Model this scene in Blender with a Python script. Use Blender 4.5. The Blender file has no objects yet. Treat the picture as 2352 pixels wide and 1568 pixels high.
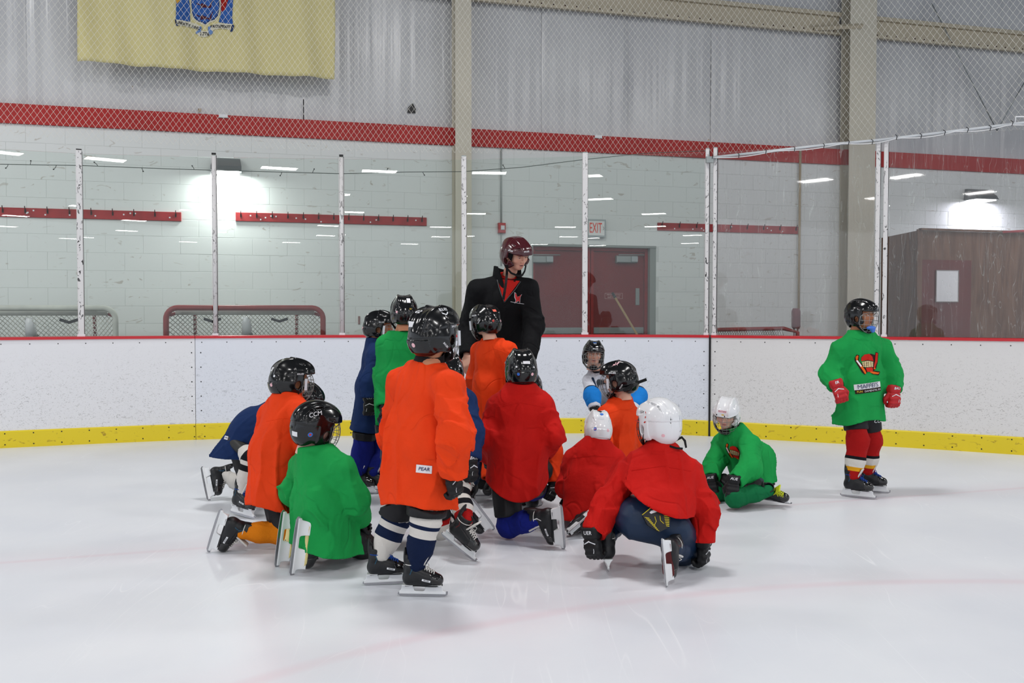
import bpy, math, random
import numpy as np
from mathutils import Matrix, Vector
from mathutils.bvhtree import BVHTree

# ------------------------------------------------------------------ camera, light, exposure
scene = bpy.context.scene
COL = scene.collection
F_PX, PITCH, CAM_H = 2113.0, math.radians(1.76), 1.22
cam_d = bpy.data.cameras.new('camera'); cam = bpy.data.objects.new('camera', cam_d); COL.objects.link(cam)
cam_d.sensor_width = 36.0; cam_d.lens = 36.0 * F_PX / 2352.0; cam_d.clip_end = 300
cam.location = (0, 0, CAM_H); cam.rotation_euler = (math.pi/2 - PITCH, 0, 0)
scene.camera = cam
scene.view_settings.view_transform = 'Standard'; scene.view_settings.look = 'None'
scene.view_settings.gamma = 1.0; scene.view_settings.use_curve_mapping = False
scene.view_settings.exposure = 0.32
cy_ = scene.cycles; cy_.max_bounces = 6; cy_.diffuse_bounces = 3; cy_.glossy_bounces = 3; cy_.transmission_bounces = 4; cy_.transparent_max_bounces = 10; cy_.caustics_reflective = False; cy_.caustics_refractive = False
world = bpy.data.worlds.new('rink_hall'); scene.world = world; world.use_nodes = True
bg = world.node_tree.nodes['Background']; bg.inputs[0].default_value = (0.80, 0.86, 0.95, 1); bg.inputs[1].default_value = 0.95

def area_light(name, loc, size, size_y, power, color=(1, 1, 1), rot=(0, 0, 0)):
    d = bpy.data.lights.new(name, 'AREA'); d.shape = 'RECTANGLE'; d.size = size; d.size_y = size_y
    d.energy = power; d.color = color
    o = bpy.data.objects.new(name, d); o.location = loc; o.rotation_euler = rot; COL.objects.link(o)
    return o
# the hall's rows of ceiling lamps, hung 6.4 m over the ice
for iy in range(9):
    for ix in range(5):
        x = -14 + ix*7 + (1.2 if iy % 2 else 0); y = 5.5 - iy*7.0
        near = iy <= 2
        area_light('ceiling_lamp', (x, y, 6.4), 1.25, 0.62, 135 if near else 75, (1.0, 0.985, 0.97))

# ------------------------------------------------------------------ helpers
def V(*a): return np.array(a, float)
def nrm(v):
    v = np.asarray(v, float); n = np.linalg.norm(v); return v/n if n > 1e-9 else v
_cp, _sp = math.cos(PITCH), math.sin(PITCH)
def ray(px, py):
    u = (px-1176)/F_PX; v = -(py-784)/F_PX
    return V(u, _cp + v*_sp, -_sp + v*_cp)
def P(px, py, Y):
    d = ray(px, py); d = d*(Y/d[1]); return d + V(0, 0, CAM_H)
def G(px, py):
    d = ray(px, py); return d*(CAM_H/-d[2]) + V(0, 0, CAM_H)
def s2l(c):
    c = c/255.0
    return c/12.92 if c <= 0.04045 else ((c+0.055)/1.055)**2.4
def RGB(r, g, b): return (s2l(r), s2l(g), s2l(b), 1.0)

def tag(o, label=None, cat=None, group=None, kind=None):
    if label: o['label'] = label
    if cat: o['category'] = cat
    if group: o['group'] = group
    if kind: o['kind'] = kind
    return o
def link(o, parent=None):
    COL.objects.link(o)
    if parent is not None: o.parent = parent
    return o
def empty(name, loc, label=None, cat=None, group=None, rz=0):
    o = bpy.data.objects.new(name, None); o.empty_display_size = .1; o.location = loc; o.rotation_euler = (0, 0, rz)
    link(o); return tag(o, label, cat, group)
def mesh_np(name, v, f, smooth=True):
    me = bpy.data.meshes.new(name)
    v = np.asarray(v, np.float32); f = np.asarray(f, np.int32)
    me.vertices.add(len(v)); me.vertices.foreach_set('co', v.ravel())
    k = f.shape[1]
    me.loops.add(len(f)*k); me.loops.foreach_set('vertex_index', f.ravel())
    me.polygons.add(len(f)); me.polygons.foreach_set('loop_start', np.arange(0, len(f)*k, k, dtype=np.int32))
    me.polygons.foreach_set('use_smooth', np.full(len(f), smooth))
    me.update(calc_edges=True)
    return me
def obj(name, me, m=None, parent=None, mat4=None):
    o = bpy.data.objects.new(name, me)
    if m is not None:
        if len(me.materials) == 0: me.materials.append(m)
        elif me.materials[0] is not m:
            o.material_slots[0].link = 'OBJECT'; o.material_slots[0].material = m
    link(o, parent)
    if mat4 is not None: o.matrix_local = mat4
    return o

class MB:                                   # collects simple solids into one mesh
    def __init__(s): s.v = []; s.f = []; s.sm = []
    def add(s, vs, fs, smooth=False):
        n = len(s.v); s.v += [tuple(map(float, q)) for q in vs]; s.f += [tuple(i+n for i in q) for q in fs]; s.sm += [smooth]*len(fs); return s
    def box(s, c, h, M=None, bev=0.0):
        x, y, z = h; pts = []
        if bev <= 0:
            pts = [V(a*x, b*y, d*z) for a in (-1, 1) for b in (-1, 1) for d in (-1, 1)]
            fs = [(0, 1, 3, 2), (4, 6, 7, 5), (0, 4, 5, 1), (2, 3, 7, 6), (0, 2, 6, 4), (1, 5, 7, 3)]
        else:                               # chamfered front (-y) edges
            b_ = bev
            pts = [V(a*x, y, d*z) for a in (-1, 1) for d in (-1, 1)] + [V(a*x, -y+b_, d*z) for a in (-1, 1) for d in (-1, 1)] + [V(a*(x-b_), -y, d*(z-b_)) for a in (-1, 1) for d in (-1, 1)]
            fs = [(0, 1, 3, 2), (0, 4, 5, 1), (2, 3, 7, 6), (0, 2, 6, 4), (1, 5, 7, 3), (4, 8, 9, 5), (6, 7, 11, 10), (4, 6, 10, 8), (5, 9, 11, 7), (8, 10, 11, 9)]
        R = np.eye(3) if M is None else M
        return s.add([R @ p + np.asarray(c, float) for p in pts], fs)
    def tube(s, pts, r, n=6, closed=False, cap=True):
        pts = [np.asarray(p, float) for p in pts]; m = len(pts); rr = r if hasattr(r, '__len__') else [r]*m
        rings = []; prev = None
        for i in range(m):
            a = pts[(i-1) % m] if (closed or i > 0) else pts[i]; b = pts[(i+1) % m] if (closed or i < m-1) else pts[i]
            t = nrm(b-a)
            if prev is None:
                up = V(0, 0, 1) if abs(t[2]) < .9 else V(1, 0, 0); u = nrm(np.cross(t, up))
            else: u = nrm(prev - t*np.dot(prev, t))
            prev = u; w = np.cross(t, u)
            rings.append([pts[i] + rr[i]*(math.cos(2*math.pi*k/n)*u + math.sin(2*math.pi*k/n)*w) for k in range(n)])
        vs = [q for R in rings for q in R]; fs = []
        for i in range(m if closed else m-1):
            j = (i+1) % m
            for k in range(n): fs.append((i*n+k, i*n+(k+1) % n, j*n+(k+1) % n, j*n+k))
        if cap and not closed: fs += [tuple(range(n))[::-1], tuple((m-1)*n+k for k in range(n))]
        return s.add(vs, fs, n > 4)
    def ribbon(s, pts, w, th, side):        # flat strap: rectangular section, 'side' vectors give the width direction
        m = len(pts); vs = []; fs = []
        for i in range(m):
            a = np.asarray(pts[max(i-1, 0)], float); b = np.asarray(pts[min(i+1, m-1)], float); t = nrm(b-a)
            sd = nrm(np.asarray(side[i] if isinstance(side, list) else side, float)); sd = nrm(sd - t*np.dot(sd, t)); nn = np.cross(t, sd)
            p = np.asarray(pts[i], float)
            vs += [p+sd*w+nn*th, p-sd*w+nn*th, p-sd*w-nn*th, p+sd*w-nn*th]
        for i in range(m-1):
            for k in range(4): fs.append((i*4+k, i*4+(k+1) % 4, i*4+4+(k+1) % 4, i*4+4+k))
        fs += [(3, 2, 1, 0), tuple((m-1)*4+k for k in range(4))]
        return s.add(vs, fs, False)
    def prism(s, poly, t0, t1, fn):         # poly 2-D, extruded between t0 and t1; fn(u, v, t) -> xyz
        n = len(poly)
        vs = [fn(u, v, t0) for u, v in poly] + [fn(u, v, t1) for u, v in poly]
        fs = [tuple(range(n)), tuple(range(2*n-1, n-1, -1))] + [(i, i+n, (i+1) % n+n, (i+1) % n) for i in range(n)]
        return s.add(vs, fs)
    def mesh(s, name):
        me = bpy.data.meshes.new(name); me.from_pydata(s.v, [], s.f); me.update()
        me.polygons.foreach_set('use_smooth', s.sm)
        import bmesh
        bm = bmesh.new(); bm.from_mesh(me); bmesh.ops.recalc_face_normals(bm, faces=bm.faces); bm.to_mesh(me); bm.free()
        return me
    def build(s, name, m, parent=None, mat4=None): return obj(name, s.mesh(name), m, parent, mat4)

# ------------------------------------------------------------------ materials
MATS = {}
def mat(name, col, rough=.6, spec=.4, metal=0, coat=0, bump=None, vary=None, emit=None, sheen=0):
    """bump=(scale, strength, stretch xyz)  vary=(scale, amount)"""
    if name in MATS: return MATS[name]
    m = bpy.data.materials.new(name); m.use_nodes = True; nt = m.node_tree; N = nt.nodes; L = nt.links
    b = N['Principled BSDF']
    b.inputs['Base Color'].default_value = col; b.inputs['Roughness'].default_value = rough
    b.inputs['Specular IOR Level'].default_value = spec; b.inputs['Metallic'].default_value = metal
    b.inputs['Coat Weight'].default_value = coat; b.inputs['Coat Roughness'].default_value = .06
    if sheen: b.inputs['Sheen Weight'].default_value = sheen; b.inputs['Sheen Roughness'].default_value = .5
    if emit: b.inputs['Emission Color'].default_value = col; b.inputs['Emission Strength'].default_value = emit
    tc = N.new('ShaderNodeTexCoord')
    if vary:
        nz = N.new('ShaderNodeTexNoise'); nz.inputs['Scale'].default_value = vary[0]; nz.inputs['Detail'].default_value = 4
        L.new(tc.outputs['Object'], nz.inputs['Vector'])
        mr = N.new('ShaderNodeMapRange'); mr.inputs[1].default_value = .3; mr.inputs[2].default_value = .7
        mr.inputs[3].default_value = 1-vary[1]; mr.inputs[4].default_value = 1+vary[1]*.5; L.new(nz.outputs['Fac'], mr.inputs[0])
        mx = N.new('ShaderNodeVectorMath'); mx.operation = 'SCALE'; mx.inputs[0].default_value = col[:3]
        L.new(mr.outputs[0], mx.inputs['Scale']); L.new(mx.outputs[0], b.inputs['Base Color'])
    if bump:
        mp = N.new('ShaderNodeMapping'); mp.inputs['Scale'].default_value = bump[2] if len(bump) > 2 else (1, 1, 1)
        n2 = N.new('ShaderNodeTexNoise'); n2.inputs['Scale'].default_value = bump[0]; n2.inputs['Detail'].default_value = 5
        L.new(tc.outputs['Object'], mp.inputs['Vector']); L.new(mp.outputs[0], n2.inputs['Vector'])
        bp = N.new('ShaderNodeBump'); bp.inputs['Strength'].default_value = bump[1]; bp.inputs['Distance'].default_value = .01
        L.new(n2.outputs['Fac'], bp.inputs['Height']); L.new(bp.outputs[0], b.inputs['Normal'])
    MATS[name] = m; return m
def nodes(m): return m.node_tree.nodes, m.node_tree.links
def ramp(N, stops, interp='LINEAR'):
    r = N.new('ShaderNodeValToRGB'); r.color_ramp.interpolation = interp; e = r.color_ramp.elements
    while len(e) > 1: e.remove(e[-1])
    e[0].position = stops[0][0]; e[0].color = stops[0][1]
    for p, c in stops[1:]:
        q = e.new(p); q.color = c
    return r
def mixc(N, L, fac, a, b):
    x = N.new('ShaderNodeMix'); x.data_type = 'RGBA'
    for s, i in ((fac, 0), (a, 6), (b, 7)):
        if hasattr(s, 'links'): L.new(s, x.inputs[i])
        else: x.inputs[i].default_value = s
    return x.outputs[2]
def math_n(N, L, op, a, b=None):
    x = N.new('ShaderNodeMath'); x.operation = op
    for s, i in ((a, 0), (b, 1)):
        if s is None: continue
        if hasattr(s, 'links'): L.new(s, x.inputs[i])
        else: x.inputs[i].default_value = s
    return x.outputs[0]
def scuffed(name, base, mark, scale, thr, stretch=(1, 1, 1), rough=.45, extra=None, world=False):
    """painted or plastic surface carrying dark scuff marks"""
    m = mat(name, base, rough, .4); N, L = nodes(m); b = N['Principled BSDF']
    tc = N.new('ShaderNodeTexCoord'); mp = N.new('ShaderNodeMapping'); mp.inputs['Scale'].default_value = stretch
    src = N.new('ShaderNodeNewGeometry').outputs['Position'] if world else tc.outputs['Object']
    L.new(src, mp.inputs[0])
    a = N.new('ShaderNodeTexNoise'); a.inputs['Scale'].default_value = scale; a.inputs['Detail'].default_value = 2.0; a.inputs['Distortion'].default_value = 1.2
    L.new(mp.outputs[0], a.inputs['Vector'])
    r = ramp(N, [(thr, (0, 0, 0, 1)), (thr+.05, (1, 1, 1, 1))]); L.new(a.outputs['Fac'], r.inputs[0])
    c = N.new('ShaderNodeTexNoise'); c.inputs['Scale'].default_value = 1.7; c.inputs['Detail'].default_value = 3
    L.new(src, c.inputs['Vector'])
    r2 = ramp(N, [(.38, (.25, .25, .25, 1)), (.62, (1, 1, 1, 1))]); L.new(c.outputs['Fac'], r2.inputs[0])
    f = math_n(N, L, 'MULTIPLY', r.outputs[0], r2.outputs[0])
    if extra is not None: f = extra(N, L, tc, f)
    L.new(mixc(N, L, f, base, mark), b.inputs['Base Color'])
    return m
# ------------------------------------------------------------------ implicit surfaces -> meshes
def cap(p, a, b, ra, rb):
    a = np.asarray(a, float); b = np.asarray(b, float); ba = b-a; L2 = max(ba@ba, 1e-9)
    q = p-a; h = np.clip(q@ba/L2, 0, 1)
    return np.linalg.norm(q - h[:, None]*ba, axis=1) - (ra+(rb-ra)*h)
def ell(p, c, r, R=None):
    q = p-np.asarray(c, float)
    if R is not None: q = q@R                # columns of R are the local axes
    r = np.asarray(r, float); k0 = np.linalg.norm(q/r, axis=1); k1 = np.linalg.norm(q/(r*r), axis=1)
    return k0*(k0-1)/np.maximum(k1, 1e-9)
def rbox(p, c, h, rad, R=None):
    q = p-np.asarray(c, float)
    if R is not None: q = q@R
    q = np.abs(q)-(np.asarray(h, float)-rad)
    return np.linalg.norm(np.maximum(q, 0), axis=1)+np.minimum(q.max(1), 0)-rad
def smin(a, b, k):
    h = np.maximum(k-np.abs(a-b), 0)/k; return np.minimum(a, b)-h*h*k*.25
def smax(a, b, k): return -smin(-a, -b, k)
_rng = np.random.RandomState(5); _T = _rng.rand(4096).astype(np.float32)
def vnoise(p):
    i = np.floor(p).astype(np.int64); f = p-i; f = f*f*(3-2*f); out = 0
    for dx in (0, 1):
        for dy in (0, 1):
            for dz in (0, 1):
                h = ((i[:, 0]+dx)*73856093 ^ (i[:, 1]+dy)*19349663 ^ (i[:, 2]+dz)*83492791) & 4095
                w = (f[:, 0] if dx else 1-f[:, 0])*(f[:, 1] if dy else 1-f[:, 1])*(f[:, 2] if dz else 1-f[:, 2])
                out = out + w*_T[h]
    return out*2-1
_CO = [(0, 0, 0), (1, 0, 0), (0, 1, 0), (1, 1, 0), (0, 0, 1), (1, 0, 1), (0, 1, 1), (1, 1, 1)]
_ED = [(0, 1), (2, 3), (4, 5), (6, 7), (0, 2), (1, 3), (4, 6), (5, 7), (0, 4), (1, 5), (2, 6), (3, 7)]
def surf(fn, lo, hi, vox, newton=1):
    lo = np.asarray(lo, float)-vox*2; B = 4
    n = (np.ceil((np.asarray(hi, float)+vox*2-lo)/(vox*B)).astype(int)+1)
    bx = np.stack(np.meshgrid(*[np.arange(k) for k in n], indexing='ij'), -1).reshape(-1, 3)
    dc = fn(lo+(bx*B+(B-1)/2)*vox)
    D = np.empty((n[0]*B, n[1]*B, n[2]*B), np.float32)
    D6 = D.reshape(n[0], B, n[1], B, n[2], B)
    sg = np.where(dc < 0, -1., 1.).reshape(n)
    D6[:] = sg[:, None, :, None, :, None]
    near = np.abs(dc) < vox*B*1.35
    nb = bx[near]
    off = np.stack(np.meshgrid(*[np.arange(B)]*3, indexing='ij'), -1).reshape(-1, 3)
    for c0 in range(0, len(nb), 4000):
        q = nb[c0:c0+4000]
        idx = (q[:, None, :]*B+off[None]).reshape(-1, 3)
        D[idx[:, 0], idx[:, 1], idx[:, 2]] = fn(lo+idx*vox)
    S = D < 0
    cnt = 0
    for c in _CO: cnt = cnt + S[c[0]:D.shape[0]-1+c[0], c[1]:D.shape[1]-1+c[1], c[2]:D.shape[2]-1+c[2]].astype(np.int8)
    cells = np.argwhere((cnt > 0) & (cnt < 8))
    idm = np.full(cnt.shape, -1, np.int64); idm[cells[:, 0], cells[:, 1], cells[:, 2]] = np.arange(len(cells))
    cv = np.stack([D[cells[:, 0]+c[0], cells[:, 1]+c[1], cells[:, 2]+c[2]] for c in _CO], 1)
    acc = np.zeros((len(cells), 3)); num = np.zeros(len(cells)); CO = np.array(_CO, float)
    for a, b in _ED:
        m = (cv[:, a] < 0) != (cv[:, b] < 0); t = np.where(m, cv[:, a]/np.where(m, cv[:, a]-cv[:, b], 1), 0)
        acc += np.where(m[:, None], CO[a]+(CO[b]-CO[a])*t[:, None], 0); num += m
    v = lo+(cells+acc/num[:, None])*vox
    F = []
    for ax in range(3):
        s0 = [slice(None)]*3; s1 = [slice(None)]*3; s0[ax] = slice(0, -1); s1[ax] = slice(1, None)
        ch = S[tuple(s0)] != S[tuple(s1)]
        e = np.argwhere(ch); u, w = [(1, 2), (2, 0), (0, 1)][ax]
        e = e[(e[:, u] > 0) & (e[:, w] > 0) & (e[:, u] < cnt.shape[u]) & (e[:, w] < cnt.shape[w])]
        def ID(du, dw):
            q = e.copy(); q[:, u] += du; q[:, w] += dw; return idm[q[:, 0], q[:, 1], q[:, 2]]
        f = np.stack([ID(-1, -1), ID(0, -1), ID(0, 0), ID(-1, 0)], 1)
        ins = S[e[:, 0], e[:, 1], e[:, 2]]
        f[~ins] = f[~ins][:, ::-1]
        F.append(f[(f >= 0).all(1)])
    F = np.concatenate(F)
    for _ in range(newton):
        e = vox*.5; d = fn(v)
        g = np.stack([fn(v+np.eye(3)[i]*e)-fn(v-np.eye(3)[i]*e) for i in range(3)], 1)/(2*e)
        st = -d[:, None]*g/np.maximum((g*g).sum(1), .2)[:, None]
        ln = np.linalg.norm(st, axis=1); st *= np.minimum(1, vox*.6/np.maximum(ln, 1e-9))[:, None]
        v = v+st
    return v, F
def surf_obj(name, fn, lo, hi, vox, m, parent=None, mat4=None, newton=1):
    v, f = surf(fn, lo, hi, vox, newton); return obj(name, mesh_np(name, v, f), m, parent, mat4)
def surf_mesh(name, fn, lo, hi, vox):
    v, f = surf(fn, lo, hi, vox); return mesh_np(name, v, f)

# ------------------------------------------------------------------ flat print laid on curved things
def bvh_of(me): return BVHTree.FromPolygons([tuple(q.co) for q in me.vertices], [tuple(p.vertices) for p in me.polygons])
def bvh_co(objs, M=None):
    return bvh_of(objs)
def text_geo(txt, size, shear=0.0, bold=0.0, spacing=1.0):
    cu = bpy.data.curves.new('lettering', 'FONT'); cu.body = txt; cu.size = size; cu.shear = shear; cu.offset = 0 if 'M' in txt else bold*size*.7
    cu.align_x = 'CENTER'; cu.align_y = 'CENTER'; cu.space_character = spacing; cu.resolution_u = 2
    o = bpy.data.objects.new('lettering', cu); COL.objects.link(o)
    dg = bpy.context.evaluated_depsgraph_get(); me = bpy.data.meshes.new_from_object(o.evaluated_get(dg))
    bpy.data.objects.remove(o); bpy.data.curves.remove(cu)
    return me
def lay(name, geo, m, parent, tree, c, nrm_out, up, off=.0012, reach=.08, sx=1.0, cuts=0):
    """geo: mesh (or (verts, faces)) in a plane; pressed on the surface in 'tree' (parent's space) around c"""
    if isinstance(geo, tuple):
        v = [Vector((a, b, 0)) for a, b in geo[0]]; fs = geo[1]
    else:
        v = [q.co.copy() for q in geo.vertices]; fs = [tuple(p.vertices) for p in geo.polygons]
    n = Vector(nrm_out).normalized(); u = Vector(up); u = (u-n*u.dot(n)).normalized(); r = u.cross(n); c = Vector(c)
    if cuts:
        import bmesh
        bm = bmesh.new(); vv = [bm.verts.new(q) for q in v]
        for f in fs:
            try: bm.faces.new([vv[i] for i in f])
            except ValueError: pass
        bmesh.ops.triangulate(bm, faces=bm.faces); bmesh.ops.subdivide_edges(bm, edges=bm.edges, cuts=cuts, use_grid_fill=True)
        bm.verts.ensure_lookup_table(); v = [q.co.copy() for q in bm.verts]; bm.verts.index_update(); fs = [tuple(q.index for q in f.verts) for f in bm.faces]; bm.free()
    out = []; last = None
    for q in v:
        p0 = c + r*q.x*sx + u*q.y + n*reach
        hit = tree.ray_cast(p0, -n, reach*2.2) if tree is not None else (None, None, None, None)
        if hit[0] is not None: w = hit[0] + hit[1].normalized()*off if hit[1].dot(n) > 0 else hit[0] - hit[1].normalized()*off; last = (w-c).dot(n)
        else: w = c + r*q.x*sx + u*q.y + n*(last if last is not None else off)
        out.append(tuple(w))
    me = bpy.data.meshes.new(name); me.from_pydata(out, [], fs); me.update()
    o = obj(name, me, m, parent); return o
def rect_geo(w, h, nx=6, ny=4):
    v = [((i/nx-.5)*w, (j/ny-.5)*h) for j in range(ny+1) for i in range(nx+1)]
    return v, [(j*(nx+1)+i, j*(nx+1)+i+1, (j+1)*(nx+1)+i+1, (j+1)*(nx+1)+i) for j in range(ny) for i in range(nx)]
def disc_geo(r, n=16):
    v = [(0, 0)]+[(r*.55*math.cos(2*math.pi*i/n), r*.55*math.sin(2*math.pi*i/n)) for i in range(n)]+[(r*math.cos(2*math.pi*i/n), r*math.sin(2*math.pi*i/n)) for i in range(n)]
    return v, [(0, 1+i, 1+(i+1) % n) for i in range(n)]+[(1+i, 1+n+i, 1+n+(i+1) % n, 1+(i+1) % n) for i in range(n)]
def poly_geo(pts): return [tuple(p) for p in pts], [tuple(range(len(pts)))]
# ------------------------------------------------------------------ the hall
AZ = math.radians(74.37); WD = V(math.sin(AZ), math.cos(AZ), 0); WN = V(math.cos(AZ), -math.sin(AZ), 0)*1.0
W0 = V(-3.97, 10.8, 0)
def wl(t, z, off=0.0): return W0 + WD*t + WN*off + V(0, 0, z)
def onwall(px, py, off=0.0):
    d = ray(px, py); o = V(0, 0, CAM_H); k = ((W0+WN*off-o)@WN)/(d@WN); p = o+d*k
    return (p-W0)@WD, p[2]
WR = np.stack([WD, -WN, V(0, 0, 1)], 1)      # local x along wall, y into the wall, z up
def wbox(mb, t0, t1, z0, z1, o0, o1, bev=0): # o = distance out of the wall plane
    return mb.box(wl((t0+t1)/2, (z0+z1)/2, (o0+o1)/2), ((t1-t0)/2, abs(o1-o0)/2, (z1-z0)/2), WR, bev)
RED = RGB(150, 30, 32)
m_block = scuffed('painted_block', RGB(222, 225, 223), RGB(190, 186, 178), 7.0, .66, (1, 1, 2.4), .55, None, True)
m_mortar = mat('painted_joint', RGB(206, 209, 207), .8, .2)
m_redpaint = mat('red_paint', RGB(172, 28, 26), .5, .4, vary=(2.0, .12), bump=(30, .1))
m_red2 = mat('rack_red', RGB(165, 45, 48), .5, .4, vary=(9.0, .25))
m_beige = mat('beige_steel', RGB(205, 199, 182), .5, .4, vary=(1.5, .05), bump=(14, .08))
m_black = mat('black_plastic', RGB(14, 14, 16), .4, .45)
m_hook = mat('hook_steel', RGB(70, 50, 50), .4, .5, metal=.6)
m_galv = mat('galvanised', RGB(150, 156, 156), .35, .5, metal=.5)
m_white = mat('white_plastic', RGB(228, 229, 232), .35, .5)
m_paper = mat('paper', RGB(228, 230, 232), .7, .2)
m_lamp = mat('lamp_lens', (1, 1, 1, 1), .3, .5, emit=7)

# vinyl-faced insulation: shallow vertical pleats catch the lamps
def vinyl():
    m = mat('insulation_vinyl', RGB(196, 197, 199), .26, .5); N, L = nodes(m); b = N['Principled BSDF']
    tc = N.new('ShaderNodeTexCoord'); mp = N.new('ShaderNodeMapping'); mp.inputs['Rotation'].default_value = (0, 0, AZ-math.pi/2); mp.inputs['Scale'].default_value = (9, 9, .35)
    L.new(tc.outputs['Object'], mp.inputs[0]); n = N.new('ShaderNodeTexNoise'); n.inputs['Scale'].default_value = 1.0; n.inputs['Detail'].default_value = 6
    L.new(mp.outputs[0], n.inputs['Vector']); bp = N.new('ShaderNodeBump'); bp.inputs['Strength'].default_value = .55; bp.inputs['Distance'].default_value = .02
    L.new(n.outputs['Fac'], bp.inputs['Height']); L.new(bp.outputs[0], b.inputs['Normal'])
    n2 = N.new('ShaderNodeTexNoise'); n2.inputs['Scale'].default_value = .9; n2.inputs['Detail'].default_value = 5; L.new(tc.outputs['Object'], n2.inputs['Vector'])
    r = ramp(N, [(.3, RGB(184, 185, 188)), (.65, RGB(204, 205, 206))]); L.new(n2.outputs['Fac'], r.inputs[0]); L.new(r.outputs[0], b.inputs['Base Color'])
    return m
m_vinyl = vinyl()

T0, T1 = -5.2, 20.5
Z_BAND0, Z_BAND1 = 3.335, 3.555
# door opening
dt0, dz1 = onwall(1222, 560); dt1, _ = onwall(1507, 560); _, dz1 = onwall(1360, 562)
wb = empty('wall_back', tuple(wl(0, 0))); tag(wb, kind='structure')
def wpart(mb, name, m, parent=wb, **k):
    o = mb.build(name, m, parent, Matrix.Translation(-Vector(parent.location))); return tag(o, **k) if k else o
mb = MB(); wbox(mb, T0, dt0, 0, Z_BAND0, -.02, -.0008); wbox(mb, dt1, T1, 0, Z_BAND0, -.02, -.0008); wbox(mb, dt0, dt1, dz1, Z_BAND0, -.02, -.0008)
wpart(mb, 'mortar', m_mortar)
# concrete blocks, one object each where they show largest
BW, BH, BJ = .4064, .2032, .003
cells = []
row = 0; z = Z_BAND0
while z > .02:
    zz0 = z-BH
    t = T0 + (BW/2 if row % 2 else 0)
    while t < T1:
        a, b2 = t, min(t+BW, T1)
        if zz0 < dz1-.02 and a < dt1 and b2 > dt0:
            if a < dt0-.05: segs = [(a, dt0)]
            elif b2 > dt1+.05: segs = [(dt1, b2)]
            else: segs = []
            if a < dt0 and b2 > dt1: segs = [(a, dt0), (dt1, b2)]
        else: segs = [(a, b2)]
        for s in segs: cells.append((s[0], s[1], max(zz0, 0), z))
        t += BW
    z -= BH; row += 1
rngb = random.Random(3)
block_mesh = {}
def block_me(w, h, k):
    key = (round(w, 3), round(h, 3), k)
    if key not in block_mesh:
        q = MB(); q.box((0, 0, 0), ((w-BJ)/2, .012, (h-BJ)/2), None, .0018); block_mesh[key] = q.mesh('concrete_block')
    return block_mesh[key]
single, rest = [], []
for c in cells:
    tc_ = (c[0]+c[1])/2; p = wl(tc_, (c[2]+c[3])/2)
    px = 1176+F_PX*p[0]/p[1]; vis = -60 < px < 1560 and c[2] > 1.05
    (single if vis and len(single) < 300 and rngb.random() < 1.0 else rest).append(c)
R4 = Matrix([list(WR[0])+[0], list(WR[1])+[0], list(WR[2])+[0], [0, 0, 0, 1]])
for c in single:
    p = wl((c[0]+c[1])/2, (c[2]+c[3])/2, -.0105+rngb.uniform(-.0006, .0006)) - W0
    obj('concrete_block', block_me(c[1]-c[0], c[3]-c[2], 0), m_block, wb, Matrix.Translation(Vector(p)) @ R4)
mb = MB()
for c in rest: mb.box(wl((c[0]+c[1])/2, (c[2]+c[3])/2, -.0105), ((c[1]-c[0]-BJ)/2, .012, (c[3]-c[2]-BJ)/2), WR, .003)
wpart(mb, 'concrete_blocks', m_block, kind='stuff')
# red painted top course, in lengths between the columns
c1a, _ = onwall(1033, 300, .0); c1b, _ = onwall(1083, 300, .0); c2a, _ = onwall(1950, 300); c2b, _ = onwall(2011, 300)
mb = MB(); wbox(mb, T0, T1, Z_BAND0, Z_BAND1, -.02, .035); wpart(mb, 'red_band', m_redpaint, label='red painted top course of the block wall')
# upper wall, set in folds
wu = empty('wall_upper', tuple(wl(0, 3.5))); tag(wu, kind='structure')
t = T0; k = 0
while t < T1:
    w = 1.22; q = MB(); nseg = 24; n0 = len(q.v); vs = []; fs = []
    for i in range(nseg+1):
        s = i/nseg; tt = t+w*s; ph = s*2*math.pi
        base = -.10 + .018*math.sin(ph*.5)**2
        for j, zz in enumerate((Z_BAND1-.02, 3.9, 4.5, 5.1, 5.7, 6.4, 7.2, 8.2)):
            wob = .010*math.sin(tt*5.1+1.3*j+k)*math.sin(zz*2+tt*3) + .004*math.sin(tt*31+k)+(.012 if i in (0, nseg) else 0)*-1
            vs.append(wl(tt, zz, base+wob))
    for i in range(nseg):
        for j in range(7): fs.append((i*8+j, (i+1)*8+j, (i+1)*8+j+1, i*8+j+1))
    q.add(vs, fs, True); wpart(q, 'insulation_panel', m_vinyl, wu)
    t += w; k += 1
mb = MB(); wbox(mb, T0, T1, Z_BAND1, 8.2, -.25, -.2); wpart(mb, 'sheeting', m_vinyl, wu)
# crumbs of torn foil and tape along the ledge
mb = MB()
for px, py, w, h in ((215, 250, 7, 9), (459, 255, 10, 10), (398, 262, 6, 5), (305, 200, 3, 9), (1625, 322, 6, 7), (1720, 325, 3, 9), (792+632, 320, 5, 6)):
    t, z_ = onwall(px, py, -.06); q = w*.0022
    mb.add([wl(t-q, z_-q, -.03), wl(t+q, z_-q*.6, -.01), wl(t+q*.7, z_+q*1.4, -.05), wl(t-q*.8, z_+q, -.02)], [(0, 1, 2, 3)])
wpart(mb, 'torn_facing', mat('torn_paper', RGB(176, 160, 140), .8, .2), wu, kind='stuff')
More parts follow.
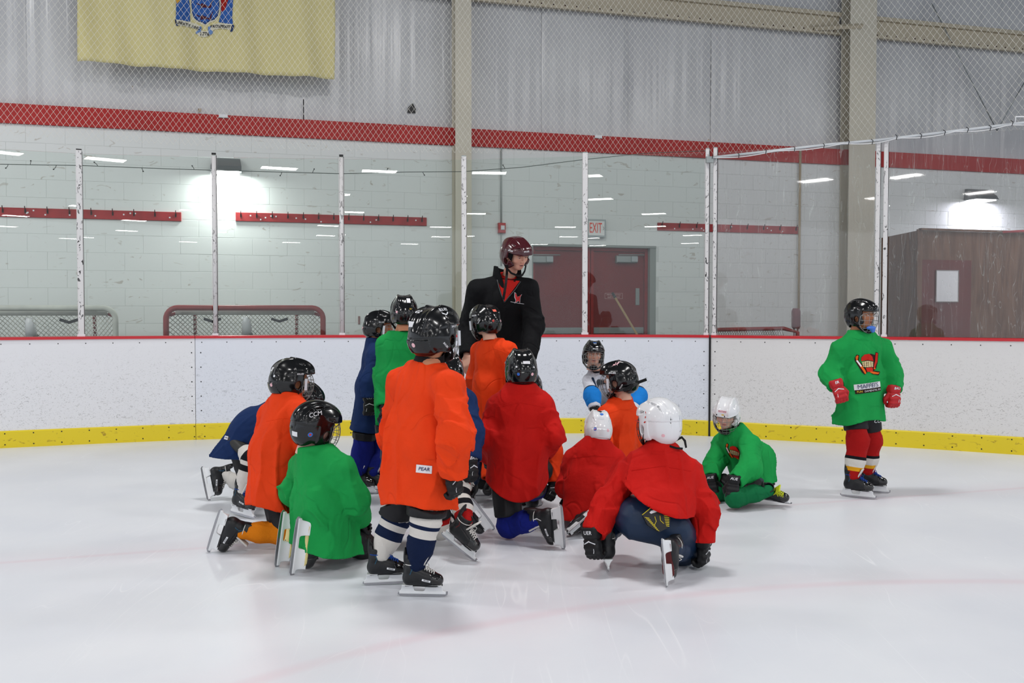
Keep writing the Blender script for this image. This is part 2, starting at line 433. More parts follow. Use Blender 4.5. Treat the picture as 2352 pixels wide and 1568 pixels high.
# dark burn hole in the sheeting and a thin rod
t, z_ = onwall(945, 250, -.06); mb = MB(); mb.prism([(-.05, -.05), (.05, -.05), (.055, 0), (.015, .075), (-.01, .05), (-.045, .01)], 0, .012, lambda u, v, w: wl(t+u, z_+v, -.07+w)); wpart(mb, 'tear', m_black, wu)
for px, y0, y1 in ((697, 228, 280), (928, 285, 293)):
    t, za = onwall(px, y0, .02); _, zb = onwall(px, y1, .02); mb = MB(); mb.tube([wl(t, zb, .02), wl(t, za, .02)], .006, 6); wpart(mb, 'rod', m_black, wu)
for n_, (px, py) in enumerate(((513, 268), (1372, 315))):
    t, z_ = onwall(px, py, .0); e = empty('junction_box', tuple(wl(t, z_, .0)), ['small white box on the red band beneath the yellow flag', 'small white box on the red band between the two steel columns'][n_], 'box')
    mb = MB(); wbox(mb, t-.05, t+.05, z_-.02, z_+.02, -.05, .045); mb2 = MB(); wbox(mb2, t-.055, t+.055, z_-.024, z_-.016, -.05, .05)
    wpart(mb, 'housing', m_white, e); wpart(mb2, 'flange', m_galv, e)

# steel columns (I-section) and girts
def column(px0, px1, off, depth, label):
    ta, _ = onwall(px0, 300, off); tb, _ = onwall(px1, 300, off)
    e = empty('steel_column', tuple(wl((ta+tb)/2, 0, off)), label, 'column', 'steel columns of the hall')
    mb = MB(); wbox(mb, ta, tb, 0, 8.2, off-.012, off); wpart(mb, 'front_flange', m_beige, e)
    mb = MB(); wbox(mb, (ta+tb)/2-.008, (ta+tb)/2+.008, 0, 8.2, off-depth, off-.012); wpart(mb, 'web', m_beige, e)
    mb = MB(); wbox(mb, ta, tb, 0, 8.2, off-depth-.012, off-depth); wpart(mb, 'rear_flange', m_beige, e)
    return e, ta, tb
column(1046, 1083, .22, .2, 'beige steel column rising beside the black-jacketed coach, left of the red doors')
e2, ca, cb = column(1951, 2011, .22, .2, 'beige steel column with a knee brace, wider one behind the child in green')
m_girt = mat('girt_steel', RGB(190, 180, 158), .5, .4, bump=(10, .05))
tg0, zg = onwall(1085, 8, .02); tg1, zg2 = onwall(1948, 72, .02); gz = (zg+zg2)/2
for (a, b2, lab) in ((T0, ca-.03, 'beige steel girt running between the two columns under the roof'), (cb+.03, T1, 'beige steel girt beyond the wider column, above the plywood box')):
    e = empty('wall_girt', tuple(wl((a+b2)/2, gz, 0)), lab, 'beam')
    mb = MB(); wbox(mb, a, b2, gz-.02, gz+.045, .0, .06); wpart(mb, 'lower_lip', m_girt, e)
    mb = MB(); wbox(mb, a, b2, gz+.045, gz+.235, -.03, .0); wpart(mb, 'web', m_girt, e)
    mb = MB(); wbox(mb, a, b2, gz+.235, gz+.29, .0, .06); wpart(mb, 'upper_lip', m_girt, e)
    mb = MB()
    for i in range(int((b2-a)/.16)): mb.box(wl(a+.1+i*.16, gz+.02, .062), (.008, .004, .008), WR)
    wpart(mb, 'fasteners', m_hook, e, kind='stuff')
ta, za = onwall(1868, 65, .06); tb_, zb = onwall(1978, 61, .24); mb = MB(); mb.tube([wl(ta, za, .08), wl(tb_, zb, .27)], .035, 4)
tag(wpart(mb, 'knee_brace', m_girt, e2), label='short angled brace from the girt to the column')
# cross-bracing rods on the far right
for n_, (a, b2) in enumerate((((2140, 8), (2290, 300)), ((2375, 150), (2290, 300)))):
    t_a, z_a = onwall(*a, .03); t_b, z_b = onwall(*b2, .03); mb = MB(); mb.tube([wl(t_a, z_a, .03), wl(t_b, z_b, .03)], .008, 6)
    o = mb.build('bracing_rod', m_galv); tag(o, ['thin bracing rod slanting down from under the right-hand girt', 'thin bracing rod leaning the other way at the hall edge'][n_], 'rod')

# ------------------------------------------------------------------ ceiling over the lamps
mb = MB(); mb.box((2, -16, 7.7), (34, 36, .05)); o = mb.build('ceiling', mat('ceiling_deck', RGB(120, 122, 124), .8, .2)); tag(o, kind='structure')
# ------------------------------------------------------------------ floor
m_conc = mat('walkway_concrete', RGB(120, 118, 114), .8, .3, vary=(2, .15))
me = MB(); me.box((3, 14, -.03), (26, 9, .02)); fl = me.build('floor_walkway', m_conc); tag(fl, kind='structure')
gc = [G(560, 1568), G(1100, 1440), G(1500, 1370), G(2000, 1340), G(2352, 1335)]
A_ = np.array([[2*p[0], 2*p[1], 1] for p in gc]); b_ = np.array([p[0]**2+p[1]**2 for p in gc]); sol = np.linalg.lstsq(A_, b_, rcond=None)[0]
CCX, CCY = sol[0], sol[1]; CCR = math.sqrt(sol[2]+CCX**2+CCY**2)
la, lb = G(0, 1292), G(2352, 1120)
def ice():
    m = mat('ice', RGB(225, 229, 236), .16, .5); N, L = nodes(m); b = N['Principled BSDF']; b.inputs['IOR'].default_value = 1.31
    tc = N.new('ShaderNodeTexCoord'); sp = N.new('ShaderNodeSeparateXYZ'); L.new(tc.outputs['Object'], sp.inputs[0]); X, Y_ = sp.outputs[0], sp.outputs[1]
    nz = N.new('ShaderNodeTexNoise'); nz.inputs['Scale'].default_value = 2.2; nz.inputs['Detail'].default_value = 3; L.new(tc.outputs['Object'], nz.inputs['Vector'])
    wob = math_n(N, L, 'MULTIPLY', math_n(N, L, 'SUBTRACT', nz.outputs['Fac'], .5), .03)
    dx = math_n(N, L, 'SUBTRACT', X, CCX); dy = math_n(N, L, 'SUBTRACT', Y_, CCY)
    d = math_n(N, L, 'SQRT', math_n(N, L, 'ADD', math_n(N, L, 'MULTIPLY', dx, dx), math_n(N, L, 'MULTIPLY', dy, dy)))
    d = math_n(N, L, 'ABSOLUTE', math_n(N, L, 'ADD', math_n(N, L, 'SUBTRACT', d, CCR), wob))
    u = nrm((lb-la)[:2]); nx, ny = -u[1], u[0]; c0 = nx*la[0]+ny*la[1]
    d2 = math_n(N, L, 'ABSOLUTE', math_n(N, L, 'ADD', math_n(N, L, 'SUBTRACT', math_n(N, L, 'ADD', math_n(N, L, 'MULTIPLY', X, nx), math_n(N, L, 'MULTIPLY', Y_, ny)), c0), wob))
    def soft(dd, w, amp):
        mr = N.new('ShaderNodeMapRange'); mr.interpolation_type = 'SMOOTHSTEP'; mr.inputs[1].default_value = w; mr.inputs[2].default_value = 0; mr.inputs[3].default_value = 0; mr.inputs[4].default_value = amp
        L.new(dd, mr.inputs[0]); return mr.outputs[0]
    f = math_n(N, L, 'MAXIMUM', math_n(N, L, 'MAXIMUM', soft(d, .085, .20), soft(d, .32, .07)), math_n(N, L, 'MAXIMUM', soft(d2, .06, .22), soft(d2, .32, .08)))
    n3 = N.new('ShaderNodeTexNoise'); n3.inputs['Scale'].default_value = 1.1; n3.inputs['Detail'].default_value = 5; L.new(tc.outputs['Object'], n3.inputs['Vector'])
    r3 = ramp(N, [(.3, (.45, .45, .45, 1)), (.7, (1, 1, 1, 1))]); L.new(n3.outputs['Fac'], r3.inputs[0]); f = math_n(N, L, 'MULTIPLY', f, r3.outputs[0])
    r4 = ramp(N, [(.3, RGB(214, 218, 226)), (.7, RGB(226, 229, 234))]); L.new(n3.outputs['Fac'], r4.inputs[0])
    col = mixc(N, L, f, r4.outputs[0], RGB(205, 96, 120))
    # skate scratches: thin bright arcs from stretched wave bands
    sc_ = 0
    for ang, s_, off in ((.3, .55, 0), (1.3, .45, 7), (2.3, .5, 13), (-.5, .6, 21)):
        mp = N.new('ShaderNodeMapping'); mp.inputs['Rotation'].default_value = (0, 0, ang); mp.inputs['Location'].default_value = (off, off*.7, 0); mp.inputs['Scale'].default_value = (1, .12, 1)
        L.new(tc.outputs['Object'], mp.inputs[0]); vn = N.new('ShaderNodeTexNoise'); vn.inputs['Scale'].default_value = s_*5; vn.inputs['Detail'].default_value = 1.5; vn.inputs['Distortion'].default_value = .3; L.new(mp.outputs[0], vn.inputs['Vector'])
        q = math_n(N, L, 'ABSOLUTE', math_n(N, L, 'SUBTRACT', vn.outputs['Fac'], .5)); q = soft(q, .0022, 1.0)
        sc_ = q if isinstance(sc_, int) else math_n(N, L, 'MAXIMUM', sc_, q)
    nm = N.new('ShaderNodeTexNoise'); nm.inputs['Scale'].default_value = 1.6; L.new(tc.outputs['Object'], nm.inputs['Vector'])
    rm = ramp(N, [(.45, (0, 0, 0, 1)), (.62, (1, 1, 1, 1))]); L.new(nm.outputs['Fac'], rm.inputs[0])
    sc_ = math_n(N, L, 'MULTIPLY', sc_, rm.outputs[0])
    col = mixc(N, L, math_n(N, L, 'MULTIPLY', sc_, .30), col, RGB(250, 251, 253)); L.new(col, b.inputs['Base Color'])
    rr = math_n(N, L, 'ADD', math_n(N, L, 'MULTIPLY', n3.outputs['Fac'], .22), math_n(N, L, 'MULTIPLY', sc_, .12)); rr = math_n(N, L, 'ADD', rr, .24)
    L.new(rr, b.inputs['Roughness'])
    n5 = N.new('ShaderNodeTexNoise'); n5.inputs['Scale'].default_value = 9; n5.inputs['Detail'].default_value = 6; L.new(tc.outputs['Object'], n5.inputs['Vector'])
    bp = N.new('ShaderNodeBump'); bp.inputs['Strength'].default_value = .12; bp.inputs['Distance'].default_value = .004
    L.new(math_n(N, L, 'ADD', n5.outputs['Fac'], math_n(N, L, 'MULTIPLY', sc_, .4)), bp.inputs['Height']); L.new(bp.outputs[0], b.inputs['Normal'])
    return m
m_ice = ice()

# ------------------------------------------------------------------ dasher boards along a curve
bpx = [(0, 1029), (245, 1017.5), (490, 1007.7), (900, 998), (1310, 994), (1569, 997.6), (1755, 1009), (1860, 1014.5), (2120, 1029.6), (2352, 1045)]
bp_ = [G(*q)[:2] for q in bpx]
bp_ = [bp_[0]+(bp_[0]-bp_[1])*2.2] + bp_ + [bp_[-1]+(bp_[-1]-bp_[-2])*2.4]
def catmull(pts, n=12):
    out = []
    for i in range(len(pts)-1):
        p0 = pts[max(i-1, 0)]; p1 = pts[i]; p2 = pts[i+1]; p3 = pts[min(i+2, len(pts)-1)]
        for k in range(n):
            t = k/n; out.append(.5*((2*p1)+(-p0+p2)*t+(2*p0-5*p1+4*p2-p3)*t*t+(-p0+3*p1-3*p2+p3)*t**3))
    out.append(pts[-1]); return np.array(out)
BC = catmull(bp_, 10)
for _ in range(30): BC[1:-1] = BC[1:-1]*.5+(BC[:-2]+BC[2:])*.25
BS = np.concatenate([[0], np.cumsum(np.linalg.norm(np.diff(BC, axis=0), axis=1))])
def bc(s, off=0.0):                          # point on the curve; off > 0 is outwards, away from the ice
    x = np.interp(s, BS, BC[:, 0]); y = np.interp(s, BS, BC[:, 1]); e = .05
    dx = np.interp(s+e, BS, BC[:, 0])-np.interp(s-e, BS, BC[:, 0]); dy = np.interp(s+e, BS, BC[:, 1])-np.interp(s-e, BS, BC[:, 1]); L_ = math.hypot(dx, dy)
    return V(x-dy/L_*off, y+dx/L_*off)
def s_at(px, off=0.0):
    ss = np.linspace(.1, BS[-1]-.1, 1500); q = np.array([1176+F_PX*bc(s, off)[0]/bc(s, off)[1] for s in ss]); return float(np.interp(px, q, ss))
BHT = 1.0; KH = .155
fv = [(p[0], p[1], 0) for p in (bc(s, .02) for s in np.linspace(0, BS[-1], 60))]
n_ = len(fv); q = MB(); q.add(fv+[(x*3, -45, 0) for x, y, z in fv], [(i, i+1, n_+i+1, n_+i) for i in range(n_-1)])
fl = q.build('floor', m_ice); tag(fl, kind='structure')
def strip(mb, s0, s1, prof, n=None):         # sweep a closed profile [(off, z)] along the curve
    n = n or max(2, int((s1-s0)/.12)); k = len(prof); vs = []; fs = []
    for i in range(n+1):
        s = s0+(s1-s0)*i/n
        for o_, z_ in prof:
            p = bc(s, o_); vs.append((p[0], p[1], z_))
    for i in range(n):
        for j in range(k): fs.append((i*k+j, i*k+(j+1) % k, (i+1)*k+(j+1) % k, (i+1)*k+j))
    fs += [tuple(range(k)), tuple(n*k+j for j in range(k))[::-1]]
    return mb.add(vs, fs)
def marks(N, L, tc, f):
    sp = N.new('ShaderNodeSeparateXYZ'); L.new(tc.outputs['Object'], sp.inputs[0])
    r = ramp(N, [(.15, (.85, .85, .85, 1)), (.45, (1, 1, 1, 1)), (.75, (.45, .45, .45, 1)), (.93, (.05, .05, .05, 1))]); L.new(sp.outputs[2], r.inputs[0])
    return math_n(N, L, 'MULTIPLY', f, r.outputs[0])
def board_mat(name, base, dark, seed):
    m = mat(name, base, .32, .5); N, L = nodes(m); b = N['Principled BSDF']; tc = N.new('ShaderNodeTexCoord'); f = None
    for sc_, thr, st, am in ((75, .66, (.8, .8, .9), .8), (48, .665, (.65, .65, 1.5), .7), (20, .72, (.5, .5, 1.3), .7)):
        mp = N.new('ShaderNodeMapping'); mp.inputs['Scale'].default_value = st; mp.inputs['Location'].default_value = (seed, 0, seed*.3); L.new(tc.outputs['Object'], mp.inputs[0])
        a = N.new('ShaderNodeTexNoise'); a.inputs['Scale'].default_value = sc_; a.inputs['Detail'].default_value = 1.6; a.inputs['Distortion'].default_value = 1.6; L.new(mp.outputs[0], a.inputs['Vector'])
        r = ramp(N, [(thr-.03, (0, 0, 0, 1)), (thr+.03, (am, am, am, 1))]); L.new(a.outputs['Fac'], r.inputs[0])
        f = r.outputs[0] if f is None else math_n(N, L, 'MAXIMUM', f, r.outputs[0])
    f = marks(N, L, tc, f)
    f = math_n(N, L, 'MULTIPLY', f, .62); L.new(mixc(N, L, f, base, dark), b.inputs['Base Color']); return m
bmats = [board_mat('board_white', RGB(226, 226, 229), RGB(120, 118, 116), 0), board_mat('board_cool_white', RGB(221, 224, 232), RGB(120, 124, 132), 4), board_mat('board_warm_white', RGB(220, 218, 217), RGB(112, 106, 100), 9)]
m_kick = scuffed('kick_yellow', RGB(226, 202, 38), RGB(176, 146, 38), 9, .64, (1, 1, 3), .4)
m_cap = mat('cap_rail_red', RGB(196, 34, 44), .3, .5)
joints = [0.05, s_at(448), s_at(1630), BS[-1]-.05]
labs = ['white dasher board section with scuffs on the side of the goal frames', 'bluish white dasher board section running behind the group of children', 'white dasher board section behind the standing child in green, past the dark joint']
for i in range(3):
    s0, s1 = joints[i]+(.0 if i else 0), joints[i+1]-.004
    if i == 2: s0 += .014
    c_ = bc((s0+s1)/2); e = empty('dasher_board', (c_[0], c_[1], 0), labs[i], 'board', 'dasher boards round the ice'); M_ = Matrix.Translation(-Vector(e.location))
    mb = MB(); strip(mb, s0, s1, [(.0, KH), (.0, BHT-.02), (.012, BHT-.02), (.012, KH)]); mb.build('facing_panel', bmats[i], e, M_)
    mb = MB(); strip(mb, s0, s1, [(-.006, .0), (-.012, KH-.01), (-.006, KH), (.012, KH), (.012, .0)]); mb.build('kick_plate', m_kick, e, M_)
    mb = MB(); strip(mb, s0, s1, [(-.012, BHT-.022), (-.012, BHT), (.0, BHT+.004), (.12, BHT+.004), (.12, BHT-.022)]); mb.build('cap_rail', m_cap, e, M_)
    mb = MB(); strip(mb, s0, s1, [(.012, .02), (.012, BHT-.022), (.11, BHT-.022), (.11, .02)]); mb.build('frame', m_galv, e, M_)
    mb = MB(); s = s0+.06
    def screw(s, z, o=0.0, r=.0065):
        p = bc(s, o); tq = nrm(bc(s+.02)-bc(s-.02)); R_ = np.stack([V(tq[0], tq[1], 0), V(-tq[1], tq[0], 0), V(0, 0, 1)], 1)
        mb.add([V(p[0], p[1], z)+R_@V(r*math.cos(a), -.0015 if k else 0, r*math.sin(a)) for k in (0, 1) for a in [j*math.pi/3 for j in range(6)]], [(0, 1, 2, 3, 4, 5), (6, 7, 8, 9, 10, 11)]+[(j, (j+1) % 6, 6+(j+1) % 6, 6+j) for j in range(6)])
    while s < s1-.02:
        screw(s, BHT-.06, 0, .0055); screw(s+.02, KH-.025, -.011, .0065); screw(s+.02, .03, -.008, .0065); s += .232
    for ss in ((s1-.03,) if i == 0 else (s0+.05, s1-.05) if i == 1 else (s0+.04,)):
        for zz in (.28, .42, .56, .70, .84): screw(ss, zz)
    tag(mb.build('screws', m_black, e, M_), kind='stuff')
# black gap strip at the dark joint
sj = joints[2]+.004; p = bc(sj, .01); mb = MB(); strip(mb, sj-.008, sj+.01, [(-.014, 0), (-.014, BHT-.02), (.02, BHT-.02), (.02, 0)], 2); tag(mb.build('joint_strip', m_black), 'black upright strip closing the gap between two white boards', 'strip')

# ------------------------------------------------------------------ glass, posts
def glass(name, tint, haze, scr):
    m = bpy.data.materials.new(name); m.use_nodes = True; N, L = nodes(m); N.remove(N['Principled BSDF']); out = N['Material Output']
    tr = N.new('ShaderNodeBsdfTransparent'); tr.inputs[0].default_value = tint
    gl = N.new('ShaderNodeBsdfGlossy'); gl.inputs['Roughness'].default_value = .0 if not scr else .02; gl.inputs[0].default_value = (1, 1, 1, 1)
    fr = N.new('ShaderNodeFresnel'); fr.inputs[0].default_value = 1.5
    mx = N.new('ShaderNodeMixShader'); L.new(math_n(N, L, 'MULTIPLY', fr.outputs[0], .6), mx.inputs[0]); L.new(tr.outputs[0], mx.inputs[1]); L.new(gl.outputs[0], mx.inputs[2])
    df = N.new('ShaderNodeBsdfDiffuse'); df.inputs[0].default_value = RGB(214, 222, 218)
    tc = N.new('ShaderNodeTexCoord'); n = N.new('ShaderNodeTexNoise'); n.inputs['Scale'].default_value = 1.3; n.inputs['Detail'].default_value = 5; L.new(tc.outputs['Object'], n.inputs['Vector'])
    f = math_n(N, L, 'MULTIPLY', n.outputs['Fac'], haze)
    if scr:
        for ang, off in ((.4, 3), (-.7, 8), (1.1, 15)):
            mp = N.new('ShaderNodeMapping'); mp.inputs['Rotation'].default_value = (0, ang, 0); mp.inputs['Scale'].default_value = (6, 6, .5); mp.inputs['Location'].default_value = (off, 0, off)
            L.new(tc.outputs['Object'], mp.inputs[0]); v = N.new('ShaderNodeTexNoise'); v.inputs['Scale'].default_value = 2.0; v.inputs['Detail'].default_value = 2; v.inputs['Distortion'].default_value = .5; L.new(mp.outputs[0], v.inputs['Vector'])
            q = math_n(N, L, 'LESS_THAN', math_n(N, L, 'ABSOLUTE', math_n(N, L, 'SUBTRACT', v.outputs['Fac'], .56)), .0022); f = math_n(N, L, 'MAXIMUM', f, math_n(N, L, 'MULTIPLY', q, .22))
    m2 = N.new('ShaderNodeMixShader'); L.new(f, m2.inputs[0]); L.new(mx.outputs[0], m2.inputs[1]); L.new(df.outputs[0], m2.inputs[2]); L.new(m2.outputs[0], out.inputs[0]); return m
m_glass = glass('tempered_glass', (.958, .984, .970, 1), .03, False)
m_acryl = glass('scratched_acrylic', (.965, .958, .962, 1), .05, True)
m_post = scuffed('post_white', RGB(216, 214, 214), RGB(28, 28, 30), 34, .60, (1, 1, .55), .4)
GO = .05
posts = [(-133, 337), (187, 345), (495, 354), (786, 358), (1066, 360), (1343, 352), (1623, 343), (1641, 341), (2013, 325), (2031, 325), (2440, 290)]
PS = [s_at(x, GO) if -100 < x < 2352 else None for x, _ in posts]
PS[0] = PS[1]-(PS[2]-PS[1])*1.02; PS[-1] = PS[-2]+(PS[-3]-PS[-4])*1.05
ptop = []
for (x, y), s in zip(posts, PS):
    p = bc(s, GO); ptop.append(CAM_H + p[1]*((784-y)/F_PX*_cp-_sp)/(_cp+(784-y)/F_PX*_sp))
ptop[0] = ptop[1]; ptop[-1] = ptop[-2]
plab = ['white glass post beyond the hall edge', 'white scuffed post in front of the partly hidden goal frame', 'white post with black cap in front of the second goal frame', 'white post with black cap between the goal frames and the thin column', 'white scuffed post just beside the thin beige column',
        'white post dividing the red doors next to the exit sign', 'white slim post above the dark board joint, on the exit sign side', 'white slim post above the dark board joint, on the far side from the exit sign', 'white slim post behind the standing child in green, nearer the wide column', 'white slim post behind the standing child in green, nearer the plywood box', 'white post out past the plywood box']
pw = [.026, .026, .022, .022, .025, .027, .018, .018, .019, .019, .02]
for i, s in enumerate(PS):
    if i == len(PS)-1 or i == 0: continue
    p = bc(s, GO); tq = nrm(bc(s+.02)-bc(s-.02)); R_ = np.stack([V(tq[0], tq[1], 0), V(-tq[1], tq[0], 0), V(0, 0, 1)], 1)
    e = empty('glass_post', (p[0], p[1], BHT), plab[i], 'post', 'posts holding the rink glass'); M_ = Matrix.Translation(-Vector(e.location))
    h = ptop[i]-BHT; w = pw[i]; c = V(p[0], p[1], BHT+h/2)
    if i in (2, 3): mb = MB(); mb.tube([(p[0], p[1], BHT), (p[0], p[1], ptop[i]-.02)], w, 12)
    else: mb = MB(); mb.box(c, (w, .025, h/2), R_, .005)
    mb.build('upright', m_post, e, M_)
    mb = MB(); mb.box(V(p[0], p[1], ptop[i]+.002), (w*.9, .02, .009), R_); mb.build('end_cap', m_black if i in (1, 2, 3) else m_galv, e, M_)
    mb = MB(); mb.box(V(p[0], p[1], BHT+h/2)+R_@V(w*.98, .012, 0), (.003, .01, h/2-.01), R_); mb.build('gasket', m_black, e, M_)
    mb = MB(); mb.box(V(p[0], p[1], BHT+.012), (w*1.3, .035, .012), R_); mb.build('foot', m_white, e, M_)
glab = ['clear glass pane at the edge before the first post', 'clear glass pane in front of the gap between the goal frames', 'clear glass pane over the wide goal frame', 'clear glass pane beside the thin column, above the helmets of two children',
        'clear glass pane behind the coach, under the fire alarm', 'clear glass pane in front of the exit sign and door', None, 'scratched clear pane before the hanging pipe on the wall', None, 'scratched clear pane in front of the plywood box']
for i in range(len(PS)-1):
    if glab[i] is None: continue
    a = bc(PS[i]+.031, GO); b2 = bc(PS[i+1]-.031, GO); za, zb = ptop[i]-.03, ptop[i+1]-.03
    if i >= 7: za = zb = 2.80
    tq = nrm(b2-a); nn = V(-tq[1], tq[0], 0)*.005; A3 = V(a[0], a[1], 0); B3 = V(b2[0], b2[1], 0)
    mb = MB(); vs = []
    for sg in (-1, 1): vs += [A3+nn*sg+V(0, 0, BHT+.006), B3+nn*sg+V(0, 0, BHT+.006), B3+nn*sg+V(0, 0, zb), A3+nn*sg+V(0, 0, za)]
    mb.add(vs, [(0, 1, 2, 3), (5, 4, 7, 6), (0, 4, 5, 1), (1, 5, 6, 2), (2, 6, 7, 3), (3, 7, 4, 0)])
    c = (A3+B3)/2; o = mb.build('shield_glass', m_glass if i < 7 else m_acryl, None); tag(o, glab[i], 'glass', 'panes of the rink glass')
# narrow filler between the paired slim posts
# white pipe with cable along the top of the last panes
m_pipe = mat('white_pipe', RGB(196, 200, 204), .4, .5, vary=(6, .15))
def onb(px, py, off):                        # height and place above the board curve
    s = s_at(min(px, 2345), off)
    if px > 2345: s += (px-2345)*.0042
    p = bc(s, off); return V(p[0], p[1], CAM_H + p[1]*((784-py)/F_PX*_cp-_sp)/(_cp+(784-py)/F_PX*_sp))
pp = [onb(x, y, .0) for x, y in ((1632, 362), (1760, 348), (1900, 332), (2013, 322), (2130, 308), (2240, 295), (2345, 282), (2440, 270))]
e = empty('net_rail', tuple(pp[0]), 'white metal pipe with twisted cable along the top of the scratched panes', 'pipe'); M_ = Matrix.Translation(-Vector(e.location))
mb = MB(); mb.tube(pp, .014, 10); mb.build('pipe', m_pipe, e, M_)
mb = MB(); cp_ = []
for i in range(60):
    t = i/59*(len(pp)-1); k = min(int(t), len(pp)-2); p = pp[k]*(1-(t-k))+pp[k+1]*(t-k)
    sag = .022*abs(math.sin(i*.33))+.004; cp_.append(p+V(0, -.018, -sag))
mb.tube(cp_, .0045, 5); mb.build('cable', mat('white_cord', RGB(225, 226, 228), .6, .3), e, M_)
mb = MB()
for i in range(0, 60, 4): mb.tube([cp_[i]+V(0, -.01, -.01), cp_[i]+V(0, -.03, .02), cp_[i]+V(0, .01, .04)], .0035, 4)
tag(mb.build('cable_ties', m_black, e, M_), kind='stuff')
mb = MB(); mb.box(pp[0]+V(-.02, 0, -.02), (.035, .02, .03)); mb.build('clamp', m_galv, e, M_)
q0 = onb(2325, 268, .0); mb = MB(); mb.tube([pp[5]*.2+pp[6]*.8, q0, q0+V(.15, 0, .0)], .006, 6); mb.build('loose_end', MATS['white_cord'], e, M_)
# ------------------------------------------------------------------ safety net above the glass
m_net = mat('net_cord', RGB(214, 212, 204), .6, .3)
m_cord = MATS['white_cord']
def net():
    off = .09; s0, s1 = PS[0], BS[-1]-.1; dx, dz = .054, .078; z1 = 4.75
    lowpx = [(-150, 357), (787, 352), (1066, 352), (1343, 352), (1624, 345), (1760, 352), (1900, 338), (2352, 286)]
    ls = [(s_at(x, off) if x > 0 else s0) for x, _ in lowpx]
    lz = [2.83, 2.83, 2.83, 2.83, 2.81, 2.74, 2.79, 2.80]
    low = lambda s: float(np.interp(s, ls, lz))
    mb = MB(); n = int((s1-s0)/dx); m = int((z1-2.7)/dz)+1
    # nodes of a diamond mesh; each cord is a thin zig of straight pieces
    pts = {}
    def nd(i, j):
        if (i, j) not in pts:
            s = s0+(i+(.5 if j % 2 else 0))*dx; z_ = z1-j*dz*.5; w = .012*math.sin(s*1.7)+.008*math.sin(s*4+z_*2); p = bc(s, off+w)
            pts[(i, j)] = (V(p[0], p[1], z_), s)
        return pts[(i, j)]
    r = .0011; vs = []; fs = []
    def seg(a, b):
        k = len(vs); d = nrm(b-a); u = V(0, 1, 0); w = nrm(np.cross(d, u))
        for q in (a, b):
            vs.extend([q+w*r, q-w*r*.6+u*r, q-w*r*.6-u*r])
        fs.extend([(k, k+1, k+4, k+3), (k+1, k+2, k+5, k+4), (k+2, k, k+3, k+5)])
    kn_v = []; kn_f = []
    for j in range(2*m):
        for i in range(n-1):
            a, s = nd(i, j)
            if a[2] < low(s)-.02: continue
            k = len(kn_v); h = .0034
            kn_v.extend([a+V(h, 0, 0), a+V(-h, 0, 0), a+V(0, 0, h), a+V(0, 0, -h), a+V(0, -h, 0)]); kn_f.extend([(k+4, k, k+2), (k+4, k+2, k+1), (k+4, k+1, k+3), (k+4, k+3, k)])
            nx = ((i, j+1), (i+1, j+1)) if j % 2 else ((i-1, j+1), (i, j+1))
            for ii, jj in nx:
                if ii < 0: continue
                b, sb = nd(ii, jj)
                if b[2] < low(sb)-.02: continue
                seg(a, b)
    k = len(vs); vs.extend(kn_v); fs3 = [tuple(x+k for x in f) for f in kn_f]
    me = bpy.data.meshes.new('netting'); me.from_pydata([tuple(v) for v in vs], [], fs+fs3); me.update()
    return me
e = obj('safety_net', net(), m_net); tag(e, 'white diamond mesh safety net hanging above the rink glass', 'net')
# lacing rope behind the glass with small ties
lp = [onb(x, y, .10) for x, y in ((0, 377), (190, 380), (400, 388), (640, 395), (785, 399), (930, 395), (1066, 394), (1200, 384), (1343, 366), (1480, 352), (1624, 346))]
e = empty('lacing_rope', tuple(lp[0]), 'thin rope with short ties strung behind the top of the clear panes', 'rope'); M_ = Matrix.Translation(-Vector(e.location))
mb = MB(); mb.tube(lp, .0035, 5); mb.build('rope', mat('grey_cord', RGB(96, 104, 98), .7, .2), e, M_)
mb = MB(); rr = random.Random(4)
for px, py in ((25, 377), (75, 379), (135, 380), (230, 382), (330, 385), (450, 390), (650, 395), (720, 397), (790, 399), (888, 396), (972, 394), (1160, 388)):
    p = onb(px, py, .10); a = rr.uniform(-.03, .03); sg = rr.choice((-1, 1)); mb.tube([p, p+V(a*.4, 0, .02*sg), p+V(a, -.01, .035*sg)], .0028, 4); mb.box(p+V(a, -.01, .037*sg), (.005, .005, .005))
tag(mb.build('ties', m_black, e, M_), kind='stuff')

# ------------------------------------------------------------------ things on the wall
def coat_board(px0, px1, py, hh, lab, nh):
    t0, z0 = onwall(px0, py, .02); t1, _ = onwall(px1, py, .02)
    e = empty('hook_board', tuple(wl((t0+t1)/2, z0, .02)), lab, 'hook rail', 'red hook boards on the block wall')
    mb = MB(); wbox(mb, t0, t1, z0-hh, z0, 0, .022, .004); wpart(mb, 'board', m_red2, e)
    hm = MB(); hm.tube([(0, -.022, -.045), (0, -.03, -.015), (0, -.034, .0), (0, -.05, .012), (0, -.052, .028)], .005, 6); hm.box((0, -.024, -.03), (.009, .003, .02)); hme = hm.mesh('hook')
    for i in range(nh):
        t = t0+.06+(t1-t0-.12)*i/(nh-1); obj('hook', hme, m_hook, e, Matrix.Translation(Vector(wl(t, z0-.01, 0)-np.array(e.location))) @ R4)
    mb = MB(); r = random.Random(px1)
    for i in range(nh):
        t = t0+.1+(t1-t0-.2)*r.random(); zz = z0-hh*(.25+.6*r.random()); mb.box(wl(t, zz, .0235), (.008, .0015, .008), WR)
    tag(wpart(mb, 'screw_plugs', m_white, e), kind='stuff')
coat_board(-60, 416, 474, .105, 'red hook board above the partly hidden goal frame', 10)
coat_board(541, 980, 487, .105, 'red hook board over the wide goal frame, under the lit wall lamp', 13)
coat_board(1511, 1837, 511, .105, 'red hook board past the exit sign, ending at the hanging pipe', 9)
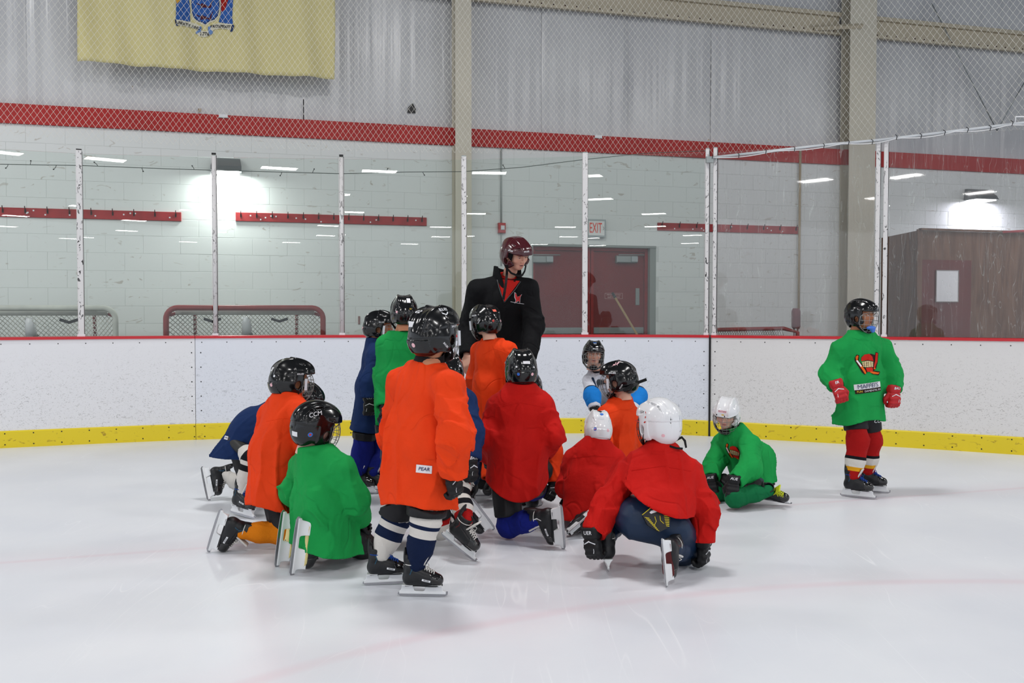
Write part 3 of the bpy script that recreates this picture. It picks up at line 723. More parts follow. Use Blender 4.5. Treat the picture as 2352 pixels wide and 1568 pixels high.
# conduit + fire alarm
t, z1 = onwall(1152, 340, .02); _, z0 = onwall(1152, 512, .02)
e = empty('fire_alarm', tuple(wl(t, z0, .03)), 'red fire alarm strobe box on grey conduit above the coach', 'alarm')
mb = MB(); wbox(mb, t-.048, t+.048, z0-.13, z0+.0, .0, .055, .008); wpart(mb, 'housing', mat('alarm_red', RGB(178, 38, 38), .4, .5), e)
mb = MB(); wbox(mb, t-.02, t+.03, z0-.09, z0-.035, .055, .07, .006); wpart(mb, 'strobe', mat('strobe_lens', RGB(225, 225, 228), .15, .6), e)
mb = MB(); mb.tube([wl(t-.005, z0, .02), wl(t-.005, Z_BAND0, .02)], .011, 8); wpart(mb, 'conduit', mat('grey_conduit', RGB(160, 166, 164), .4, .5), e)
mb = MB(); mb.tube([wl(t-.005, z0-.13, .02), wl(t-.005, z0-.55, .02)], .009, 8); wpart(mb, 'lower_conduit', MATS['grey_conduit'], e)
# hanging pipe at right
t, z1 = onwall(1838, 345, .04); _, z0 = onwall(1836, 640, .04); mb = MB(); mb.tube([wl(t, 1.0, .04), wl(t, z1, .04)], .017, 8)
tag(mb.build('drop_pipe', mat('tan_pipe', RGB(176, 160, 134), .5, .4)), 'slim tan pipe running down the block wall beside the third hook board', 'pipe')
# exit sign
m_exit = mat('exit_face', RGB(226, 226, 224), .4, .4); m_exr = mat('exit_red', RGB(226, 84, 70), .4, .4)
t0, z1 = onwall(1349, 503, .06); t1, z0 = onwall(1391, 545, .06)
e = empty('exit_sign', tuple(wl((t0+t1)/2, z0, .06)), 'white exit sign with red letters above the red doors', 'sign')
mb = MB(); wbox(mb, t0, t1, z0, z1, .0, .07); wpart(mb, 'housing', m_galv, e)
mb = MB(); wbox(mb, t0+.012, t1-.022, z0+.022, z1-.024, .07, .076); wpart(mb, 'face', m_exit, e)
tx = text_geo('EXIT', .19, 0, .012)
def wall_text(geo, m, t, z, off, parent, sx=1.0, sy=1.0, name='lettering', mirror=False):
    out = [tuple(wl(t+(-1 if mirror else 1)*q.co.x*sx, z+q.co.y*sy, off)-np.array(parent.location)) for q in geo.vertices]
    me = bpy.data.meshes.new(name); me.from_pydata(out, [], [tuple(p.vertices) for p in geo.polygons]); me.update(); return obj(name, me, m, parent)
wall_text(tx, m_exr, (t0+t1)/2-.018, (z0+z1)/2-.004, .0775, e, .46, 1.0)
mb = MB(); a = (t1-.034); mb.tube([wl(a-.008, (z0+z1)/2+.022, .078), wl(a+.006, (z0+z1)/2, .078), wl(a-.008, (z0+z1)/2-.022, .078)], .0025, 4); wpart(mb, 'arrow', m_black, e)
# wall lamps: steel hood, glowing lens, real light below
def wall_lamp(px, py, w, lab, power, col, flip):
    t, z = onwall(px, py, .15); e = empty('wall_lamp', tuple(wl(t, z, 0)), lab, 'lamp', 'wall lamps')
    mb = MB(); mb.prism([(0, 0), (.26, 0), (.22, .06), (.05, .17), (0, .17)], -w, w, lambda u, v, s: wl(t+s*(1-.1*(v > .1)), z+v, u)); wpart(mb, 'hood', mat('lamp_grey', RGB(120, 124, 126), .4, .5, metal=.3), e)
    mb = MB(); wbox(mb, t-w*.85, t+w*.85, z-.014, z-.001, .03, .24); wpart(mb, 'lens', m_lamp, e)
    mb = MB(); wbox(mb, t-w*.4, t+w*.4, z+.02, z+.15, -.01, .01); wpart(mb, 'bracket', m_galv, e)
    l = area_light('wall_lamp_light', tuple(wl(t, z-.02, .15)), w*1.6, .18, power, col, (0, 0, AZ-math.pi/2)); return e
wall_lamp(520, 394, .17, 'lit wall lamp shining on the blocks over the wide goal frame', 15, (.95, 1, .97), 0)
wall_lamp(2256, 459, .20, 'lit wall lamp shining above the plywood box', 24, (.86, .86, 1), 1)

# ------------------------------------------------------------------ red doors
m_door = mat('door_red', RGB(116, 12, 10), .5, .2, vary=(3, .12)); m_dframe = mat('door_frame_red', RGB(140, 22, 20), .5, .2, vary=(6, .2))
m_reveal = mat('reveal_grey', RGB(140, 146, 142), .7, .3)
m_alu = mat('closer_steel', RGB(140, 146, 144), .35, .5, metal=.4)
dm = (dt0+dt1-.08)/2; d_in = -.10
zt = dz1-.03
for n_, (a, b2) in enumerate(((dt0+.02, dm-.005), (dm+.005, dt1-.09))):
    e = empty('door_%d' % (n_+1), tuple(wl((a+b2)/2, 0, d_in))); tag(e, kind='structure')
    mb = MB(); wbox(mb, a+.045, b2-.045, .02, zt-.05, d_in-.04, d_in, .003); wpart(mb, 'door_leaf', m_door, e)
    mb = MB(); wbox(mb, a, a+.04, 0, zt, d_in-.08, d_in+.03); wbox(mb, b2-.04, b2, 0, zt, d_in-.08, d_in+.03); wbox(mb, a+.04, b2-.04, zt-.045, zt, d_in-.08, d_in+.03); wpart(mb, 'door_frame', m_dframe, e)
    cpx = (1248, 1443)[n_]; t, z_ = onwall(cpx, 594, d_in+.05)
    mb = MB(); wbox(mb, t-.17, t+.13, z_-.055, z_+.04, d_in, d_in+.07, .01); c_ = wpart(mb, 'door_closer', m_alu, e)
    mb = MB(); mb.box(wl(t+.08, z_-.005, d_in+.075), (.045, .01, .035), WR); wpart(mb, 'closer_plate', m_galv, c_) if False else wpart(mb, 'closer_plate', m_galv, e)
    mb = MB(); mb.tube([wl(t-.14, z_+.052, d_in+.05), wl(t+.24, z_+.056, d_in+.03)], .008, 6); wpart(mb, 'closer_arm', m_alu, e)
    t2 = b2-.14 if n_ else b2-.12
    if n_: _, zz = onwall(1482, 682, d_in); mb = MB(); wbox(mb, t2-.025, t2+.03, zz-.11, zz+.12, d_in, d_in+.012, .003); wpart(mb, 'latch_plate', m_alu, e)
    mb = MB(); wbox(mb, a+.05, b2-.05, .95, 1.03, d_in, d_in+.012); wpart(mb, 'kick_bar', m_alu, e)
t0, z1 = onwall(1389, 673, d_in); t1, z0 = onwall(1430, 686, d_in)
e = empty('door_notice', tuple(wl((t0+t1)/2, z0, d_in)), 'small outlined emergency exit notice lettered on the red door', 'sign')
mb = MB(); w = .003; o_ = d_in+.001
for q in ((t0, t1, z1-w, z1), (t0, t1, z0, z0+w), (t0, t0+w, z0, z1), (t1-w, t1, z0, z1)): wbox(mb, *q, o_, o_+.0015)
m_letter = mat('pale_print', RGB(205, 170, 165), .6, .3); wpart(mb, 'outline', m_letter, e)
wall_text(text_geo('EMERGENCY EXIT ONLY', .03, 0, .01), m_letter, (t0+t1)/2, z0+(z1-z0)*.70, d_in+.002, e, .62, 1.0)
wall_text(text_geo('ALARM WILL SOUND', .03, 0, .01), m_letter, (t0+t1)/2, z0+(z1-z0)*.28, d_in+.002, e, .62, 1.0)
mb = MB(); wbox(mb, dt1-.085, dt1+.0, 0, zt+.02, d_in-.04, -.004); wbox(mb, dt0-.0, dt0+.018, 0, zt+.02, d_in-.04, -.004); wbox(mb, dt0, dt1, zt, zt+.03, d_in-.04, .006); wpart(mb, 'door_reveal', m_reveal)
mb = MB(); wbox(mb, dt0-.2, dt1+.2, -.02, dz1+.2, -.4, -.3); wpart(mb, 'dark_backing', m_black)
# small wall plate near the doors
t, z_ = onwall(825, 735, .01); mb = MB(); wbox(mb, t-.012, t+.012, z_-.05, z_+.05, 0, .015, .003); tag(mb.build('door_pull', mat('rust_plate', RGB(130, 90, 84), .5, .4)), 'small rusty plate low on the wall between goal frame and column', 'plate')
# broom handle leaning across the door
hp = onb(1461, 764, 1.55); tpz = onb(1412, 682, 1.95)
e = empty('broom', tuple(hp), 'wooden broom handle leaning against the red door', 'broom'); M_ = Matrix.Translation(-Vector(e.location))
dd = nrm(tpz-hp); top_ = tpz; bot = hp-dd*((hp[2]-.09)/dd[2])
mb = MB(); mb.tube([bot, top_], .013, 8); mb.build('handle', mat('broom_wood', RGB(176, 148, 104), .6, .3), e, M_)
mb = MB(); mb.tube([top_-dd*.02, top_+dd*.07], .017, 8); mb.build('grip', m_black, e, M_)
mb = MB(); mb.box(bot+V(0, 0, -.01), (.18, .035, .04)); mb.build('brush_head', mat('broom_bristle', RGB(60, 52, 44), .9, .1), e, M_)

# ------------------------------------------------------------------ goal frames leaning by the wall
m_gred = mat('goal_red', RGB(150, 42, 40), .4, .5, vary=(8, .2)); m_gpad = mat('goal_pad_white', RGB(205, 206, 198), .7, .3, vary=(7, .15)); m_twine = mat('goal_twine', RGB(206, 206, 198), .8, .2)
def goal(px0, px1, pyt, base_off, lab, mouth):
    ta, zt_ = onwall(px0, pyt, base_off); tb, _ = onwall(px1, pyt, base_off); W_ = tb-ta; D = .62
    e = empty('goal_frame', tuple(wl((ta+tb)/2, 0, base_off)), lab, 'goal', 'hockey goal frames stored behind the glass'); r = .12
    def pt(x, z, d): return wl(ta+x, z, base_off-d)
    mb = MB(); top = zt_-.03
    path = [pt(.03, .04, 0), pt(.03, top-r, 0)]+[pt(.03+r-r*math.cos(a), top-r+r*math.sin(a), 0) for a in np.linspace(.2, 1.57, 6)]+[pt(W_-.03-r+r*math.sin(a), top-r+r*math.cos(a), 0) for a in np.linspace(0, 1.4, 6)]+[pt(W_-.03, top-r, 0), pt(W_-.03, .04, 0)]
    mb.tube(path, .03, 10); wpart(mb, 'front_frame', m_gred if mouth else m_gpad, e)
    mb = MB(); mb.tube([pt(.12, top-.045, .10), pt(W_-.12, top-.045, .10)], .035, 10); wpart(mb, 'top_bar_pad', m_gpad, e)
    mb = MB()
    for x in (.05, W_-.05): mb.tube([pt(x, top-.08, .04), pt(x+(.25 if x < 1 else -.25), top-.02, .4), pt(x+(.25 if x < 1 else -.25), .06, D)], .02, 8)
    mb.tube([pt(.05, .05, .05), pt(.3, .05, D), pt(W_-.3, .05, D), pt(W_-.05, .05, .05)], .022, 8); wpart(mb, 'rear_frame', m_gred, e)
    mb = MB(); mb.tube([pt(W_/2, top-.10, .42), pt(W_/2, top-.30, .44)], .055, 12); wpart(mb, 'water_bottle_holder', m_white, e)
    mb = MB(); mb.tube([pt(W_/2+.02, top-.29, .44), pt(W_/2+.03, .08, .5)], .05, 10); wpart(mb, 'centre_post_pad', mat('pad_grey', RGB(98, 106, 102), .8, .2), e)
    mb = MB()
    for x in (.5, W_-.5): mb.tube([pt(x-.09, top-.12, .12), pt(x, top-.15, .12), pt(x+.09, top-.12, .12)], .018, 6)
    wpart(mb, 'net_clips', m_black, e)
    # netting: diamonds on the back, squares near the posts
    mb = MB(); nx, nz = int(W_/.05), 14
    def bk(u, v):                              # u 0..1 across, v 0..1 down; sagging cloth of net
        x = .04+(W_-.08)*u; edge = min(u, 1-u)*W_; d = .62*min(1, edge/.42)**.6; z = top-.03-v*(top-.1); d = d*(.55+.45*min(1, v*2.2)) + .02*math.sin(u*19+v*7); return pt(x, z+.025*math.sin(u*11)*v, d)
    for i in range(-nz, nx+nz):
        for sg in (1, -1):
            L_ = []
            for j in range(nz+1):
                u = (i+(j if sg > 0 else nz-j)*1.0-nz*.0)/nx
                if 0 <= u <= 1: L_.append(bk(u, j/nz*.62))
            if len(L_) > 1: mb.tube(L_, .0048, 3, cap=False)
    tag(wpart(mb, 'netting', m_twine, e), kind='stuff')
    return e
goal(-190, 272, 700, 1.0, 'hockey goal frame at the hall edge with white netting, partly out of view', 0)
goal(374, 748, 700, .95, 'hockey goal frame with red post and sagging white netting under the lit lamp', 1)
# low red goal bar and pads seen past the dark joint
p0 = onb(1648, 757, .7); p1 = onb(1800, 754, 1.0); p2 = onb(1832, 763, 1.0)
e = empty('low_goal', tuple(p0), 'low red goal bar with netting just above the board past the dark joint', 'goal'); M_ = Matrix.Translation(-Vector(e.location))
mb = MB(); mb.tube([p0, p0*.5+p1*.5, p1, p2, p2+V(0, 0, -.4)], .022, 8); mb.build('bar', m_gred, e, M_)
mb = MB()
for i in range(28):
    a = p0+(p1-p0)*i/28; mb.tube([a, a+V(.09, .1, -.18)], .0036, 3); mb.tube([a, a+V(-.09, .1, -.18)], .0036, 3)
tag(mb.build('netting', m_twine, e, M_), kind='stuff')
p0 = onb(1828, 712, 1.3); e = empty('padded_post', tuple(p0), 'dusty mauve padded post standing by the tan pipe', 'pad'); M_ = Matrix.Translation(-Vector(e.location))  # upright padded tube of unknown use, not a bag
m_mauve = mat('mauve_pad', RGB(150, 112, 116), .8, .2, vary=(12, .15)); mb = MB(); mb.tube([p0+V(0, 0, .02), p0+V(0, 0, -.01), p0+V(0, 0, -.18), p0+V(0, 0, -.2)], [.035, .048, .048, .035], 12); mb.build('pad', m_mauve, e, M_)
mb = MB(); mb.tube([p0+V(-.02, 0, -.2), p0+V(-.02, 0, -.7)], .008, 6); mb.tube([p0+V(.02, 0, -.2), p0+V(.02, 0, -.7)], .008, 6); mb.build('pegs', m_mauve, e, M_)

# ------------------------------------------------------------------ plywood box at right
def ply():
    m = mat('plywood', RGB(104, 74, 58), .6, .35); N, L = nodes(m); b = N['Principled BSDF']; tc = N.new('ShaderNodeTexCoord'); mp = N.new('ShaderNodeMapping'); mp.inputs['Scale'].default_value = (6, 6, .8); L.new(tc.outputs['Object'], mp.inputs[0])
    n = N.new('ShaderNodeTexNoise'); n.inputs['Scale'].default_value = 3; n.inputs['Detail'].default_value = 6; n.inputs['Distortion'].default_value = 1; L.new(mp.outputs[0], n.inputs['Vector'])
    r = ramp(N, [(.3, RGB(88, 62, 48)), (.7, RGB(118, 88, 70))]); L.new(n.outputs['Fac'], r.inputs[0]); L.new(r.outputs[0], b.inputs['Base Color']); return m
m_ply = ply(); m_plyred = mat('plywood_red', RGB(100, 40, 34), .5, .4, vary=(3, .15))
k0 = onb(2022, 540, 1.55); k1 = onb(2106, 529, .75); kz = k1[2]; k0[2] = 0; k1[2] = 0; side = nrm(V(WD[0], WD[1], 0))
k2 = k1+side*3.2; e = empty('plywood_booth', tuple(k1), 'brown plywood booth behind the scratched panes with a white sheet on it', 'booth'); M_ = Matrix.Translation(-Vector(e.location))
def wallpanel(a, b2, z0, z1, th, m, name, lab=None):
    n = nrm(V(-(b2-a)[1], (b2-a)[0], 0))*th; mb = MB(); mb.add([a+V(0, 0, z0), b2+V(0, 0, z0), b2+V(0, 0, z1), a+V(0, 0, z1)]+[a+n+V(0, 0, z0), b2+n+V(0, 0, z0), b2+n+V(0, 0, z1), a+n+V(0, 0, z1)], [(0, 1, 2, 3), (7, 6, 5, 4), (0, 4, 5, 1), (1, 5, 6, 2), (2, 6, 7, 3), (3, 7, 4, 0)])
    o = mb.build(name, m, e, M_)
    if lab: o['label'] = lab
    return o
wallpanel(k0, k1, 0, kz, .02, m_ply, 'side_panel'); wallpanel(k1, k2, 0, kz, .02, m_ply, 'front_panel')
f_ = nrm(V(side[1], -side[0], 0)); wallpanel(k1+f_*.012+side*.02, k1+f_*.012+side*.62, 0, kz*.86, .01, m_plyred, 'kick_board', 'dark red lower board')
wallpanel(k1-side*.02+f_*.02, k1+side*.035+f_*.02, 0, kz+.01, .02, m_ply, 'corner_post')
wallpanel(k1+f_*.005, k2, kz, kz+.02, -.04, m_ply, 'top_rail')
d0 = ray(2172, 657); kk = ((k1-V(0, 0, CAM_H))@f_)/(d0@f_); pc = V(0, 0, CAM_H)+d0*kk
sh = MB(); sh.box(pc+f_*.02, (.128, .002, .152), np.stack([side, -f_, V(0, 0, 1)], 1)); o = sh.build('notice_sheet', m_paper); tag(o, 'blank white sheet taped to the plywood booth', 'paper')
bm_ = MB()
for a, b2, c, d_ in ((-.134, .134, .150, .158), (-.134, .134, -.158, -.150), (-.134, -.126, -.158, .158), (.126, .134, -.158, .158)): bm_.box(pc+f_*.024+side*((a+b2)/2)+V(0, 0, (c+d_)/2), ((b2-a)/2, .001, (d_-c)/2), np.stack([side, -f_, V(0, 0, 1)], 1))
bm_.build('tape_border', mat('tape_grey', RGB(140, 134, 130), .5, .4), o)
t_, z_ = onwall(2340, 527, .3); mb = MB(); q0 = onb(2300, 533, .72); q1 = onb(2350, 530, .7); q1 = q0+(q1-q0)*2; mb.tube([q0, q1], .012, 6); tag(mb.build('red_pole', mat('pole_red', RGB(205, 90, 95), .5, .4)), 'thin pinkish pole lying along the top of the plywood booth', 'pole')

# ------------------------------------------------------------------ flag
m_flag = mat('flag_cloth', RGB(214, 204, 148), .8, .2, sheen=.2, bump=(60, .25, (1, 1, .4)))
tf0, zf0 = onwall(177, 141, .28); tf1, zf1 = onwall(769, 178, .28); FW = tf1-tf0; zb = (zf0+zf1)/2
e = empty('flag', tuple(wl((tf0+tf1)/2, zb, .28)), 'large pale yellow flag with a blue coat of arms hanging on the wall', 'flag')
def fold(u, v):                               # u 0..1 across, v metres up from the lower hem
    w = max(0, 1-v/2.0); s = .5+.5*w
    return .035*s*math.sin(u*23+1.2*math.sin(v*1.7))+.018*s*math.sin(u*51+v*2.3)+.012*math.sin(u*9-v*3.1)+.01*math.sin(u*17+v*5)
def flp(u, v): return wl(tf0+FW*u+.012*math.sin(v*2), zb+v+.003*math.sin(u*12)-.008*math.sin(u*3.14)*max(0, 1-v), .25+fold(u, v))
FHT = 2.35; nx, ny = 140, 46; vs = [flp(i/nx, FHT*j/ny) for j in range(ny+1) for i in range(nx+1)]; fs = [(j*(nx+1)+i, j*(nx+1)+i+1, (j+1)*(nx+1)+i+1, (j+1)*(nx+1)+i) for j in range(ny) for i in range(nx)]
mb = MB(); mb.add(vs, fs, True); fo = wpart(mb, 'cloth', m_flag, e)
md = fo.modifiers.new('thickness', 'SOLIDIFY'); md.thickness = .004
mb = MB(); mb.add([p for j in range(ny+1) for p in (flp(0, FHT*j/ny)+WN*.003, flp(.009, FHT*j/ny)+WN*.003)], [(2*j, 2*j+1, 2*j+3, 2*j+2) for j in range(ny)], True); wpart(mb, 'side_hem', mat('hem_yellow', RGB(206, 184, 84), .8, .2), e)
def fpx(x, y):
    t, z = onwall(x, y, .27); return (t-tf0)/FW, z-zb
def fpoly(pts, m, name, lift=.004, lab=None, cuts=4):
    import bmesh
    bm = bmesh.new(); vv = []
    for x, y in pts:
        u, v = fpx(x, y); vv.append(bm.verts.new((u, v, 0)))
    f = bm.faces.new(vv); bmesh.ops.triangulate(bm, faces=[f])
    for _ in range(cuts): bmesh.ops.subdivide_edges(bm, edges=bm.edges, cuts=1, use_grid_fill=True)
    for q in bm.verts: p = flp(q.co.x, q.co.y)+WN*(lift+.007)-np.array(e.location); q.co = Vector(p)
    me = bpy.data.meshes.new(name); bm.to_mesh(me); bm.free(); o = obj(name, me, m, e)
    if lab: o['label'] = lab
    return o
fb = mat('flag_blue', RGB(52, 96, 168), .8, .2, vary=(30, .25)); fw = mat('flag_white', RGB(212, 208, 186), .8, .2); fr_ = mat('flag_red', RGB(158, 32, 24), .8, .2); fbr = mat('flag_brown', RGB(82, 34, 44), .8, .2); fdk = mat('flag_line', RGB(42, 62, 106), .8, .2); fgo = mat('flag_gold', RGB(208, 160, 70), .8, .2); flb = mat('flag_pale_blue', RGB(108, 140, 190), .8, .2)
fpoly([(403, -60), (402, 0), (402, 40), (401, 46), (434, 46), (433, 8), (430, -10), (428, -60)], fb, 'robe', .004)
fpoly([(504, -60), (505, 30), (500, 50), (533, 56), (531, 40), (533, 2), (530, -60)], fb, 'robe', .004)
fpoly([(404, -60), (402, 2), (404, 8), (411, 0), (412, -60)], fgo, 'sleeve_gold', .005); fpoly([(503, -60), (506, 28), (514, 22), (521, 4), (524, -2), (522, -60)], fr_, 'cloak', .0055)
sh_ = [(434, -60), (434, 5), (436, 25), (440, 38), (450, 47), (462, 52), (469, 57), (479, 51), (492, 47), (500, 38), (504, 20), (504, -60)]
fpoly(sh_, fw, 'shield_border', .0045); ins = lambda k: [(469+(x-469)*k, 0+(y)*k) for x, y in sh_]
fpoly(ins(.94), fdk, 'shield_line', .006); fpoly(ins(.89), fb, 'shield_field', .0075)
for dy in (0, 26, -26):
    o_ = [(447, 2), (452, 5), (457, 8), (459, 7), (462, 5), (466, 9), (471, 10), (474, 14), (479, 14), (481, 8), (485, 2), (488, -1), (484, 8), (483, 14), (482, 18), (477, 18), (473, 15), (470, 17), (464, 15), (456, 17), (459, 13), (456, 9), (450, 7)]
    fpoly([(x, y+dy) for x, y in o_], fbr, 'plough', .009, cuts=2)
def ribbon(top, th, m, nm, lift): return fpoly(top+[(x, y+th) for x, y in top[::-1]], m, nm, lift)
ribbon([(402, 45), (420, 46), (436, 47), (448, 50), (458, 56)], 12.5, fw, 'ribbon', .010); ribbon([(481, 60), (492, 54), (505, 52), (520, 54), (534, 56)], 12.5, fw, 'ribbon', .010)
fpoly([(450, 68), (458, 66), (469, 69), (479, 68), (486, 66), (484, 76), (476, 81), (466, 82), (456, 79), (449, 73)], fw, 'ribbon', .010)
fpoly([(456, 56), (461, 59), (459, 68), (452, 72), (448, 74), (447, 69), (453, 65)], flb, 'ribbon_fold', .011); fpoly([(475, 60), (482, 58), (481, 66), (487, 71), (486, 76), (480, 79), (476, 70)], flb, 'ribbon_fold', .011)
fpoly([(400, 45), (403, 46), (405, 56), (409, 61), (403, 59), (401, 52)], fdk, 'ribbon_end', .012); fpoly([(532, 56), (536, 60), (532, 72), (526, 73), (529, 66), (530, 58)], fdk, 'ribbon_end', .012)
def flag_text(txt, size, x0, y0, slope, bend, name='lettering', gap=1.0):
    g = text_geo(txt, size, 0, .02, gap); u0, v0 = fpx(x0, y0); ppm = (onwall(x0+10, y0, .27)[0]-onwall(x0, y0, .27)[0])/10
    out = []
    for q in g.vertices:
        x = q.co.x; v = v0+q.co.y+slope*x+bend*x*x; u = u0+x/FW; out.append(tuple(flp(u, v)+WN*.0235-np.array(e.location)))
    me = bpy.data.meshes.new(name); me.from_pydata(out, [], [tuple(p.vertices) for p in g.polygons]); me.update(); return obj(name, me, mat('flag_ink', RGB(34, 34, 44), .8, .2), e)
flag_text('LIBERTY AND', .046, 430, 55.5, -.12, -.55, gap=.95); flag_text('PROSPERITY', .047, 507, 60.5, .02, -.5, gap=.95); flag_text('1776', .055, 467.5, 75.5, -.06, 0)
# ------------------------------------------------------------------ worn gear, built once and shared
def fabric(name, col, w=.1, bump=.55):
    m = mat(name, col, .82, .18, vary=(5, w)); N, L = nodes(m); b = N['Principled BSDF']
    tc = N.new('ShaderNodeTexCoord'); n = N.new('ShaderNodeTexNoise'); n.inputs['Scale'].default_value = 11; n.inputs['Detail'].default_value = 3; L.new(tc.outputs['Object'], n.inputs['Vector'])
    n2 = N.new('ShaderNodeTexNoise'); n2.inputs['Scale'].default_value = 420; n2.inputs['Detail'].default_value = 1; L.new(tc.outputs['Object'], n2.inputs['Vector'])
    h = math_n(N, L, 'ADD', n.outputs['Fac'], math_n(N, L, 'MULTIPLY', n2.outputs['Fac'], .08))
    n3 = N.new('ShaderNodeTexNoise'); n3.inputs['Scale'].default_value = 4.2; n3.inputs['Detail'].default_value = 1.5; n3.inputs['Distortion'].default_value = .9; L.new(tc.outputs['Object'], n3.inputs['Vector'])
    mr = N.new('ShaderNodeMapRange'); mr.interpolation_type = 'SMOOTHSTEP'; mr.inputs[1].default_value = .0; mr.inputs[2].default_value = .055; mr.inputs[3].default_value = 0; mr.inputs[4].default_value = .34
    L.new(math_n(N, L, 'ABSOLUTE', math_n(N, L, 'SUBTRACT', n3.outputs['Fac'], .5)), mr.inputs[0]); h = math_n(N, L, 'ADD', h, mr.outputs[0])
    bp = N.new('ShaderNodeBump'); bp.inputs['Strength'].default_value = bump; bp.inputs['Distance'].default_value = .02; L.new(h, bp.inputs['Height']); L.new(bp.outputs[0], b.inputs['Normal'])
    return m
m_orange = fabric('jersey_orange', RGB(230, 64, 18)); m_green = fabric('jersey_green', RGB(24, 150, 72)); m_redj = fabric('jersey_red', RGB(190, 20, 14)); m_navy = fabric('jersey_navy', RGB(20, 44, 88))
m_blackf = fabric('black_fleece', RGB(13, 14, 17)); m_redt = fabric('tee_red', RGB(186, 32, 26)); m_pants = mat('pants_black', RGB(18, 18, 22), .55, .3, bump=(18, .3)); m_pnavy = mat('pants_navy', RGB(14, 38, 66), .5, .35, bump=(16, .3))
m_wjer = fabric('jersey_white', RGB(214, 216, 226)); m_skyb = fabric('sleeve_blue', RGB(28, 128, 214)); m_under = mat('undersuit', RGB(22, 22, 26), .8, .2)
m_hblk = mat('helmet_black', RGB(10, 11, 13), .16, .45, coat=.15); m_hwht = mat('helmet_white', RGB(222, 223, 226), .2, .5, coat=.4); m_hmar = mat('helmet_maroon', RGB(66, 18, 26), .18, .45, coat=.2)
m_liner = mat('helmet_liner', RGB(20, 20, 22), .9, .1); m_wire = mat('cage_wire', RGB(150, 152, 150), .3, .5, metal=.7); m_wireb = mat('cage_wire_black', RGB(26, 24, 26), .35, .5)
m_strap = mat('strap_black', RGB(16, 16, 18), .7, .2); m_padw = mat('clip_white', RGB(205, 208, 214), .3, .5)
m_print = mat('print_white', RGB(226, 228, 232), .5, .4); m_pblack = mat('print_black', RGB(24, 24, 28), .5, .4)
m_stw = mat('sticker_white', RGB(222, 222, 226), .45, .4); m_stp = mat('sticker_pink', RGB(226, 178, 186), .45, .4); m_sto = mat('sticker_coral', RGB(232, 110, 92), .45, .4); m_stb = mat('sticker_blue', RGB(44, 110, 200), .4, .4); m_str = mat('sticker_red', RGB(190, 60, 52), .45, .4); m_sty = mat('sticker_gold', RGB(206, 170, 40), .45, .4); m_darkb = mat('sticker_navy', RGB(30, 40, 86), .45, .4)
m_glb = mat('glove_black', RGB(14, 15, 18), .55, .35, bump=(40, .25)); m_glr = mat('glove_red', RGB(176, 22, 30), .5, .35, bump=(40, .25)); m_palm = mat('glove_palm', RGB(60, 58, 56), .8, .2)
m_boot = mat('boot_black', RGB(19, 21, 25), .45, .4, bump=(50, .15)); m_bootg = mat('boot_gloss', RGB(12, 12, 14), .18, .5, coat=.4); m_bteal = mat('boot_teal', RGB(20, 66, 88), .4, .4); m_btred = mat('boot_maroon', RGB(84, 18, 20), .4, .4)
m_hold = mat('holder_white', RGB(224, 226, 228), .3, .5); m_holdy = mat('holder_cream', RGB(222, 206, 140), .4, .4); m_steel = mat('blade_steel', RGB(168, 168, 172), .22, .5, metal=.9)
m_lacew = mat('lace_white', RGB(214, 212, 208), .8, .2); m_laceb = mat('lace_blue', RGB(24, 66, 150), .8, .2); m_lacey = mat('lace_yellow', RGB(196, 204, 40), .8, .2); m_lacek = mat('lace_black', RGB(24, 24, 26), .8, .2)
m_felt = mat('tongue_felt', RGB(206, 204, 200), .9, .1); m_eyew = mat('eye_white', RGB(212, 208, 206), .2, .5); m_iris = mat('iris', RGB(50, 34, 26), .15, .5)
m_hair = mat('hair_dark', RGB(26, 18, 14), .55, .4, bump=(120, .6, (1, 1, .2))); m_ngrd = mat('neck_guard', RGB(18, 18, 20), .8, .2, bump=(60, .4)); m_tee = mat('mouthguard', RGB(60, 110, 200), .25, .5)

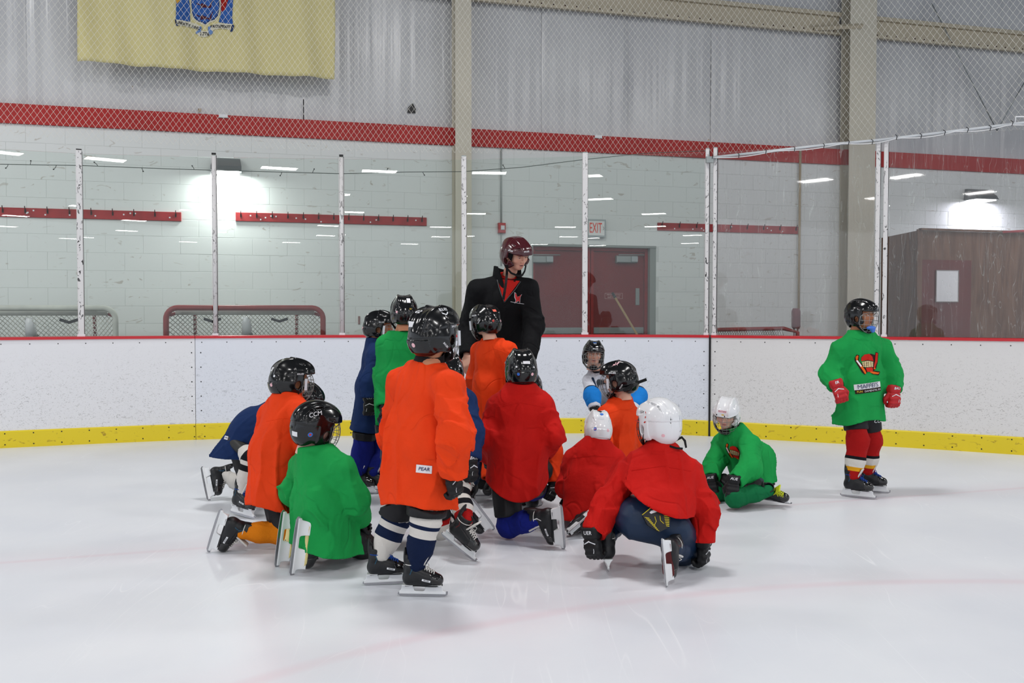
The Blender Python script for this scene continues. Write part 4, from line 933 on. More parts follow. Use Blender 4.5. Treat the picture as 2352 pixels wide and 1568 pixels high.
def helmet_sdf(style):
    def fn(p):
        x = np.abs(p[:, 0]); y = p[:, 1]; z = p[:, 2]; q = np.stack([x, y, z], 1)
        d = ell(q, (0, -.008, .018), (.098, .126, .104))
        d = smin(d, ell(q, (0, -.056, -.042), (.081, .072, .078)), .05)
        d = smin(d, ell(q, (.070, .006, -.042), (.028, .05, .052)), .03)
        d = smin(d, ell(q, (0, .050, .045), (.081, .064, .048)), .03)
        top = np.clip((z-.005)/.05, 0, 1); rear = np.clip((-y-.005)/.006, 0, 1)
        if style == 'a':                    # twin raised ribs, rear shell tucked under the front one
            d = d-.0125*np.exp(-((x-.045-.01*np.clip(-y*8, 0, 1))/.014)**2)*top
            d = d+.006*np.exp(-(x/.018)**2)*top
            d = d+.0055*rear*np.clip((z+.02)/.04, 0, 1)
            d = d-.0055*(np.abs(z+.062) < .03)*np.clip((-y-.03)/.01, 0, 1)*(x < .068)
            d = d-.004*np.exp(-((z-.035-.12*np.maximum(0, .06-y)*.4)/.008)**2)*np.clip((y-.0)/.03, 0, 1)
        elif style == 'b':                  # rounder shell with long thin grooves
            d = d-.004*np.exp(-(x/.034)**4)*top
            d = d+.006*np.exp(-((x-.038-.012*np.clip(y*6, -1, 1))/.0022)**2)*np.clip((z+.03)/.04, 0, 1)
            d = d-.004*np.exp(-((x-.060)/.012)**2)*top
            d = d+.0035*np.clip((-y-.03)/.004, 0, 1)*(z < .01)
            d = d-.003*np.exp(-((z-.03)/.012)**2)*np.clip((y-.04)/.02, 0, 1)
        else:                               # open adult shell
            d = d-.0055*np.exp(-((x-.04)/.014)**2)*top + .003*rear
            d = d-.0045*np.exp(-((z-.04)/.010)**2)*np.clip((y-.02)/.03, 0, 1)
        slots = [((.022, .060, .118), (.026, .035, .132)), ((.068, .045, .085), (.074, .015, .092)), ((.030, -.07, .105), (.032, -.095, .088)), ((.098, -.03, .02), (.094, -.05, .018)), ((.060, -.108, .045), (.056, -.118, .02))]
        if style == 'b': slots = [((.056, .03, .10), (.064, -.005, .098)), ((.060, -.02, .095), (.062, -.05, .09)), ((.058, -.07, .08), (.056, -.09, .06)), ((.020, -.125, .02), (.0, -.127, .02)), ((.020, -.122, .0), (.0, -.125, .0)), ((.092, .04, .045), (.095, .015, .05))]
        if style == 'c': slots = slots[:4]+[((.05, .088, .075), (.075, .07, .07))]
        for a, b in slots: d = smax(d, -cap(q, a, b, .0068, .0055), .003)
        inner = smin(ell(q, (0, -.006, .010), (.085, .112, .092)), cap(q, (0, -.015, -.01), (0, -.0, -.16), .078, .074), .02)
        d = smax(d, -inner, .004)
        d = smax(d, -(z+.110-.20*np.maximum(0, y+.02)), .006)
        face = np.maximum(.052-y+.25*np.maximum(0, -z-.02), z-.028); d = smax(d, -face, .01)
        if style == 'c': d = smax(d, -np.maximum(np.maximum(.022-y, -.028-z), z-.03), .01)
        ear = np.linalg.norm((q-V(.1, .014, -.036))*V(.45, 1, .8), axis=1)-.0185; d = smax(d, -ear, .004)
        return d
    return surf_mesh('helmet_shell_'+style, fn, (-.115, -.15, -.12), (.115, .14, .14), .0038)
HELM = {k: helmet_sdf(k) for k in 'abc'}; HTREE = {k: bvh_of(v) for k, v in HELM.items()}
def liner_fn(p):
    q = p.copy(); q[:, 0] = np.abs(q[:, 0])
    d = smin(ell(q, (0, -.006, .010), (.088, .115, .095)), ell(q, (0, -.05, -.03), (.075, .062, .058)), .03)
    inn = smin(ell(q, (0, -.004, .006), (.079, .104, .086)), cap(q, (0, -.005, -.01), (0, 0, -.16), .074, .072), .02)
    d = smax(d, -inn, .003); d = smax(d, -np.maximum(.05-q[:, 1], q[:, 2]-.030), .004)
    ear = np.linalg.norm((q-V(.09, .014, -.036))*V(.4, 1, .8), axis=1)-.019
    return smax(np.maximum(d, -(q[:, 2]+.098)), -ear, .003)
LINER = surf_mesh('liner', liner_fn, (-.1, -.13, -.1), (.1, .12, .115), .006)
def cage_mesh():
    mb = MB(); C = V(0, .010, -.036); R = V(.096, .122, .125)
    def pt(az, el):
        a, e = math.radians(az), math.radians(el); return C+R*V(math.sin(a)*math.cos(e), math.cos(a)*math.cos(e), math.sin(e))
    bl = [(-72, 12), (-60, 22), (-35, 27), (0, 29), (35, 27), (60, 22), (72, 12), (76, -12), (68, -32), (48, -47), (24, -54), (0, -56), (-24, -54), (-48, -47), (-68, -32), (-76, -12)]
    mb.tube([pt(*q) for q in bl], .0026, 6, True)
    for el, az in ((14, 72), (-2, 75), (-17, 74), (-31, 66), (-44, 50)): mb.tube([pt(a, el) for a in np.linspace(-az, az, 16)], .0016, 5)
    for az, lo, hi in ((-56, -41, 23), (-38, -50, 26), (-20, -54, 28), (0, -56, 29), (20, -54, 28), (38, -50, 26), (56, -41, 23)): mb.tube([pt(az, e) for e in np.linspace(lo, hi, 9)], .0016, 5)
    return mb.mesh('cage')
CAGE = cage_mesh()
def strap_mesh(cup):
    mb = MB()
    for s in (-1, 1):
        mb.ribbon([V(s*.093, .002, -.055), V(s*.088, .02, -.085), V(s*.06, .05, -.118), V(s*.02, .078, -.132), V(0, .082, -.133)], .007, .0018, V(0, -.5, 1)); mb.ribbon([V(s*.088, -.02, -.06), V(s*.086, .008, -.083)], .006, .0018, V(0, .7, .7))
    return mb.mesh('chin_strap')
STRAP = strap_mesh(1)
CUP = surf_mesh('chin_cup', lambda p: smax(ell(p, (0, .066, -.118), (.036, .026, .026)), -ell(p, (0, .052, -.100), (.034, .026, .026)), .004), (-.045, .03, -.15), (.045, .1, -.08), .004)
q = MB(); q.box((.098, .058, -.03), (.003, .008, .034)); q.box((-.098, .058, -.03), (.003, .008, .034)); SIDEPL = q.mesh('side_clip')
LETTER = {}
def glyphs(txt, size, shear=.25, bold=.02, gap=1.0):
    k = (txt, size, shear, bold, gap)
    if k not in LETTER: LETTER[k] = text_geo(txt, size, shear, bold, gap)
    return LETTER[k]
BRAND = 'BAUER'
def helmet(parent, c, yaw, pitch=0, roll=0, s=1.0, style='a', color=None, cage=True, wire=None, clip=False, stickers=(), lab=None, ls=None):
    M = Matrix.Translation(Vector(c)) @ Matrix.Rotation(math.radians(-yaw), 4, 'Z') @ Matrix.Rotation(math.radians(-pitch), 4, 'X') @ Matrix.Rotation(math.radians(roll), 4, 'Y') @ Matrix.Scale(s, 4)
    h = obj('helmet', HELM[style], color or m_hblk, parent, M)
    if lab: h['label'] = lab
    obj('liner', LINER, m_liner, h)
    if cage:
        cg = obj('face_cage', CAGE, wire or m_wire, h); obj('chin_cup', CUP, m_strap, h)
    obj('chin_strap', STRAP, m_strap, h)
    if clip: obj('side_clip', SIDEPL, m_padw, h)
    tr = HTREE[style]
    for st in stickers:
        kind, d, geo, mm = st[:4]; d = Vector(d).normalized(); up = Vector(st[4]) if len(st) > 4 else Vector((0, 0, 1)); lab2 = st[5] if len(st) > 5 else None; lift = st[6] if len(st) > 6 else .0010
        o = lay(kind, geo, mm, h, tr, d*.12+Vector((0, 0, .005)), d, up, lift, .07)
        if lab2: o['label'] = lab2
    return h, M
def S_text(txt, d, size=.018, m=None, up=(0, 0, 1), name='lettering', shear=.25): return (name, d, glyphs(txt, size, shear), m or m_print, up, None, .0018)
def S_rect(d, w=.045, h=.024, m=None, up=(0, 0, 1), name='name_sticker'): return (name, d, rect_geo(w, h), m or m_stw, up)
def S_disc(d, r=.0095, m=None, name='round_sticker'): return (name, d, disc_geo(r), m or m_stp)
def mir(d): return (-d[0], d[1], d[2])

# ---- gloves
def glove_fn(curl):
    def fn(p):
        q = p; d = 9e9
        x, y, z = q[:, 0], q[:, 1], q[:, 2]
        w = 1+np.clip(-y/.06, 0, 1)*.22
        cuff = rbox(q/np.stack([w, np.ones_like(w), w], 1), (0, -.025, 0), (.043, .034, .034), .02); cuff = smax(cuff, -rbox(q, (0, -.06, 0), (.040, .045, .030), .02), .004)
        d = cuff; hand = rbox(q, (0, .045, .004), (.044, .042, .026), .018); hand = hand-.0028*np.sin(y*170)*np.clip(z/.02, 0, 1); d = smin(d, hand, .012)
        d = d+.003*np.exp(-((y-.008)/.004)**2)
        for i in range(4):
            x0 = -.033+i*.022; L_ = (.9, 1.0, .97, .85)[i]
            a = V(x0, .078, .006); c1, c2, c3 = curl
            b = a+V(0, math.cos(c1), -math.sin(c1))*.030*L_; c = b+V(0, math.cos(c2), -math.sin(c2))*.024*L_; e = c+V(0, math.cos(c3), -math.sin(c3))*.018*L_
            f = np.minimum(np.minimum(cap(q, a, b, .0135, .0128), cap(q, b, c, .0128, .012)), cap(q, c, e, .012, .0105)); f = smin(f, rbox(q, (x0, (a[1]+b[1])/2, (a[2]+b[2])/2+.008), (.0095, .012, .008), .005), .006)
            d = smin(d, f, .006)
        t = np.minimum(cap(q, (-.036, .016, -.008), (-.055, .045, -.022), .017, .0155), cap(q, (-.055, .045, -.022), (-.047, .072, -.038), .0155, .012)); d = smin(d, t, .008)
        return d
    return fn
GLV = {}
for nm, cu in (('curl', (.7, 1.7, 2.5)), ('open', (.25, .7, 1.1))):
    GLV[nm+'R'] = surf_mesh('glove', glove_fn(cu), (-.085, -.08, -.09), (.065, .17, .06), .0042)
    me = GLV[nm+'R'].copy(); co = np.empty(len(me.vertices)*3, np.float32); me.vertices.foreach_get('co', co); co = co.reshape(-1, 3); co[:, 0] *= -1; me.vertices.foreach_set('co', co.ravel()); me.flip_normals(); me.update(); GLV[nm+'L'] = me
GTREE = {k: bvh_of(v) for k, v in GLV.items()}
def frame(y, z):                              # orthonormal axes with y exact
    y = nrm(y); z = np.asarray(z, float); z = nrm(z-y*(z@y)); x = np.cross(y, z); return np.stack([x, y, z], 1)
def m4(c, R, s=1.0):
    M = Matrix([list(R[0]*s)+[c[0]], list(R[1]*s)+[c[1]], list(R[2]*s)+[c[2]], [0, 0, 0, 1]]); return M
def glove(parent, c, fingers, back, side, s=.9, m=None, pose='curl', text=BRAND, stripe=True, lab=None, tcol=None):
    R = frame(fingers, back); key = pose+side
    g = obj('glove', GLV[key], m or m_glb, parent, m4(c, R, s))
    if lab: g['label'] = lab
    tr = GTREE[key]; tc_ = tcol or m_print
    if text: lay('lettering', glyphs(text, .026, .2), tc_, g, tr, Vector((0, -.028, .03)), Vector((0, 0, 1)), Vector((0, 1 if s > 0 else -1, 0))*-1, .0016, .04)
    if stripe:
        lay('stripe', ([(-.032, -.002), (-.03, .003), (.004, -.010), (.034, .004), (.034, -.001), (.004, -.016)], [(0, 1, 2, 5), (5, 2, 3, 4)]), tc_, g, tr, Vector((0, .028, .02)), Vector((0, 0, 1)), Vector((0, 1, 0)), .0012, .05, cuts=2)
        lay('stripe', ([(-.001, -.012), (.002, -.012), (.006, .012), (.003, .012)], [(0, 1, 2, 3)]), tc_, g, tr, Vector((.022 if side == 'R' else -.022, .062, .02)), Vector((0, 0, 1)), Vector((0, 1, 0)), .0012, .05, cuts=1)
    return g

# ---- skates: origin at the ankle joint, toe along +y
def boot_fn(p):
    x, y, z = p[:, 0], p[:, 1], p[:, 2]
    d = smin(cap(p, (0, -.030, -.056), (0, .045, -.056), .033, .037), cap(p, (0, .045, -.056), (0, .108, -.064), .037, .030), .02)
    d = smin(d, cap(p, (0, -.020, -.05), (0, -.012, .040), .037, .041), .03)
    d = smin(d, cap(p, (0, .02, -.03), (0, .07, -.05), .034, .033), .02)
    d = smin(d, ell(p, (0, -.052, .055), (.026, .009, .045)), .014)          # tendon guard
    d = smin(d, ell(p, (0, -.028, -.005), (.041, .026, .026)), .012)         # ankle padding
    d = smax(d, -(z+.088), .006); d = smax(d, np.where(y > -.035, z-.046, z-.10), .006)
    d = smax(d, -cap(p, (0, -.010, .0), (0, -.006, .12), .030, .036), .004)
    d = smax(d, -np.maximum(np.abs(x)-.012, np.maximum(-(y-.02), z*0+(-.02-z)+.0)) if False else d-1, .001)
    d = d+.0022*np.exp(-((z+.012+.35*(y-.0))/.0025)**2)*(y > -.02)*(np.abs(x) > .02)
    return d
def boot_fn2(p): return boot_fn(p)
BOOT = surf_mesh('boot', boot_fn2, (-.05, -.075, -.095), (.05, .145, .105), .0032)
BTREE = bvh_of(BOOT)
TOE = surf_mesh('toe_cap', lambda p: smax(smax(smin(cap(p, (0, .045, -.056), (0, .108, -.064), .0385, .0318), cap(p, (0, .02, -.03), (0, .07, -.05), .0355, .0345), .02), .078-p[:, 1]-.25*(p[:, 2]+.05), .003), -(p[:, 2]+.087), .004), (-.05, .04, -.095), (.05, .15, -.01), .0034)
TONG = surf_mesh('tongue', lambda p: smax(rbox(p, (0, .046, .024), (.028, .0055, .044), .0055, np.array([[1, 0, 0], [0, .88, .47], [0, -.47, .88]])), -cap(p, (0, .0, -.02), (0, .02, .12), .034, .040), .004), (-.045, 0, -.05), (.045, .12, .11), .0036)
COLLAR = surf_mesh('boot_lining', lambda p: smax(smax(cap(p, (0, -.014, .0), (0, -.012, .047), .0385, .0385), p[:, 2]-.052, .003), -np.minimum(cap(p, (0, -.010, .0), (0, -.006, .12), .031, .036), .03-p[:, 2]), .003), (-.05, -.07, .02), (.05, .05, .06), .0036)
def lace_mesh(bow=True):
    mb = MB(); pts = []
    def top(x, y):
        for hgt, st in ((.06, -.002),):
            h = BTREE.ray_cast(Vector((x, y+.03, hgt)), Vector((0, -.25, -1)).normalized())
            return np.array(h[0])+V(0, .001, .0015) if h[0] is not None else V(x, y, -.03)
    rows = [(.016, .022+i*.0125) for i in range(6)]
    L_ = [top(-w, y) for w, y in rows]; R_ = [top(w, y) for w, y in rows]
    for i in range(6):
        mid = top(0, rows[i][1])+V(0, 0, .002)
        if i < 5:
            mb.tube([L_[i], (L_[i]+R_[i+1])/2+V(0, 0, .004), R_[i+1]], .0024, 5); mb.tube([R_[i], (R_[i]+L_[i+1])/2+V(0, 0, .0055), L_[i+1]], .0024, 5)
        for s, q in ((-1, L_[i]), (1, R_[i])): mb.tube([q, q+V(s*.007, 0, -.003)], .003, 5)
    mb.tube([L_[5], mid, R_[5]], .0024, 5)
    for s in (-1, 1):
        a = (L_[0]+R_[0])/2+V(0, .004, .006)
        mb.tube([a, a+V(s*.02, .012, .010), a+V(s*.038, .018, -.002), a+V(s*.03, .02, -.018), a+V(s*.012, .012, -.006), a], .0022, 5)
        mb.tube([a, a+V(s*.012, .022, -.006), a+V(s*.022, .034, -.03), a+V(s*.02, .04, -.05)], .0020, 5)
    mb.tube([V(.042*math.cos(t)-.0, -.012+.043*math.sin(t), .018) for t in np.linspace(0, 2*math.pi, 17)[:-1]], .0024, 5, True)
    return mb.mesh('laces')
LACE = lace_mesh()
def holder_fn(p):
    x, y, z = np.abs(p[:, 0]), p[:, 1], p[:, 2]
    h = np.clip((z+.130)/.043, 0, 1); wid = .0055+.022*h**2.5
    def ped(y0, y1, sl): return np.maximum(np.maximum(y0-sl*(1-h)-y, y-y1-sl*(1-h)*.6), 0*y-1)
    ped_r = np.maximum(ped(-.068, -.012, .010), np.abs(z+.107)-.021); ped_f = np.maximum(ped(.052, .132, .010), np.abs(z+.107)-.021)
    rail = np.maximum(np.abs(y-.034)-.118, np.abs(z+.128)-.0075)
    flat = smin(np.minimum(ped_r, ped_f), rail, .010)
    rnd = np.maximum(0, np.abs(y-.034)-.10)*0
    return smax(flat, x-wid, .003)
HOLD = surf_mesh('holder', holder_fn, (-.03, -.1, -.14), (.03, .165, -.083), .003)
q = MB(); q.prism([(-.090, -.128), (-.092, -.138), (-.080, -.146), (-.02, -.1485), (.09, -.1485), (.145, -.146), (.160, -.138), (.162, -.122), (.152, -.122), (.146, -.130), (-.078, -.130)], -.0016, .0016, lambda u, v, t: V(t, u, v)); BLADE = q.mesh('blade')
q = MB()
for yy in (-.055, -.035, -.015, .05, .075, .1, .12):
    for s in (-1, 1): q.tube([V(s*.018, yy, -.0885), V(s*.018, yy, -.0935)], .0028, 6)
RIVET = q.mesh('rivets')
q = MB(); q.prism([(-.068, .0), (-.05, .024), (-.015, .021), (.03, .023), (.07, .031), (.105, .030), (.132, .014), (.136, 0), (.132, -.014), (.105, -.030), (.07, -.031), (.03, -.023), (-.015, -.021), (-.05, -.024)], -.0925, -.0865, lambda u, v, t: V(v, u, t)); OUTS = q.mesh('outsole')
SK_LOW = [V(x, y, z) for x in (-.02, .02) for y, z in ((-.09, -.14), (.155, -.14), (0, -.1485), (.1, -.1485))]+[V(x, .138, -.062) for x in (-.02, .02)]+[V(x, .06, -.02) for x in (-.03, .03)]+[V(s*.037, y, -.06) for s in (-1, 1) for y in (-.03, .05)]+[V(0, -.06, .05), V(0, -.066, -.05), V(0, .075, .08)]
def skate(parent, c, toe, up, s=.95, lace=None, boot=None, trim=None, holder=None, outs=None, text=True, mirror=1, lab=None, snap=True, tongue=None):
    R = frame(toe, up); c = np.array(c, float)
    if snap:
        low = min((R@q*s)[2] for q in SK_LOW)+c[2]
        if abs(low) < .12: c[2] -= low-.001
    M = m4(c, R, s); rel = M.copy(); rel.translation = Vector(c)-Vector(parent.location)
    k = obj('skate', BOOT, boot or m_boot, parent, rel)
    if lab: k['label'] = lab
    obj('toe_cap', TOE, m_bootg, k); obj('tongue', TONG, tongue or m_felt, k); obj('boot_lining', COLLAR, trim or m_bteal, k)
    obj('laces', LACE, lace or m_lacew, k); obj('blade_holder', HOLD, m_hold if holder is None else holder, k); obj('blade', BLADE, m_steel, k); obj('outsole', OUTS, outs or m_boot, k); tag(obj('rivets', RIVET, m_pblack, k), kind='stuff')
    for sd in (-1, 1):
        if text:
            lay('brand_patch', rect_geo(.042, .010, 4, 1), m_print, k, BTREE, Vector((sd*.04, .058, -.058)), Vector((sd, 0, 0)), Vector((0, .25*1, 1)), .0012, .03)
            lay('lettering', glyphs(BRAND, .0085, .2), m_pblack, k, BTREE, Vector((sd*.04, .058, -.058)), Vector((sd, 0, 0)), Vector((0, .25, 1)), .0020, .03)
        lay('side_stripe', ([(-.012, -.03), (-.007, -.03), (.004, -.004), (-.006, .022), (-.011, .022), (-.002, -.004)], [(0, 1, 2, 5), (5, 2, 3, 4)]), trim or m_bteal, k, BTREE, Vector((sd*.04, -.014, .0)), Vector((sd, 0, 0)), Vector((0, 0, 1)), .0012, .03, cuts=2)
    return k, c
# ------------------------------------------------------------------ bodies and clothes
def skin_mat(name, tone):
    m = mat(name, tone, .5, .35); N, L = nodes(m); b = N['Principled BSDF']; b.inputs['Subsurface Weight'].default_value = .12; b.inputs['Subsurface Radius'].default_value = (.012, .005, .003)
    a = N.new('ShaderNodeAttribute'); a.attribute_name = 'skin_tint'; mx = N.new('ShaderNodeMix'); mx.data_type = 'RGBA'; mx.blend_type = 'MULTIPLY'; mx.inputs[0].default_value = 1; mx.inputs[6].default_value = tone
    L.new(a.outputs['Color'], mx.inputs[7]); L.new(mx.outputs[2], b.inputs['Base Color']); return m
SKIN = [skin_mat('skin_fair', RGB(214, 164, 142)), skin_mat('skin_tan', RGB(182, 122, 88)), skin_mat('skin_pale', RGB(222, 178, 160))]
def head_fn(child, mouth=0.0, fine=True):
    def fn(p):
        q = p.copy(); sx = q[:, 0].copy(); q[:, 0] = np.abs(q[:, 0]); x, y, z = q[:, 0], q[:, 1], q[:, 2]
        d = ell(q, (0, -.012, .032), (.072, .090, .080)); d = smin(d, ell(q, (0, .018, -.026), (.058 if not child else .062, .066, .072)), .03)
        d = smin(d, ell(q, (0, .050, -.080), (.026, .026, .022)), .034)                                 # chin
        d = smin(d, ell(q, (.040, -.002, -.055), (.016, .030, .026)), .03)                              # jaw corner
        d = smin(d, ell(q, (.036, .056, -.022), (.020, .020, .020)), .022)                              # cheek
        d = smin(d, cap(q, (.012, .078, .030), (.040, .066, .028), .010, .010), .016)                   # brow
        d = smax(d, -ell(q, (.030, .090, .008), (.017, .016, .012)), .012)                              # socket
        d = smin(d, cap(q, (0, .080, .016), (0, .100, -.022), .0065, .0095), .010); d = smin(d, cap(q, (.009, .088, -.026), (.010, .086, -.027), .0075, .0075), .006)
        d = smin(d, ell(q, (0, .082, -.048), (.021, .0085, .0048)), .005); d = smin(d, ell(q, (0, .080, -.060-mouth), (.018, .0085, .0055)), .005)
        d = smax(d, -ell(q, (0, .094, -.0540-mouth*.5), (.019, .014, .0014+mouth*.6)), .003)
        d = smax(d, -ell(q, (0, .100, -.038), (.004, .008, .008)), .006)
        d = smin(d, smax(ell(q, (.074, -.006, -.008), (.010, .019, .030), np.array([[.94, .34, 0], [-.34, .94, 0], [0, 0, 1.]])), -ell(q, (.084, .0, -.004), (.006, .010, .017)), .004), .006)
        d = smin(d, smax(ell(q, (.0295, .078, .0095), (.0145, .012, .0075)), -ell(q, (.0295, .092, .005), (.0135, .010, .0052)), .002), .004)   # lids
        return smin(d, cap(q, (0, -.022, -.06), (0, -.035, -.16), .046, .050), .03)
    return fn
HEAD = {}
for k_, (ch, mo, vx) in {'kid': (True, .0, .0042), 'talk': (False, .007, .0028), 'kidfine': (True, .002, .0032)}.items():
    v_, f_ = surf(head_fn(ch, mo), (-.095, -.115, -.15), (.095, .115, .125), vx); tint = np.ones((len(v_), 4), np.float32)
    ax = np.abs(v_[:, 0]); yy = v_[:, 1]; zz = v_[:, 2]
    lips = np.exp(-((zz+.054+mo*.4)/(.0105+mo*.5))**4-(ax/.022)**4)*(yy > .075); tint[:, 1] *= 1-.38*lips; tint[:, 2] *= 1-.32*lips; tint[:, 0] *= 1-.12*lips
    cav = np.exp(-((zz+.054+mo*.5)/(.0015+mo*.62))**4-(ax/.016)**4)*((yy > .06) & (yy < .088 if mo else yy < .0835)); tint[:, :3] *= (1-.82*cav)[:, None]
    brow = np.exp(-((zz-.034+.12*(ax-.03)*0)/.0042)**2-((ax-.030)/.015)**4)*(yy > .05); tint[:, :3] *= (1-.62*brow)[:, None]
    ck = np.exp(-((zz+.022)/.02)**2-((ax-.038)/.018)**2)*(yy > .03); tint[:, 1] *= 1-.10*ck; tint[:, 2] *= 1-.10*ck
    lash = np.exp(-((zz-.0165)/.0016)**2-((ax-.0295)/.012)**4)*(yy > .07); tint[:, :3] *= (1-.6*lash)[:, None]
    HEAD[k_] = (v_, f_, tint)
q = MB()
def uvs(c, r, n=12, m=8, y0=-1):
    vs = []; fs = []
    for j in range(m+1):
        t = math.pi*j/m
        for i in range(n): a = 2*math.pi*i/n; vs.append(V(c[0]+r*math.sin(t)*math.cos(a), c[1]+r*math.cos(t), c[2]+r*math.sin(t)*math.sin(a)))
    for j in range(m):
        for i in range(n): fs.append((j*n+i, j*n+(i+1) % n, (j+1)*n+(i+1) % n, (j+1)*n+i))
    return vs, fs
for s in (-1, 1): q.add(*uvs((s*.0295, .0705, .0075), .0125), True)
EYES = q.mesh('eyes')
def iris_mesh(lookx=0, lookz=0):
    mb = MB()
    for s in (-1, 1):
        c = V(s*.0295, .0705, .0075); n = nrm(V(lookx, 1, lookz)); u = nrm(np.cross(n, V(0, 0, 1))); w = np.cross(u, n); vs = [c+n*.0131]
        for rr, k in ((.0034, .0127), (.0056, .0116)):
            for i in range(12): a = 2*math.pi*i/12; vs.append(c+n*k+(u*math.cos(a)+w*math.sin(a))*rr)
        fs = [(0, 1+i, 1+(i+1) % 12) for i in range(12)]+[(1+i, 13+i, 13+(i+1) % 12, 1+(i+1) % 12) for i in range(12)]; mb.add(vs, fs, True)
    return mb
def hair_fn(p):
    q = p.copy(); q[:, 0] = np.abs(q[:, 0]); d = smin(ell(q, (0, -.016, .032), (.077, .092, .085)), ell(q, (0, -.052, -.036), (.058, .045, .048)), .03)
    d = d-.0025*vnoise(p*V(260, 260, 40)); return smax(d, np.maximum(q[:, 1]-.055+.9*np.maximum(0, -q[:, 2]), -(q[:, 2]+.082)), .006)
HAIR = surf_mesh('hair', hair_fn, (-.09, -.12, -.1), (.09, .08, .13), .0045)

def seg_ell(p, a, b, ra, rb, r0, r1, pw=2.0):
    """cone of elliptical section; ra, rb = (half width, half depth); r0, r1 = sideways axes"""
    ba = b-a; L = max(np.linalg.norm(ba), 1e-6); u = ba/L; q = p-a; t = q@u; h = np.clip(t/L, 0, 1)
    r = r0[None]*(1-h)[:, None]+r1[None]*h[:, None]; r = r-(r@u)[:, None]*u[None]; r /= np.linalg.norm(r, axis=1)[:, None]; f = np.cross(u[None].repeat(len(p), 0), r)
    c = q-np.outer(h*L, u); x = (c*r).sum(1); y = (c*f).sum(1); zz = t-h*L
    A = ra[0]+(rb[0]-ra[0])*h; B = ra[1]+(rb[1]-ra[1])*h; m = np.minimum(A, B)
    k = (np.abs(x/A)**pw+np.abs(y/B)**pw+np.abs(zz/m)**pw)**(1/pw); return (k-1)*m, h, x, y
def folds(p, u, seed, amp, fr=7.0, st=.22):
    """long soft creases running along u"""
    u = nrm(u); al = p@u; pr = p-np.outer(al, u); q = pr*fr+np.outer(al*fr*st, u)+seed*7.31
    w = vnoise(p*3.1+seed*3.7); n1 = vnoise(q+w[:, None]*.55); n2 = vnoise(q*2.1+4.2+w[:, None])
    r1 = np.maximum(0, 1-np.abs(n1)*2.6); r2 = np.maximum(0, 1-np.abs(n2)*2.4)
    return amp*(.30-r1*r1*.95-r2*r2*.38*(n1 > -.2)+n1*.22)

